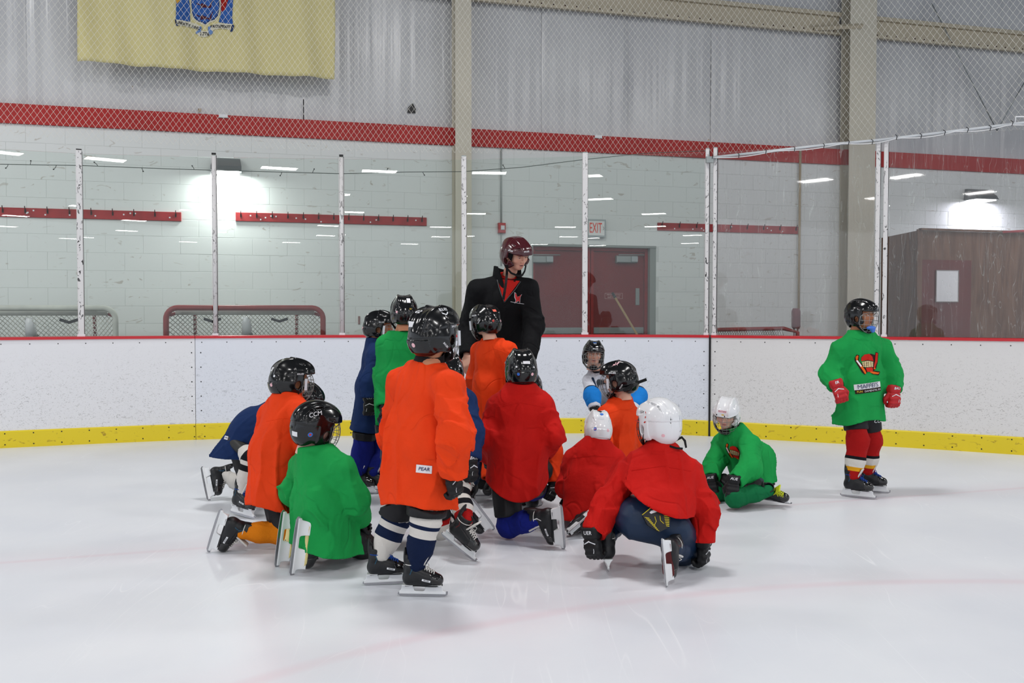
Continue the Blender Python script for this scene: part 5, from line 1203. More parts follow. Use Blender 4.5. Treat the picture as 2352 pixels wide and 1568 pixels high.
def shirt(name, root, J, m, seed, vox=.0085, amp=.013, cut=True, K=1.0):
    """loose garment: torso lofted neck to hem and two sleeves, blended into one surface"""
    off = np.array(root.location); g = {k: (np.array(v)-off if k in ('neck', 'pel', 'hem', 'shR', 'shL', 'elR', 'elL', 'wrR', 'wrL') else v) for k, v in J.items()}
    hv_ = J['nb']-J['neck']; g['neck'] = g['neck']+nrm(hv_)*min(J.get('nkup', .046), np.linalg.norm(hv_)*.95)
    nk, pel, hem = g['neck'], g['pel'], g['hem']; shR, shL = g['shR'], g['shL']; rt = nrm(shR-shL); hr = nrm(g['hipr']) if 'hipr' in g else rt
    sw = np.linalg.norm(shR-shL)/2; mid = (shR+shL)/2; ch = nk*.45+(mid*.35+pel*.2); wa = pel*.62+ch*.38
    bulge = g.get('belly', V(0, 0, 0)); wa = wa+bulge
    cw, cd = J.get('chest', (sw*1.02, .088)); ww, wd = J.get('waist', (cw*1.04, cd*1.12)); hw, hd = J.get('hemr', (ww*1.08, wd*1.12))
    ax = nrm(hem-nk); neckr = J.get('neckr', .067)
    arms = [(g['shR'], g['elR'], g['wrR']), (g['shL'], g['elL'], g['wrL'])]; ar = J.get('sleeve', (.062, .062, .056)); curve = J.get('hemcurve', .02); tl = J.get('tilt', 0.0)
    hn = nrm(g['hemn']) if 'hemn' in g else ax
    if 'hemn' in J: hn = nrm(J['hemn'])
    def fn(p):
        d1, _, _, _ = seg_ell(p, nk, ch, (neckr, neckr), (cw, cd), rt, rt); d2, _, _, _ = seg_ell(p, ch, wa, (cw, cd), (ww, wd), rt, hr, 2.3); d3, h3, x3, y3 = seg_ell(p, wa, hem+hn*.05, (ww, wd), (hw, hd), hr, hr, 2.3)
        d = smin(smin(d1, d2, .05), d3, .05)
        for s_ in (shR, shL): d = smin(d, cap(p, nk-ax*-.022, s_, .053*K, ar[0]*.93), .05)
        near = np.abs(d) < .09
        if near.any():
            al = np.clip(((p[near]-nk)@ax)/max(np.linalg.norm(hem-nk), .1), 0, 1.1); d[near] += folds(p[near], ax, seed, amp, 6.5)*(.35+.75*al)
        pl = (p-hem)@hn+curve*((p-hem)@hr/max(hw, .05))**2
        dt = d.copy()
        if cut:
            d = smax(d, pl, .006); cav = smax(dt+.019, -(pl+.06), .01); d = np.maximum(d, -cav)
        for i, (s0, e0, w0) in enumerate(arms):
            fo = nrm(w0-e0); a = smin(cap(p, s0, e0, ar[0], ar[1]), cap(p, e0, w0+fo*.03, ar[1], ar[2]), .05)
            nn = np.abs(a) < .06
            if nn.any():
                q = p[nn]; ab = (folds(q, nrm(w0-s0)+V(.35, .1, .2), seed+i+2.5, amp*.8, 12, .55))
                el = np.exp(-(np.linalg.norm(q-e0, axis=1)/.09)**2); a[nn] += ab*(.55+.8*el)
            a0 = a.copy(); pw_ = (p-w0)@fo; a = smax(a, np.where(np.linalg.norm(p-w0, axis=1) < .16, pw_, -1.), .005)
            cav = smax(a0+.015, -(pw_+.03), .005); a = np.maximum(a, np.where(np.linalg.norm(p-w0, axis=1) < .12, -cav, -1))
            d = smin(d, a, .028)
        npl = (p-(nk-ax*.012))@(-ax); d = smax(d, np.where(np.linalg.norm(p-nk, axis=1) < .11, npl, -1.), .01)
        d = smax(d, -cap(p, nk-ax*.0, nk-ax*.1, neckr*.68, neckr*.80), .006)
        return d
    def core(p):                              # plain torso, used to keep the layers below inside the garment
        a = seg_ell(p, ch, wa, (cw, cd), (ww, wd), rt, hr, 2.3)[0]; b = seg_ell(p, wa, hem+hn*.05, (ww, wd), (hw, hd), hr, hr, 2.3)[0]
        pl = (p-hem)@hn+curve*((p-hem)@hr/max(hw, .05))**2
        t_ = smin(a, b, .05); return np.where((pl < .004) & (t_ < J.get('coremax', .06)), t_+.026, -1.)
    pts = np.array([nk, ch, wa, hem, *[q for a in arms for q in a]]); R = max(hw, .13)
    lo = pts.min(0)-.11; hi = pts.max(0)+.11
    for c_, r_ in ((hem, hw+.03), (wa, ww+.03), (ch, cw+.02)): lo = np.minimum(lo, c_-r_); hi = np.maximum(hi, c_+r_)
    v, f = surf(fn, lo, hi, vox); me = mesh_np(name, v, f); o = obj(name, me, m, root); return o, bvh_of(me), core

def sockmat(name, stops, lo=.0, hi=1.0):
    m = mat(name, RGB(200, 200, 200), .85, .15, bump=(160, .3)); N, L = nodes(m); b = N['Principled BSDF']; uv = N.new('ShaderNodeUVMap'); uv.uv_map = 'along'; sp = N.new('ShaderNodeSeparateXYZ'); L.new(uv.outputs[0], sp.inputs[0])
    r = ramp(N, stops, 'CONSTANT'); L.new(sp.outputs[0], r.inputs[0]); L.new(r.outputs[0], b.inputs['Base Color']); return m
W_, K_, NV, RD = RGB(206, 202, 196), RGB(20, 20, 26), RGB(14, 28, 58), RGB(160, 20, 20)
SOCK = {
 'stripe_navy': sockmat('sock_navy_stripe', [(0, W_), (.12, NV), (.28, W_), (.42, NV), (.62, W_)]),
 'stripe_navy2': sockmat('sock_navy_stripe_low', [(0, W_), (.18, NV), (.26, W_), (.44, NV)]),
 'stripe_black': sockmat('sock_black_stripe', [(0, W_), (.06, K_), (.2, W_), (.32, K_), (.48, W_)]),
 'stripe_red': sockmat('sock_red_stripe', [(0, RD), (.10, W_), (.24, K_), (.40, W_), (.53, K_), (.67, W_), (.80, RD)]),
 'team': sockmat('sock_team', [(0, RD), (.52, K_), (.60, W_), (.80, RGB(222, 160, 30)), (.90, RD)]),
 'royal': fabric('sock_royal', RGB(20, 32, 122), .2), 'green': fabric('sock_green', RGB(8, 104, 60)), 'black': m_pants, 'gold': mat('sock_gold', RGB(216, 122, 18), .85, .15, bump=(140, .4, (1, 1, 1))), 'navy': m_pnavy, 'jersey_red': m_redj}
def tube_surf(name, root, pts, rad, m, vox=.007, seed=0, amp=.003, ends=True):
    off = np.array(root.location); P_ = [np.asarray(q)-off for q in pts]
    def fn(p):
        d = None
        for i in range(len(P_)-1):
            c = cap(p, P_[i], P_[i+1], rad[i], rad[i+1]); d = c if d is None else smin(d, c, .03)
        nn = np.abs(d) < .04
        if nn.any() and amp: d[nn] += folds(p[nn], nrm(np.cross(P_[-1]-P_[0], V(.3, .5, .2))), seed, amp, 16, .5)
        return d
    A = np.array(P_); R = max(rad)+.02; v, f = surf(fn, A.min(0)-R, A.max(0)+R, vox); me = mesh_np(name, v, f)
    L_ = [0]+list(np.cumsum([np.linalg.norm(P_[i+1]-P_[i]) for i in range(len(P_)-1)])); best = np.full(len(v), 9.); t = np.zeros(len(v))
    for i in range(len(P_)-1):
        ba = P_[i+1]-P_[i]; h = np.clip((v-P_[i])@ba/(ba@ba), 0, 1); dd = np.linalg.norm(v-P_[i]-h[:, None]*ba, axis=1); k = dd < best; best[k] = dd[k]; t[k] = (L_[i]+h[k]*(L_[i+1]-L_[i]))/L_[-1]
    uv = me.uv_layers.new(name='along'); arr = np.stack([t[f.ravel()], np.zeros(f.size)], 1).astype(np.float32); uv.data.foreach_set('uv', arr.ravel())
    return obj(name, me, m, root)

def person(J, label, **o):
    """J: joints in world space.  Returns the root and the parts that later get print laid on them."""
    k = o.get('k', 1.0); base = (J['pel']+J['neck'])/2; root = empty('person', (base[0], base[1], 0), label, 'person', o.get('group')); off = np.array(root.location)
    seed = o.get('seed', 1); rt = nrm(J['shR']-J['shL']); hr = nrm(J.get('hipr', rt)); J['hipr'] = hr
    hw = J.get('hipw', .072*k); down = nrm(J['pel']-J['neck']); hipR = J['pel']+hr*hw+down*.03; hipL = J['pel']-hr*hw+down*.03
    for n_ in ('knR', 'knL'): J[n_][2] = max(J[n_][2], .066*k)
    # skates first: they settle on the ice and set the ankles
    for sd in ('R', 'L'):
        if o.get('skates', True):
            sk = dict(o.get('sk', {})); sk.update(o.get('sk'+sd, {})); toe, up = J['sk'+sd]
            _, c = skate(root, J['an'+sd], toe, up, **sk); J['an'+sd] = c
    # body: one continuous surface under the clothes
    hc, yaw, pit, rol, hs = J['head']; HM = Matrix.Translation(Vector(hc-off)) @ Matrix.Rotation(math.radians(-yaw), 4, 'Z') @ Matrix.Rotation(math.radians(-pit), 4, 'X') @ Matrix.Rotation(math.radians(rol), 4, 'Y') @ Matrix.Scale(hs*.97, 4)
    hv, hf, ht = HEAD[o.get('face', 'kid')]; Hm = np.array(HM); hv = hv@Hm[:3, :3].T+Hm[:3, 3]
    g = {n_: J[n_]-off for n_ in ('neck', 'pel', 'shR', 'shL', 'elR', 'elL', 'wrR', 'wrL', 'knR', 'knL', 'anR', 'anL')}; hR, hL = hipR-off, hipL-off; nb = Hm[:3, :3]@V(0, -.024, -.088)+Hm[:3, 3]; J['nb'] = nb+off
    b_ = k*.9
    def bfn(p):
        ch = g['neck']*.7+g['pel']*.3; sh = [g['shR']*.86+g['shL']*.14, g['shL']*.86+g['shR']*.14]
        d = smin(cap(p, ch, g['pel'], .080*b_, .085*b_), cap(p, *sh, .040*b_, .040*b_), .05); d = smin(d, cap(p, g['neck']-down*-.02, nb, .046*b_, .045*hs), .02)
        for a, e, w in ((sh[0], g['elR'], g['wrR']), (sh[1], g['elL'], g['wrL'])): d = smin(d, np.minimum(cap(p, a, e, .038*b_, .032*b_), cap(p, e, w, .032*b_, .024*b_)), .025)
        for h, n_, a in ((hR, g['knR'], g['anR']), (hL, g['knL'], g['anL'])): d = smin(d, np.minimum(cap(p, h, n_, .058*b_, .040*b_), cap(p, n_, a, .040*b_, .026*b_)), .025)
        if 'hands' in o:
            for hn in o['hands'](g): d = smin(d, hn(p), .010)
        return d
    A = np.array(list(g.values())+[hR, hL, nb]); mrg = .13; v, f = surf(bfn, A.min(0)-mrg, A.max(0)+mrg, o.get('bvox', .011)); nv = len(v)
    me = mesh_np('body', np.concatenate([v, hv]), np.concatenate([f, hf+nv])); at = me.attributes.new('skin_tint', 'FLOAT_COLOR', 'POINT'); 
    bt = np.ones((nv, 4), np.float32); bare = np.linalg.norm(v-(hc-off), axis=1) < (.26 if o.get('coach') else .17)*hs
    if 'hands' in o:
        for w_, e_ in ((g['wrR'], g['elR']), (g['wrL'], g['elL'])): bare |= ((v-w_)@nrm(w_-e_) > -.05) & (np.linalg.norm(v-w_, axis=1) < .25)
    bt[~bare, :3] = (.040, .095, .17); at.data.foreach_set('color', np.concatenate([bt, ht]).ravel())
    body = obj('body', me, SKIN[o.get('skin', 0)], root)
    if o.get('showeyes', False):
        obj('eyes', EYES, m_eyew, root, HM); iris_mesh(*o.get('look', (0, 0))).build('irises', m_iris, root, HM)
    if o.get('hair', True): obj('hair', HAIR, o.get('hairm', m_hair), root, HM)
    hp = dict(o.get('helm', {})); helm, hm = helmet(root, hc-off, yaw, pit, rol, hs, **hp)
    if o.get('guard', False) or o.get('guardring', True) and not o.get('coach'):
        nk = g['neck']; mb = MB(); ring = []; ax = nrm(nb-nk); R_ = frame(ax, rt)
        for z_ in (-.012, .022, .050, .074):
            r = (.076, .068, .062, .058)[(-.012, .022, .050, .074).index(z_)]*k*.95
            ring.append([nk+ax*z_+R_@V(r*1.06*math.cos(a), 0, r*math.sin(a)) for a in np.linspace(0, 2*math.pi, 25)[:-1]])
        if o.get('guard'):
            vs = [q for r in ring for q in r]; mb.add(vs, [(i*24+j, i*24+(j+1) % 24, (i+1)*24+(j+1) % 24, (i+1)*24+j) for i in range(3) for j in range(24)], True); mb.build('neck_guard', m_ngrd, root)
    # legs
    legs = {}
    for sd, hip in (('R', hipR), ('L', hipL)):
        kn, an = J['kn'+sd], J['an'+sd]; sm = o.get('sock'+sd, o.get('sock', 'black')); mm = SOCK[sm]; md = kn*.45+an*.55; th = nrm(kn-hip)
        legs[sd] = tube_surf('sock', root, [hip*.25+kn*.75, kn, md, an*.94+kn*.06], [.060*k, .064*k, .054*k, .041*k] if o.get('sockr') is None else o['sockr'], mm, .0065, seed+5, .004)
        if sm.startswith(('stripe', 'team')):           # the stripes count from the knee down
            L_ = np.linalg.norm(kn-an); L0 = np.linalg.norm(kn-hip)*.25; uvl = legs[sd].data.uv_layers['along']; n_ = len(uvl.data); a = np.empty(n_*2, np.float32); uvl.data.foreach_get('uv', a); a[0::2] = np.clip((a[0::2]*(L0+L_)-L0*.55)/(L_+L0*.45), 0, 1); uvl.data.foreach_set('uv', a)
    jersey, jt, core = shirt(o.get('shirtname', 'jersey'), root, J, o['shirt'], seed, o.get('vox', .0085), o.get('amp', .013)*1.45, K=k)
    pm = o.get('pants', m_pants); pl_ = o.get('plen', .86); gp = [g['pel'], hR, hL, g['knR'], g['knL']]
    if pm is not None:
        def pfn(p):
            d = ell(p, g['pel']+down*.01, (.125*k, .11*k, .11*k)); pr = o.get('pr', (.088*k, .079*k))
            for h, n_ in ((hR, g['knR']), (hL, g['knL'])):
                e = h+(n_-h)*pl_; u = nrm(n_-h); c = cap(p, h, e+u*.05, *pr); nn = np.abs(c) < .05
                if nn.any(): c[nn] += folds(p[nn], u, seed+9, .006, 10, .5)
                c = smax(c, (p-e)@u, .012); d = smin(d, c, .03)
            return np.maximum(d, core(p))
        A = np.array(gp); v, f = surf(pfn, A.min(0)-.15, A.max(0)+.15, .0085); pants = obj('pants', mesh_np('pants', v, f), pm, root)
    else: pants = None
    for sd in ('R', 'L'):
        if o.get('gloves', True):
            gl = dict(o.get('gl', {})); gl.update(o.get('gl'+sd, {})); fo = nrm(J['wr'+sd]-J['el'+sd]); fg, bk = gl.pop('dir', (fo, np.cross(fo, nrm(J['pel']-J['neck'])) if True else None))
            glove(root, J['wr'+sd]+nrm(fo)*.018-off, fg, bk, sd, **gl)
    return dict(root=root, jersey=jersey, tree=jt, off=off, helm=helm, pants=pants, legs=legs)
def patch(R, name, geo, m, c, n, up, lift=.0022, reach=.10, cuts=0, lab=None, part='jersey', tree=None):
    h = (tree or R['tree']).ray_cast(Vector(c-R['off'])+Vector(n)*reach, -Vector(n), reach*3)
    if h[0] is None: return None
    if True:
        c = np.array(h[0])+R['off']; hn = np.array(h[1]); hn = hn if hn@np.asarray(n) > 0 else -hn; n = nrm(hn*.65+np.asarray(n)*.5)
    o = lay(name, geo, m, R[part], tree or R['tree'], Vector(c-R['off']), Vector(n), Vector(up), lift, reach, cuts=cuts)
    if lab: o['label'] = lab
    return o
# ------------------------------------------------------------------ the skaters
def joints(**kw):
    d = {}
    for k_, v in kw.items():
        d[k_] = P(*v) if (isinstance(v, tuple) and len(v) == 3 and k_ in ('neck', 'pel', 'hem', 'shR', 'shL', 'elR', 'elL', 'wrR', 'wrL', 'knR', 'knL', 'anR', 'anL')) else v
    h = kw['head']; d['head'] = (P(*h[:3]),)+tuple(h[3:])
    return d
CAM = V(0, 0, CAM_H)
def tocam(p): return nrm(CAM-p)
UP = V(0, 0, 1)
back = lambda x, z=.02: (x, -1, z)

# --- child in orange standing nearest, back turned
J = joints(head=(998, 762, 3.98, 38, -2, 0, .94), neck=(985, 838, 4.0), pel=(960, 1060, 4.0), hem=(962, 1150, 4.0), shR=(1030, 888, 3.86), shL=(922, 880, 4.12), elR=(1046, 1000, 3.78), wrR=(1038, 1086, 3.86), elL=(908, 1000, 4.2), wrL=(930, 1080, 4.32),
           knR=(978, 1195, 3.94), knL=(912, 1185, 4.12), anR=(955, 1290, 3.93), anL=(872, 1268, 4.10), skR=((1, -.06, .0), (.05, 0, 1)), skL=((.95, .1, .02), (-.08, 0, 1)),
           nkup=.006, chest=(.118, .095), waist=(.150, .115), hemr=(.158, .125), sleeve=(.068, .066, .060), hemcurve=-.03, hipr=V(.86, -.5, 0), hemn=V(-.02, 0, -1))
A = person(J, 'person in orange jersey standing with back turned, navy striped socks, 02 on the black helmet', shirt=m_orange, sockR='stripe_navy2', sockL='stripe_navy', seed=3, vox=.0068, guard=True, skin=1, hairm=m_hair, amp=.018, plen=.93, pr=(.085, .086),
    sk=dict(s=.86), skL=dict(lace=m_laceb), glR=dict(s=.86, text='BA', dir=(V(.25, .1, -1), V(.8, -.6, .1))), glL=dict(s=.86),
    helm=dict(style='a', clip=True, stickers=[S_rect((-.32, -1, .30), .046, .026), S_disc((-.02, -1, -.42), .0105), S_disc((-.62, -1, -.38), .009, m_stb), S_text('02', (-.30, -.85, 1.0), .032, up=(0, .6, 1)), S_text('BLUES', (.62, -.05, 1), .019, up=(-.3, 0, 1), shear=0), S_text(BRAND, (1, .30, .22), .014), S_text(BRAND, (.9, -.3, -.58), .012, up=(.3, .5, .6)), ('crest', (.66, -.02, .82), poly_geo([(-.02, .004), (-.017, -.006), (0, -.017), (.017, -.006), (.02, .004), (.014, 0), (0, -.012), (-.014, 0)]), m_print)]))
patch(A, 'brand_tag', rect_geo(.068, .034), m_stw, P(974, 1077, 3.8), tocam(P(974, 1077, 3.8)), (.08, 0, 1)); patch(A, 'lettering', glyphs('PEAR', .021, .15, .02), m_darkb, P(974, 1077, 3.8), tocam(P(974, 1077, 3.8)), (.08, 0, 1), .0038)
def seam(R, pts, m, w=.0018):
    """stitched yoke seam laid on the cloth through a few points"""
    tr = R['tree']; mb = MB(); P_ = []
    for i in range(len(pts)-1):
        for t in np.linspace(0, 1, 9)[:-1]: P_.append(pts[i]*(1-t)+pts[i+1]*t)
    P_.append(pts[-1]); out = []
    for q in P_:
        n = tocam(q); h = tr.ray_cast(Vector(q-R['off']+n*.25), -Vector(n), .6)
        if h[0] is not None: out.append(np.array(h[0])+n*.0008)
    if len(out) > 2 and max(np.linalg.norm(a-b) for a, b in zip(out[:-1], out[1:])) < .06: mb.tube(out, w*.6, 4); mb.build('yoke_seam', m, R['jersey'])
seam(A, [P(905, 905, 3.95), P(950, 908, 3.9), P(1000, 903, 3.85)], m_orange)

# --- child in orange kneeling on the left
J = joints(head=(671, 868, 4.80, 62, 4, 0, .88), neck=(662, 922, 4.78), pel=(640, 1085, 4.76), hem=(630, 1160, 4.74), shR=(700, 950, 4.68), shL=(618, 950, 4.9), elR=(712, 1020, 4.72), wrR=(728, 1070, 4.9), elL=(606, 1030, 4.96), wrL=(655, 1060, 5.1),
           knR=(715, 1150, 4.95), knL=(655, 1225, 4.72), anR=(722, 1225, 5.0), anL=(552, 1222, 4.68), skR=((.3, 1, 0), (0, 0, 1)), skL=((-.30, .0, -.92), (.95, .12, -.1)),
           chest=(.105, .09), waist=(.125, .115), hemr=(.132, .122), sleeve=(.058, .058, .052), hipr=V(.8, -.6, 0), hemcurve=-.02, belly=V(-.02, 0, 0))
B = person(J, 'person in orange jersey kneeling with one gold sock and name sticker on the black helmet', shirt=m_orange, sockL='gold', sockR='gold', seed=8, vox=.0075, skin=1, amp=.012, plen=.95, pr=(.07, .066), sk=dict(s=.92), k=.92, helm=dict(style='a', clip=True, stickers=[
    S_rect((-.08, -1, .36), .044, .026), ('lettering', (-.08, -1, .36), glyphs('Mathieu', .010, .3, 0), m_pblack, (0, 0, 1), None, .003), S_disc((.42, -1, .05), .007, m_stw), S_disc((.32, -1, -.36), .0105), S_disc((-.28, -1, -.30), .008, m_stb), S_text(BRAND, (1, .22, .26), .013)]), glR=dict(s=.85), glL=dict(s=.85))
patch(B, 'hem_tag', rect_geo(.034, .02), m_stw, P(655, 1110, 4.6), tocam(P(655, 1110, 4.6)), (0, 0, 1)); seam(B, [P(612, 968, 4.7), P(645, 960, 4.65), P(690, 963, 4.6)], m_orange)
patch(B, 'lettering', glyphs('PEAR', .011, .15, .02), m_darkb, P(655, 1110, 4.6), tocam(P(655, 1110, 4.6)), (0, 0, 1), .0036)

# --- child in green kneeling in front of them
J = joints(head=(727, 975, 4.42, 50, 8, 8, .96), neck=(734, 1042, 4.42), pel=(748, 1195, 4.38), hem=(752, 1255, 4.42), shR=(788, 1078, 4.32), shL=(694, 1072, 4.5), elR=(818, 1145, 4.34), wrR=(828, 1192, 4.5), elL=(672, 1130, 4.6), wrL=(705, 1170, 4.78),
           knR=(832, 1268, 4.55), knL=(775, 1255, 4.78), anR=(742, 1246, 4.36), anL=(706, 1236, 4.50), skR=((-.14, .02, -1), (.68, .72, .02)), skL=((-.14, .02, -1), (.68, .72, .02)),
           chest=(.108, .09), waist=(.135, .12), hemr=(.165, .155), sleeve=(.062, .062, .056), hipr=V(.75, -.66, 0), hemcurve=-.015, hemn=V(-.15, 0, -1))
C_ = person(J, 'person in green jersey kneeling with two cream blade holders turned to the viewer', shirt=m_green, sock='black', seed=12, vox=.007, skin=2, amp=.015, pr=(.07, .066), plen=.95, sk=dict(s=1.12, outs=m_holdy, lace=m_lacek, text=False, trim=m_sty), k=.95, helm=dict(style='b', stickers=[
    S_text('CCM', (.78, -.62, .62), .030, up=(-.75, -.1, .65)), S_rect((.22, -1, -.42), .036, .024, up=(.0, 0, 1)), S_disc((.9, -.75, -.42), .0115, m_stb), S_disc((.9, -.75, -.42), .006, m_str)]), glR=dict(s=.85, stripe=False, text=None), glL=dict(s=.85))
seam(C_, [P(672, 1108, 4.3), P(730, 1100, 4.25), P(795, 1112, 4.2)], m_green)

# --- child in navy bending, behind them on the far left
J = joints(head=(700, 915, 5.68, 85, 30, 0, .88), neck=(656, 945, 5.7), pel=(550, 1000, 5.74), coremax=.15, hem=(524, 1048, 5.74), shR=(640, 955, 5.56), shL=(652, 950, 5.88), elR=(662, 1020, 5.5), wrR=(655, 1060, 5.35), elL=(684, 1010, 5.95), wrL=(672, 1050, 5.8),
           knR=(578, 1052, 5.52), knL=(580, 1128, 5.95), anR=(556, 1128, 5.5), anL=(515, 1112, 6.02), skR=((.75, -.55, -.05), (.1, .1, 1)), skL=((.30, -.35, -.9), (.9, .3, .25)),
           chest=(.12, .1), waist=(.13, .115), hemr=(.118, .118), sleeve=(.056, .056, .05), hipr=V(.1, -1, 0), hemn=V(-.05, 0, -1), hemcurve=.0)
D_ = person(J, 'person in navy jersey bending low behind the kneeling child with the gold sock', shirt=m_navy, sockR='stripe_black', sockL='stripe_black', seed=15, skin=1, amp=.011, pr=(.075, .062), plen=.8, sk=dict(s=.93), skR=dict(lace=m_laceb), k=.9, helm=dict(style='a'), glR=dict(s=.8), glL=dict(s=.8))
patch(D_, 'hem_tag', rect_geo(.034, .022), m_stw, P(520, 1005, 5.6), tocam(P(520, 1005, 5.6)), (.2, 0, 1))
patch(D_, 'lettering', glyphs('PEAR', .011, .15, .02), m_darkb, P(520, 1005, 5.6), tocam(P(520, 1005, 5.6)), (.2, 0, 1), .0036)

# --- child in navy standing, side on
J = joints(head=(873, 747, 6.3, 96, 6, 0, .86), neck=(868, 793, 6.34), pel=(850, 925, 6.32), hem=(842, 990, 6.3), shR=(862, 818, 6.2), shL=(880, 815, 6.48), elR=(850, 878, 6.14), wrR=(848, 915, 6.12), elL=(905, 880, 6.5), wrL=(915, 930, 6.45),
           knR=(832, 1040, 6.25), knL=(868, 1040, 6.35), anR=(820, 1085, 6.2), anL=(858, 1092, 6.22), skR=((1, -.2, 0), (-.1, 0, 1)), skL=((1, -.1, 0), (0, 0, 1)),
           chest=(.10, .085), waist=(.12, .105), hemr=(.14, .115), sleeve=(.06, .062, .058), hipr=V(.0, -1, 0), hemcurve=0)
E_ = person(J, 'person in navy jersey standing side on with royal blue socks behind the green one', shirt=m_navy, sock='royal', seed=18, skin=1, amp=.010, plen=.7, sk=dict(s=.92, trim=m_boot, lace=m_lacek, text=False), face='kidfine', helm=dict(style='a', clip=True, stickers=[S_text(BRAND, (1, .35, .25), .014), S_disc((.4, -1, -.3), .009)]), glR=dict(s=.88, text='CCM', dir=(V(0, 0, -1), V(.35, -1, 0))), glL=dict(s=.85), sockr=[.070, .070, .066, .05])

# --- child in green standing, back turned
J = joints(head=(928, 715, 5.92, -12, 8, 0, .88), neck=(918, 766, 5.92), pel=(912, 910, 5.92), hem=(914, 975, 5.92), shR=(948, 792, 5.9), shL=(886, 792, 5.94), elR=(962, 860, 5.9), wrR=(965, 925, 5.8), elL=(880, 865, 5.96), wrL=(882, 935, 5.85),
           knR=(938, 1040, 5.9), knL=(898, 1040, 5.92), anR=(938, 1112, 5.9), anL=(892, 1112, 5.95), skR=((.1, 1, 0), (0, 0, 1)), skL=((-.1, 1, 0), (0, 0, 1)),
           nkup=.008, chest=(.115, .088), waist=(.13, .105), hemr=(.14, .11), sleeve=(.058, .058, .052), hemcurve=0)
F_ = person(J, 'person in green jersey standing with back turned behind the tall orange one', shirt=m_green, sock='navy', seed=21, skin=1, amp=.012, sk=dict(s=.9), helm=dict(style='a', stickers=[S_rect((.22, -1, .55), .026, .044, up=(0, .4, 1)), S_disc((-.55, -1, -.22), .009), ('number_sticker', (.25, -1, -.05), glyphs('W', .018, .4, .02), m_sty)]), glR=dict(s=.8), glL=dict(s=.8))
seam(F_, [P(874, 805, 5.8), P(915, 802, 5.8), P(945, 806, 5.8)], m_green)

# --- child in navy kneeling behind the tall orange one
J = joints(head=(1032, 850, 4.95, -12, 10, 0, .78), neck=(1022, 892, 4.9), pel=(1010, 1080, 4.78), hem=(1008, 1125, 4.76), shR=(1068, 922, 4.84), shL=(962, 925, 4.92), elR=(1080, 990, 4.74), wrR=(1080, 1056, 4.66), elL=(905, 975, 4.86), wrL=(930, 1050, 4.8),
           knR=(1052, 1118, 4.66), knL=(1012, 1212, 4.78), anR=(1068, 1222, 4.5), anL=(1058, 1196, 4.88), skR=((.72, -.3, -.50), (-.35, .1, .9)), skL=((.55, .25, -.80), (-.85, .1, -.5)),
           chest=(.125, .095), waist=(.14, .11), hemr=(.15, .12), sleeve=(.062, .062, .056), hemcurve=0)
G_ = person(J, 'person in navy jersey and red striped socks, half hidden by the nearest orange one', shirt=m_navy, sockR='stripe_red', sockL='stripe_red', seed=24, skin=1, amp=.011, pr=(.075, .068), plen=.85, sk=dict(s=.9, trim=m_btred, text=False), skL=dict(snap=False), k=.92, helm=dict(style='a', stickers=[S_disc((.5, -1, .1), .009, m_stw), S_text(BRAND, (1, -.2, -.5), .014, up=(.2, .5, .6))]), glR=dict(s=.86, dir=(V(.1, -.2, -1), V(.8, -.6, 0))), glL=dict(s=.86))

# --- child in orange standing by the coach
J = joints(head=(1114, 736, 6.1, -42, 8, 0, .88), neck=(1132, 782, 6.12), pel=(1130, 930, 6.12), hem=(1130, 985, 6.12), shR=(1166, 806, 6.0), shL=(1102, 806, 6.24), elR=(1182, 880, 6.0), wrR=(1170, 940, 6.1), elL=(1096, 872, 6.3), wrL=(1102, 932, 6.35),
           knR=(1150, 1040, 6.1), knL=(1095, 1045, 6.0), anR=(1106, 1085, 6.1), anL=(1083, 1110, 5.85), skR=((1, .1, 0), (-.15, 0, 1)), skL=((-.2, -1, -.1), (0, .1, 1)),
           nkup=.008, chest=(.108, .09), waist=(.12, .105), hemr=(.13, .115), sleeve=(.062, .062, .054), hipr=V(.85, .5, 0), hemcurve=0)
H_ = person(J, 'person in orange jersey standing close to the coach, coral sticker on the black helmet', shirt=m_orange, sock='navy', seed=27, skin=0, amp=.012, face='kidfine', sk=dict(s=.86), skL=dict(text=False), hair=True, helm=dict(style='a', clip=True, stickers=[S_rect((.05, -1, .50), .034, .022, m_sto), S_disc((-.25, -1, -.18), .009, m_str), S_disc((.35, -1, -.2), .009), S_text(BRAND, (-1, .10, .35), .015), S_text(BRAND, (-1, -.45, -.2), .012, up=(0, .7, .6))]), glR=dict(s=.85), glL=dict(s=.85))
seam(H_, [P(1108, 815, 6.0), P(1135, 800, 6.0), P(1168, 812, 5.95)], m_orange)

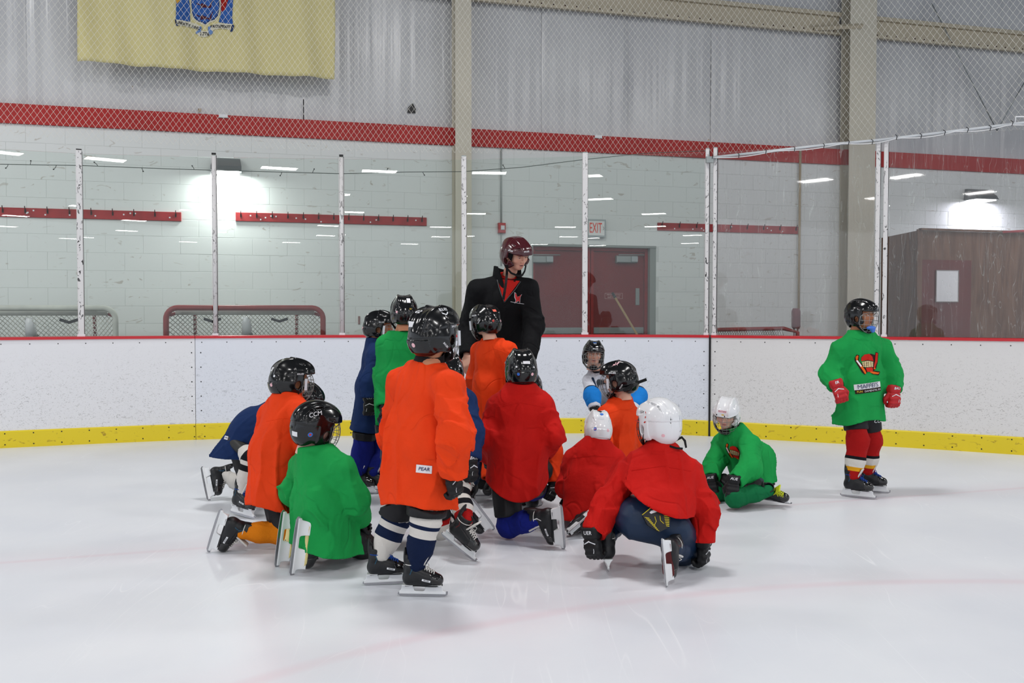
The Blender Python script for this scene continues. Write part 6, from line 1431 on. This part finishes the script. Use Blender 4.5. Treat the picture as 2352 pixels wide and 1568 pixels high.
# --- child in red kneeling, blue sock
J = joints(head=(1197, 845, 5.0, -8, 6, 0, .88), neck=(1197, 900, 5.0), pel=(1190, 1075, 4.98), hem=(1188, 1145, 4.96), shR=(1246, 934, 4.98), shL=(1146, 934, 5.02), elR=(1268, 996, 4.94), wrR=(1250, 1032, 5.14), elL=(1122, 1002, 4.98), wrL=(1122, 1045, 5.1),
           knR=(1228, 1120, 5.3), knL=(1170, 1205, 4.93), anR=(1222, 1150, 5.5), anL=(1240, 1213, 4.78), skR=((0, 1, 0), (0, 0, 1)), skL=((.08, .06, -1), (-.86, .50, -.04)),
           chest=(.128, .098), waist=(.150, .115), hemr=(.165, .12), sleeve=(.066, .066, .058), hemcurve=.085, hipr=V(1, .05, 0))
I_ = person(J, 'person in red jersey kneeling upright, royal blue sock and white blade holder on the right', shirt=m_redj, sock='royal', seed=31, vox=.0075, skin=0, amp=.015, pr=(.082, .076), plen=.84, sk=dict(s=.95, boot=m_boot, trim=m_hold), skR=dict(lab=None), helm=dict(style='a', stickers=[S_rect((.12, -1, .18), .044, .018), S_disc((-.38, -1, -.02), .006, m_stw), S_disc((.55, -1, -.05), .006, m_stw), S_disc((-.28, -1, -.36), .009, m_stb), S_disc((.38, -1, -.38), .0095)]), glR=dict(s=.8), glL=dict(s=.8))
seam(I_, [P(1140, 935, 4.9), P(1197, 925, 4.9), P(1252, 935, 4.9)], m_redj)

# --- child in orange crouched behind the red one
J = joints(head=(1214, 892, 5.75, 10, 20, 0, .88), neck=(1204, 938, 5.82), pel=(1198, 1065, 5.9), hem=(1198, 1110, 5.9), shR=(1248, 965, 5.78), shL=(1150, 965, 5.86), elR=(1268, 1035, 5.72), wrR=(1270, 1108, 5.66), elL=(1128, 1035, 5.9), wrL=(1126, 1098, 5.8),
           knR=(1245, 1080, 5.6), knL=(1150, 1085, 5.8), anR=(1222, 1120, 5.62), anL=(1160, 1115, 5.95), skR=((-.6, -.55, -.1), (.1, 0, 1)), skL=((.2, 1, 0), (0, 0, 1)),
           chest=(.12, .095), waist=(.135, .11), hemr=(.14, .115), sleeve=(.062, .060, .054), hemcurve=0)
K_p = person(J, 'person in orange jersey crouched almost hidden behind the upright kneeling red one', shirt=m_orange, sock='black', seed=34, skin=0, amp=.011, sk=dict(s=.95, trim=m_btred, text=False), k=.92, helm=dict(style='b'), glR=dict(s=.85, text=None, dir=(V(-.3, -.3, -.8), V(.5, -.8, 0))), glL=dict(s=.8))

# --- child in white and blue, far back, facing the camera
J = joints(head=(1363, 812, 7.3, 178, 4, -3, .88), neck=(1385, 862, 7.42), pel=(1410, 925, 7.8), hem=(1412, 952, 7.82), shR=(1354, 874, 7.34), shL=(1456, 872, 7.45), elR=(1360, 908, 7.2), wrR=(1366, 938, 7.12), elL=(1468, 910, 7.3), wrL=(1452, 940, 7.2),
           knR=(1372, 965, 7.35), knL=(1450, 965, 7.4), anR=(1378, 1018, 7.6), anL=(1450, 1018, 7.6), skR=((-.3, -1, 0), (0, .2, 1)), skL=((.3, -1, 0), (0, .2, 1)),
           nkup=.085, chest=(.125, .098), waist=(.125, .10), hemr=(.12, .1), sleeve=(.054, .052, .048), hemcurve=0)
L_p = person(J, 'person in white and blue jersey leaning forward near the boards', shirt=m_wjer, sock='black', seed=37, skin=0, amp=.002, face='kidfine', showeyes=True, look=(0, -.05), helm=dict(style='a', stickers=[S_text(BRAND, (0, 1, .45), .016), S_rect((0, .55, 1), .03, .012, m_stb, (0, -.6, 1)), S_rect((0, .80, 1), .026, .008, m_stw, (0, -.6, 1))]), glR=dict(s=.85, text='UE', dir=(V(.1, -.5, -.6), V(-.2, -.8, .6))), glL=dict(s=.85))
for sd in ('R', 'L'):
    s_, e_, w_ = J['sh'+sd], J['el'+sd], J['wr'+sd]
    mb = tube_surf('sleeve_band', L_p['root'], [s_*.08+e_*.92, e_, e_*.5+w_*.5], [.064, .064, .061], m_skyb, .007, 3, .003); 
    mb = tube_surf('sleeve_stripe', L_p['root'], [s_*.16+e_*.84, s_*.10+e_*.90], [.0655, .0655], m_pnavy, .007, 3, .002)
tube_surf('shoulder_stripe', L_p['root'], [J['shR']+V(.02, -.055, .02), J['shR']*.6+J['elR']*.4+V(.035, -.05, 0)], [.012, .012], m_pnavy, .006, 1, 0)

# --- child in orange in profile, looking left
J = joints(head=(1421, 868, 5.9, -72, 4, 0, .93), neck=(1424, 926, 5.95), pel=(1416, 1065, 6.0), hem=(1418, 1100, 6.0), shR=(1446, 952, 6.05), shL=(1394, 952, 5.84), elR=(1458, 1020, 6.1), wrR=(1440, 1060, 6.1), elL=(1380, 1010, 5.76), wrL=(1370, 1060, 5.7),
           knR=(1430, 1110, 6.2), knL=(1385, 1112, 5.8), anR=(1470, 1105, 6.4), anL=(1455, 1108, 6.1), skR=((.8, .1, -.5), (-.5, 0, -.3)), skL=((.8, .1, -.5), (-.5, 0, -.3)),
           chest=(.115, .095), waist=(.13, .11), hemr=(.14, .115), sleeve=(.06, .06, .054), hemcurve=0, hipr=V(.6, .8, 0))
M_p = person(J, 'person in orange jersey seen in profile, red wing mark on the black helmet', shirt=m_orange, sock='black', seed=41, skin=0, amp=.011, face='kidfine', showeyes=True, sk=dict(s=.9), k=.95, guard=True, helm=dict(style='a', clip=True, stickers=[S_text(BRAND, (-1, .25, .38), .016), S_text(BRAND, (-.9, -.3, -.55), .012, up=(0, .6, .6)),
    ('wing_mark', (-.62, -.05, 1), ([(-.034, .006), (-.02, .010), (-.012, .003), (0, .012), (.008, .003), (.022, .012), (.034, .001), (.020, -.002), (.012, -.006), (.004, -.004), (0, -.014), (-.004, -.004), (-.014, -.006), (-.022, -.001)], [tuple(range(14))]), m_stp, (0, .3, 1)), ('stripe', (-.35, -.9, .75), rect_geo(.005, .028, 1, 4), m_str, (.3, .5, 1))]), glR=dict(s=.8), glL=dict(s=.8))
def loose_strap(R, pts, w=.007):
    mb = MB(); mb.ribbon([p-R['off'] for p in pts], w, .0015, V(0, .2, 1)); mb.build('strap_end', m_strap, R['root'])
loose_strap(M_p, [P(1432, 897, 5.78), P(1450, 886, 5.80), P(1466, 878, 5.84), P(1485, 871, 5.86)], .0095)
seam(M_p, [P(1395, 950, 5.7), P(1425, 940, 5.75), P(1458, 945, 5.85)], m_orange)

# --- child in red with the white helmet, kneeling
J = joints(head=(1374, 980, 5.3, -6, 14, 4, .80), neck=(1367, 1024, 5.29), pel=(1345, 1150, 5.22), hem=(1338, 1200, 5.2), shR=(1412, 1056, 5.28), shL=(1318, 1054, 5.32), elR=(1432, 1120, 5.3), wrR=(1402, 1165, 5.5), elL=(1302, 1115, 5.34), wrL=(1322, 1160, 5.55),
           knR=(1405, 1195, 5.5), knL=(1312, 1190, 5.55), anR=(1375, 1205, 5.1), anL=(1335, 1208, 5.08), skR=((-.5, -.4, -.7), (.2, .9, -.1)), skL=((-.75, -.35, -.55), (.2, .9, -.1)),
           chest=(.120, .095), waist=(.132, .11), hemr=(.135, .12), sleeve=(.058, .058, .052), hemcurve=-.01)
N_p = person(J, 'person in red jersey kneeling, small white helmet with a blue round sticker', shirt=m_redj, sock='black', seed=44, vox=.0075, skin=2, amp=.012, sk=dict(s=.85), k=.92, pr=(.075, .07), helm=dict(style='a', color=m_hwht, stickers=[S_disc((.05, -1, .78), .0135, m_stb), S_rect((-.05, -1, .36), .048, .024, m_padw), S_disc((-.36, -1, -.30), .012, m_stb), S_disc((-.36, -1, -.30), .007, m_str), S_disc((.36, -1, -.34), .011)]), glR=dict(s=.8), glL=dict(s=.8))
seam(N_p, [P(1312, 1052, 5.2), P(1365, 1045, 5.2), P(1410, 1050, 5.2)], m_redj)

# --- child in red with the big white helmet, squatting in front
J = joints(head=(1513, 968, 4.42, -30, 2, 0, .94), neck=(1522, 1042, 4.44), pel=(1505, 1190, 4.30), hem=(1512, 1168, 4.26), shR=(1582, 1088, 4.42), shL=(1446, 1088, 4.46), elR=(1616, 1170, 4.36), wrR=(1616, 1245, 4.34), elL=(1396, 1158, 4.36), wrL=(1364, 1226, 4.28),
           knR=(1572, 1262, 4.46), knL=(1418, 1168, 4.58), anR=(1546, 1292, 4.16), anL=(1394, 1262, 4.36), skR=((.10, .05, -1), (.50, .86, .10)), skL=((.0, 1, -.03), (0, -.1, 1)),
           chest=(.150, .105), waist=(.155, .115), hemr=(.160, .125), sleeve=(.068, .066, .058), hemcurve=.03, hipr=V(1, -.1, -.25), hemn=V(-.42, 0, -1), hipw=.085)
O_p = person(J, 'person in red jersey squatting in navy pants, large white helmet with red vents', shirt=m_redj, sock='navy', seed=47, vox=.007, skin=2, amp=.015, pants=m_pnavy, plen=1.0, pr=(.095, .085), sk=dict(s=.90, trim=m_btred, text=False, outs=m_btred), helm=dict(style='b', color=m_hwht, wire=m_wireb, stickers=[S_text('CCM', (-1, .22, .55), .015, m_pblack), S_disc((-.55, -1, -.62), .009),
    ('vent_trim', (-1, -.12, .38), poly_geo([(-.004, .018), (.004, .012), (.008, -.016), (0, -.018)]), m_str), ('vent_trim', (-1, -.14, .0), poly_geo([(-.010, -.004), (.0, .005), (.009, .002), (.002, -.006)]), m_str), ('vent_trim', (-1, .62, -.05), poly_geo([(-.004, .010), (.004, .006), (.003, -.012), (-.004, -.008)]), m_str), ('size_label', (.30, -1, .18), rect_geo(.034, .020), m_padw), ('lettering', (.30, -1, -.38), glyphs('CCM', .010), m_pblack)]),
    glR=dict(s=.92, text='BA', dir=(V(-.05, .05, -1), V(.85, -.5, 0))), glL=dict(s=.95, text='UER', dir=(V(.12, -.08, -1), V(-.62, -.78, 0))))
seam(O_p, [P(1450, 1080, 4.3), P(1520, 1070, 4.3), P(1588, 1082, 4.3)], m_redj)
loose_strap(O_p, [P(1553, 1010, 4.36), P(1566, 1004, 4.36), P(1573, 1012, 4.36), P(1576, 1028, 4.36)], .006); loose_strap(O_p, [P(1538, 1024, 4.34), P(1554, 1029, 4.33), P(1568, 1030, 4.34)], .005)
# tail pad slipped out at the waist, with yellow bars
oj = P(1520, 1188, 4.10); off = O_p['off']; pt = bvh_of(O_p['pants'].data)
R_ = frame(nrm(V(-.12, .25, 1)), -nrm(V(.05, -1, .25))); mb = MB()
pts2 = [(-.062, .040), (-.02, .052), (.030, .050), (.072, .028), (.058, -.02), (.012, -.060), (-.030, -.048), (-.052, -.01)]
wn = nrm(V(.03, -1, .30)); wu = nrm(V(-.18, .25, 1)); wu = nrm(wu-wn*(wu@wn)); wr_ = np.cross(wu, wn)*-1
hit = pt.ray_cast(Vector(oj-off+wn*.2), Vector(-wn)); cc = np.array(hit[0])+wn*.020 if hit[0] is not None else oj-off
mb.prism(pts2, -.012, .010, lambda u, v, t: cc+wr_*u+wu*v+wn*t); pad = mb.build('tail_pad', m_black, O_p['root'])
myel = mat('pad_yellow', RGB(226, 204, 30), .5, .4); mb = MB()
for i in range(9):
    mb.prism([(-.050+i*.0015, .020-i*.0075), (-.024+i*.0012-(.004*i*.3), .024-i*.0075), (-.024+i*.0012-(.004*i*.3), .0215-i*.0075), (-.050+i*.0015, .0165-i*.0075)], .010, .0115, lambda u, v, t: cc+wr_*u+wu*v+wn*t)
    mb.prism([(.064-i*.005, .018-i*.0078), (.044-i*.004, .010-i*.0078), (.044-i*.004, .0075-i*.0078), (.063-i*.005, .0150-i*.0078)], .010, .0115, lambda u, v, t: cc+wr_*u+wu*v+wn*t)
tag(mb.build('yellow_bars', myel, pad), kind='stuff'); mb = MB(); mb.tube([cc+wr_*u+wu*v+wn*.010 for u, v in ((-.064, .035), (-.062, .042), (-.02, .054), (.030, .052), (.073, .029))], .0016, 5); mb.build('yellow_edge', myel, pad)
mb = MB()
for s in (-1, 1): mb.tube([cc+wr_*(.006+s*.022)+wu*-.026+wn*.011, cc+wr_*(.006+s*.010)+wu*-.010+wn*.011, cc+wr_*(.006+s*.012)+wu*.012+wn*.011], .0015, 5)
tag(mb.build('yellow_lines', myel, pad), kind='stuff')
mb = MB(); mb.prism([(-.014, .044), (.030, .040), (.038, .033), (.032, .027), (-.006, .032), (-.016, .038)], .010, .012, lambda u, v, t: cc+wr_*u+wu*v+wn*t); mb.build('brand_patch', m_stw, pad)
patch(O_p, 'hem_tag', rect_geo(.022, .018), m_stw, P(1592, 1228, 4.2), tocam(P(1592, 1228, 4.2)), (.5, 0, 1))

# --- child in green sitting on the ice, white helmet
J = joints(head=(1669, 948, 5.96, -152, 24, -6, .88), neck=(1692, 994, 6.02), pel=(1728, 1085, 6.05), hem=(1728, 1110, 6.02), shR=(1658, 1018, 6.14), shL=(1722, 1020, 5.88), elR=(1640, 1064, 6.04), wrR=(1634, 1100, 5.90), elL=(1722, 1076, 5.76), wrL=(1688, 1106, 5.66),
           knR=(1640, 1128, 5.92), knL=(1688, 1142, 5.66), anR=(1700, 1140, 6.1), anL=(1768, 1140, 5.74), skR=((.8, .5, -.1), (-.4, -.5, .6)), skL=((.93, -.3, -.12), (-.25, -.72, .64)),
           chest=(.118, .095), waist=(.135, .115), hemr=(.150, .135), sleeve=(.064, .064, .056), hemcurve=0, hipr=V(-.8, .6, 0), belly=V(.03, .03, 0), hemn=V(.1, 0, -1))
P_p = person(J, 'person in green jersey sitting on the ice, white helmet bowed, yellow skate laces', shirt=m_green, sock='green', seed=51, vox=.0078, skin=2, amp=.013, face='kidfine', showeyes=True, look=(0, -.6), sk=dict(s=.88, lace=m_lacey, tongue=m_lacey, text=False), k=.92, hair=False, guard=True, helm=dict(style='a', color=m_hwht, stickers=[('name_sticker', (.05, 1, .62), rect_geo(.060, .016), m_stp, (0, -.5, 1)), ('lettering', (.05, 1, .62), glyphs('MATTHEW', .012, .1), m_pblack, (0, -.5, 1), None, .003), S_text(BRAND, (1, .2, .42), .014, m_pblack), S_rect((0, 1, .38), .018, .008, m_sty), ('vent_slot', (.35, 1, .36), rect_geo(.007, .011), m_pblack, (0, 0, 1), None, .0015), ('vent_slot', (-.12, 1, .30), rect_geo(.007, .011), m_pblack, (0, 0, 1), None, .0015)]),
    glR=dict(s=.88, text='AUE', stripe=False, dir=(V(.15, -.1, -1), V(-.3, -1, .1))), glL=dict(s=.90, text='AUE', stripe=False, dir=(V(-.15, -.2, -1), V(-.2, -1, .15))))
m_pr_o = mat('print_orange', RGB(222, 96, 24), .7, .2); m_pr_r = mat('print_red', RGB(196, 34, 22), .7, .2); m_pr_k = mat('print_dark', RGB(40, 18, 14), .7, .2); m_pr_c = mat('print_cream', RGB(206, 186, 140), .7, .2)

# --- child in green standing at the right
J = joints(head=(1979, 722, 6.12, 142, 4, 0, .86), neck=(1979, 776, 6.16), pel=(1975, 905, 6.16), hem=(1973, 962, 6.14), shR=(1932, 802, 6.12), shL=(2026, 800, 6.2), elR=(1910, 858, 6.14), wrR=(1922, 886, 6.02), elL=(2048, 856, 6.2), wrL=(2052, 896, 6.1),
           knR=(1970, 1012, 6.08), knL=(2000, 1012, 6.22), anR=(1960, 1092, 6.06), anL=(1992, 1088, 6.24), skR=((.85, -.55, 0), (-.05, 0, 1)), skL=((.9, -.45, 0), (-.05, 0, 1)),
           chest=(.125, .095), waist=(.150, .115), hemr=(.165, .125), sleeve=(.066, .068, .058), hemcurve=-.03, hipr=V(-.92, -.30, 0), hemn=V(.06, 0, -1), hipw=.055)
Q_p = person(J, 'person in green jersey standing alone on the ice wearing red gloves', shirt=m_green, sock='team', seed=54, vox=.0078, skin=1, amp=.014, face='kidfine', showeyes=True, look=(.3, 0), sk=dict(s=.92, lace=m_laceb, text=False), guard=True, pr=(.08, .074), plen=.75, helm=dict(style='b', stickers=[S_text('CCM', (-.15, 1, .42), .019), S_rect((-.15, 1, .72), .040, .006, m_print, (0, -.3, 1), 'stripe'), S_text('CCM', (1, -.25, .25), .010)]),
    gl=dict(m=m_glr, s=.92), glR=dict(text='ER', dir=(V(.25, -.35, -.9), V(-.15, -1, .25))), glL=dict(text='BAU', dir=(V(.0, -.1, -1), V(.3, -1, .05))), sockr=[.066, .070, .058, .045])
tree = Q_p['tree']; rt_ = Q_p['off']
mb = MB(); ring = []; hc = J['head'][0]-rt_; fd = V(math.sin(math.radians(142)), math.cos(math.radians(142)), 0); mc = hc+fd*.100+V(-.032, -.01, -.088)
surf_obj('mouthguard', lambda p: smin(ell(p, mc, (.030, .024, .014)), ell(p, mc+V(.012, 0, -.014), (.014, .014, .018)), .01), mc-.05, mc+.05, .004, m_tee, Q_p['root'])
def crest(R, cx, cy, Y, s, tilt=0, words=True, fwd=None):
    """stick-and-helmet print on the chest, drawn from plain shapes; s = metres per photograph pixel"""
    c = P(cx, cy, Y); n = fwd if fwd is not None else tocam(c); up = V(math.sin(tilt), 0, math.cos(tilt))
    def shp(nm, pts, m, lift, cuts=2):
        import bmesh
        geo = ([(x*s, -y*s) for x, y in pts], [tuple(range(len(pts)))]); patch(R, nm, geo, m, c, n, up, lift, .16, cuts=cuts)
    shp('crest_outline', [(-30, -22), (-26, -30), (-19, -28), (-20, -14), (-2, 8), (-4, -14), (2, -28), (12, -33), (24, -30), (26, -38), (34, -36), (34, -14), (28, 6), (20, 12), (40, 14), (34, 24), (16, 22), (4, 14), (-6, 24), (-14, 18), (-30, -14)], m_pr_k, .0025, 3)
    shp('stick_left', [(-28, -24), (-24, -28), (-21, -26), (-23, -16), (-5, 12), (-2, 20), (-6, 22), (-26, -12)], m_pr_o, .0042); shp('stick_left_tape', [(-27, -14), (-23, -15), (-13, 1), (-16, 4)], m_stw, .0052)
    shp('stick_right', [(26, -36), (32, -35), (31, -12), (24, 4), (20, 2), (25, -14)], m_pr_r, .0042); shp('stick_blade', [(10, 14), (20, 15), (36, 17), (32, 21), (18, 21), (8, 18)], m_pr_o, .0046)
    shp('print_helmet', [(-14, -12), (-14, -22), (-6, -30), (6, -32), (16, -26), (20, -14), (2, -16)], m_pr_r, .0045); shp('print_cage', [(-12, -10), (2, -14), (19, -12), (18, 2), (2, 4), (-10, 3)], m_pr_c, .0048)
    for x in (-7, -1, 5, 11): shp('print_bar', [(x, -12), (x+1, -12), (x+1, 3), (x, 3)], m_pr_k, .0056, 1)
    for y in (-7, -1): shp('print_bar', [(-11, y), (18, y-2), (18, y-1), (-11, y+1)], m_pr_k, .0056, 1)
    shp('print_jaw', [(-3, 6), (16, 4), (17, 12), (12, 16), (0, 16)], m_pr_r, .0050); shp('print_puck', [(20, 4), (24, 4), (25, 7), (22, 9), (19, 7)], m_pr_o, .0054, 1)
crest(Q_p, 1990, 840, 6.0, 6.05/2113*.86)
c = P(1993, 886, 6.0); n = tocam(c); up = V(-.12, 0, 1); s = 6.05/2113
patch(Q_p, 'word_patch', rect_geo(62*s, 13*s), m_stw, c, n, up, .0026, .16); patch(Q_p, 'lettering', glyphs("MAFFEI'S", .040, 0, .025, .92), m_darkb, c, n, up, .0095, .16)
c2 = P(1995, 897, 6.0); patch(Q_p, 'word_band', rect_geo(62*s, 9*s), m_pr_k, c2, n, up, .0030, .16)
patch(Q_p, 'lettering', glyphs('FUN', .019, 0, .02, 1.0), m_sty, P(1974, 899.5, 6.0), n, up, .0085, .16); patch(Q_p, 'lettering', glyphs('DAMENTAL EX', .0175, 0, .01, 1.0), m_stw, P(2004, 895.8, 6.0), n, up, .0085, .16)
patch(Q_p, 'lettering', glyphs('CC', .034, .2, .03), m_print, P(2014, 967, 6.0), tocam(P(2014, 967, 6.0)), V(0, 0, 1), .003, .16, part='pants', tree=bvh_of(Q_p['pants'].data))
crest(P_p, 1672, 1042, 5.85, 5.9/2113*.72, .3, fwd=nrm(V(-.55, -.85, .1)))
patch(A, 'lettering', glyphs('BAUER', .016, .2, .02), m_print, P(975, 1150, 3.8), tocam(P(975, 1150, 3.8)), V(0, 0, 1), .003, .16, part='pants', tree=bvh_of(A['pants'].data))

# ------------------------------------------------------------------ the coach
def hand(w, fo, bk, side, s=1.0, curl=.5):
    R = frame(fo, bk); sg = 1 if side == 'R' else -1; fs = []
    def mk(p, w=w, R=R):
        q = ((p-w)@R)/s; q = q*V(sg, 1, 1); d = rbox(q, (0, .045, 0), (.040, .045, .014), .012)
        for i in range(4):
            L_ = (.88, 1.0, .95, .78)[i]; a = V(-.030+i*.0195, .085, 0); b = a+V(0, math.cos(curl), -math.sin(curl))*.042*L_; c = b+V(0, math.cos(curl*2.2), -math.sin(curl*2.2))*.028*L_; e = c+V(0, math.cos(curl*3), -math.sin(curl*3))*.020*L_
            d = smin(d, np.minimum(np.minimum(cap(q, a, b, .0098, .0092), cap(q, b, c, .0092, .0085)), cap(q, c, e, .0085, .0072)), .006)
        d = smin(d, np.minimum(cap(q, (-.034, .022, -.004), (-.058, .052, -.014), .0125, .0105), cap(q, (-.058, .052, -.014), (-.060, .080, -.022), .0105, .0085)), .010)
        return d*s
    return mk
J = joints(head=(1186, 583, 6.62, 140, 25, 9, 1.02), neck=(1165, 640, 6.76), pel=(1140, 862, 6.95), hem=(1142, 860, 6.93), shR=(1098, 667, 6.74), shL=(1212, 664, 6.68), elR=(1074, 760, 6.80), wrR=(1072, 818, 6.58), elL=(1228, 748, 6.66), wrL=(1214, 822, 6.50),
           knR=(1090, 960, 6.75), knL=(1180, 960, 6.7), anR=(1092, 1055, 6.9), anL=(1175, 1055, 6.9), skR=((-.2, -1, 0), (0, .1, 1)), skL=((.3, -1, 0), (0, .1, 1)),
           chest=(.195, .135), waist=(.175, .125), hemr=(.180, .135), sleeve=(.080, .068, .056), hemcurve=0, nkup=.0, neckr=.082, hipw=.095)
R_p = person(J, 'person coaching in black zip jacket, red shirt and maroon helmet, leaning over the children', shirt=m_blackf, shirtname='jacket', sock='navy', seed=60, vox=.009, amp=.010, skin=0, face='talk', showeyes=True, look=(.25, -.35), pants=m_pnavy, plen=1.0, pr=(.105, .085), k=1.15, coach=True, gloves=False, sk=dict(s=1.15, text=False), bvox=.0085,
    hands=lambda g: [hand(g['wrR'], nrm(V(.1, -.5, -.85)), nrm(V(-.5, -.8, .3)), 'R'), hand(g['wrL'], nrm(V(-.1, -.5, -.85)), nrm(V(.5, -.8, .3)), 'L')],
    helm=dict(style='c', color=m_hmar, cage=False, stickers=[S_text(BRAND, (.08, 1, .52), .015), S_text(BRAND, (1, .45, .50), .014)]))
off = R_p['off']; nk = J['neck']-off; ch = nk*.55+(J['pel']-off)*.45
# red shirt in the open zip, stand-up collar, zip edges, chest emblem, hanging strap
fw_ = nrm(V(.18, -1, .06)); side_ = nrm(np.cross(fw_, UP)); 
if side_[0] < 0: side_ = -side_
tr = R_p['tree']
def onj(px, py, lift=.004, Y=6.5):
    q = P(px, py, Y)-off; n = tocam(q+off); h = tr.ray_cast(Vector(q+n*.35), -Vector(n), 1.2)
    return (np.array(h[0]) if h[0] is not None else q)+n*lift
# shirt panel: grid between the neckline and the V of the zip
vs = []; fs = []; rows = 9; cols = 9
for j in range(rows):
    t = j/(rows-1); l = (1143+6*t, 612+(688-612)*t**1.0); r_ = (1198-(1198-1160)*t, 628+(688-628)*t); 
    l = (1143+(1157-1143)*t, 640+(692-640)*t); r_ = (1194+(1159-1194)*t, 645+(692-645)*t)
    for i in range(cols):
        s = i/(cols-1); vs.append(onj(l[0]+(r_[0]-l[0])*s, l[1]+(r_[1]-l[1])*s, .004))
fs = [(j*cols+i, j*cols+i+1, (j+1)*cols+i+1, (j+1)*cols+i) for j in range(rows-1) for i in range(cols-1)]
mb = MB(); mb.add(vs, fs, True); o = mb.build('red_shirt', m_redt, R_p['root']); o['label'] = 'red shirt in the open collar'
def rfn(p):
    d = seg_ell(p, nk-UP*.075, nk+UP*.035, (.095, .085), (.064, .062), side_, side_)[0]
    return smax(smax(d, -(seg_ell(p, nk-UP*.1, nk+UP*.06, (.082, .072), (.050, .048), side_, side_)[0]), .003), (p-(nk+UP*.030+fw_*.02))@nrm(UP+fw_*.30), .004)
surf_obj('shirt_neck', rfn, nk-.15, nk+.13, .005, m_redt, R_p['root'])
def cfn(p):
    d = seg_ell(p, nk-UP*.07, nk+UP*.085, (.118, .105), (.100, .092), side_, side_)[0]
    inn = seg_ell(p, nk-UP*.11, nk+UP*.12, (.108, .095), (.090, .082), side_, side_)[0]; d = smax(d, -inn, .004)
    q = p-nk; x = np.abs((q@side_)-.012); f = q@fw_; d = smax(d, -np.maximum(.012-f, x-.052-.28*np.maximum(0, q[:, 2]+.04)), .006)
    return smax(d, (q[:, 2]-.070)-.25*np.abs(q@side_), .006)
surf_obj('collar', cfn, nk-.2, nk+.2, .0055, m_blackf, R_p['root'])
m_zip = mat('zip_grey', RGB(70, 72, 74), .4, .5)
for pts in ([(1142, 642), (1146, 660), (1152, 678), (1158, 694)], [(1196, 646), (1184, 664), (1170, 680), (1159, 694)]):
    mb = MB(); q = [onj(x, y, .006) for x, y in pts]; mb.tube([q[0]*(1-t)+q[1]*t for t in np.linspace(0, 1, 4)]+q[2:], .0035, 5); mb.build('zip_edge', m_zip, R_p['root'])
m_em = mat('emblem_red', RGB(206, 50, 52), .6, .3); c = P(1191, 684, 6.4)
patch(R_p, 'emblem_outline', ([(a*1.16, b*1.13) for a, b in [(-.026, .038), (-.014, .030), (-.006, .008), (.008, .012), (.030, .026), (.018, .006), (.014, -.014), (.010, -.034), (.002, -.020), (-.012, -.026), (-.024, -.034), (-.018, -.016), (-.026, .004)]], [tuple(range(13))]), m_padw, c, tocam(c), (0, 0, 1), .003, .3, cuts=1)
patch(R_p, 'chest_emblem', ([(-.026, .038), (-.014, .030), (-.006, .008), (.008, .012), (.030, .026), (.018, .006), (.014, -.014), (.010, -.034), (.002, -.020), (-.012, -.026), (-.024, -.034), (-.018, -.016), (-.026, .004)], [tuple(range(13))]), m_em, c, tocam(c), (0, 0, 1), .0055, .3, cuts=1)
patch(R_p, 'stitched_line', ([(-.05, .004), (.05, -.014), (.05, -.017), (-.05, .001)], [(0, 1, 2, 3)]), m_padw, P(1188, 694, 6.4), tocam(c), (0, 0, 1), .004, .3, cuts=2)
hd = J['head'][0]; mb = MB(); sp = [P(1165, 608, 6.50), P(1164, 630, 6.52), P(1162, 650, 6.48), P(1159, 670, 6.46), P(1156, 688, 6.46)]
mb.ribbon([p-off for p in sp], .009, .0015, V(1, 0, 0)); mb.build('hanging_strap', m_strap, R_p['root'])
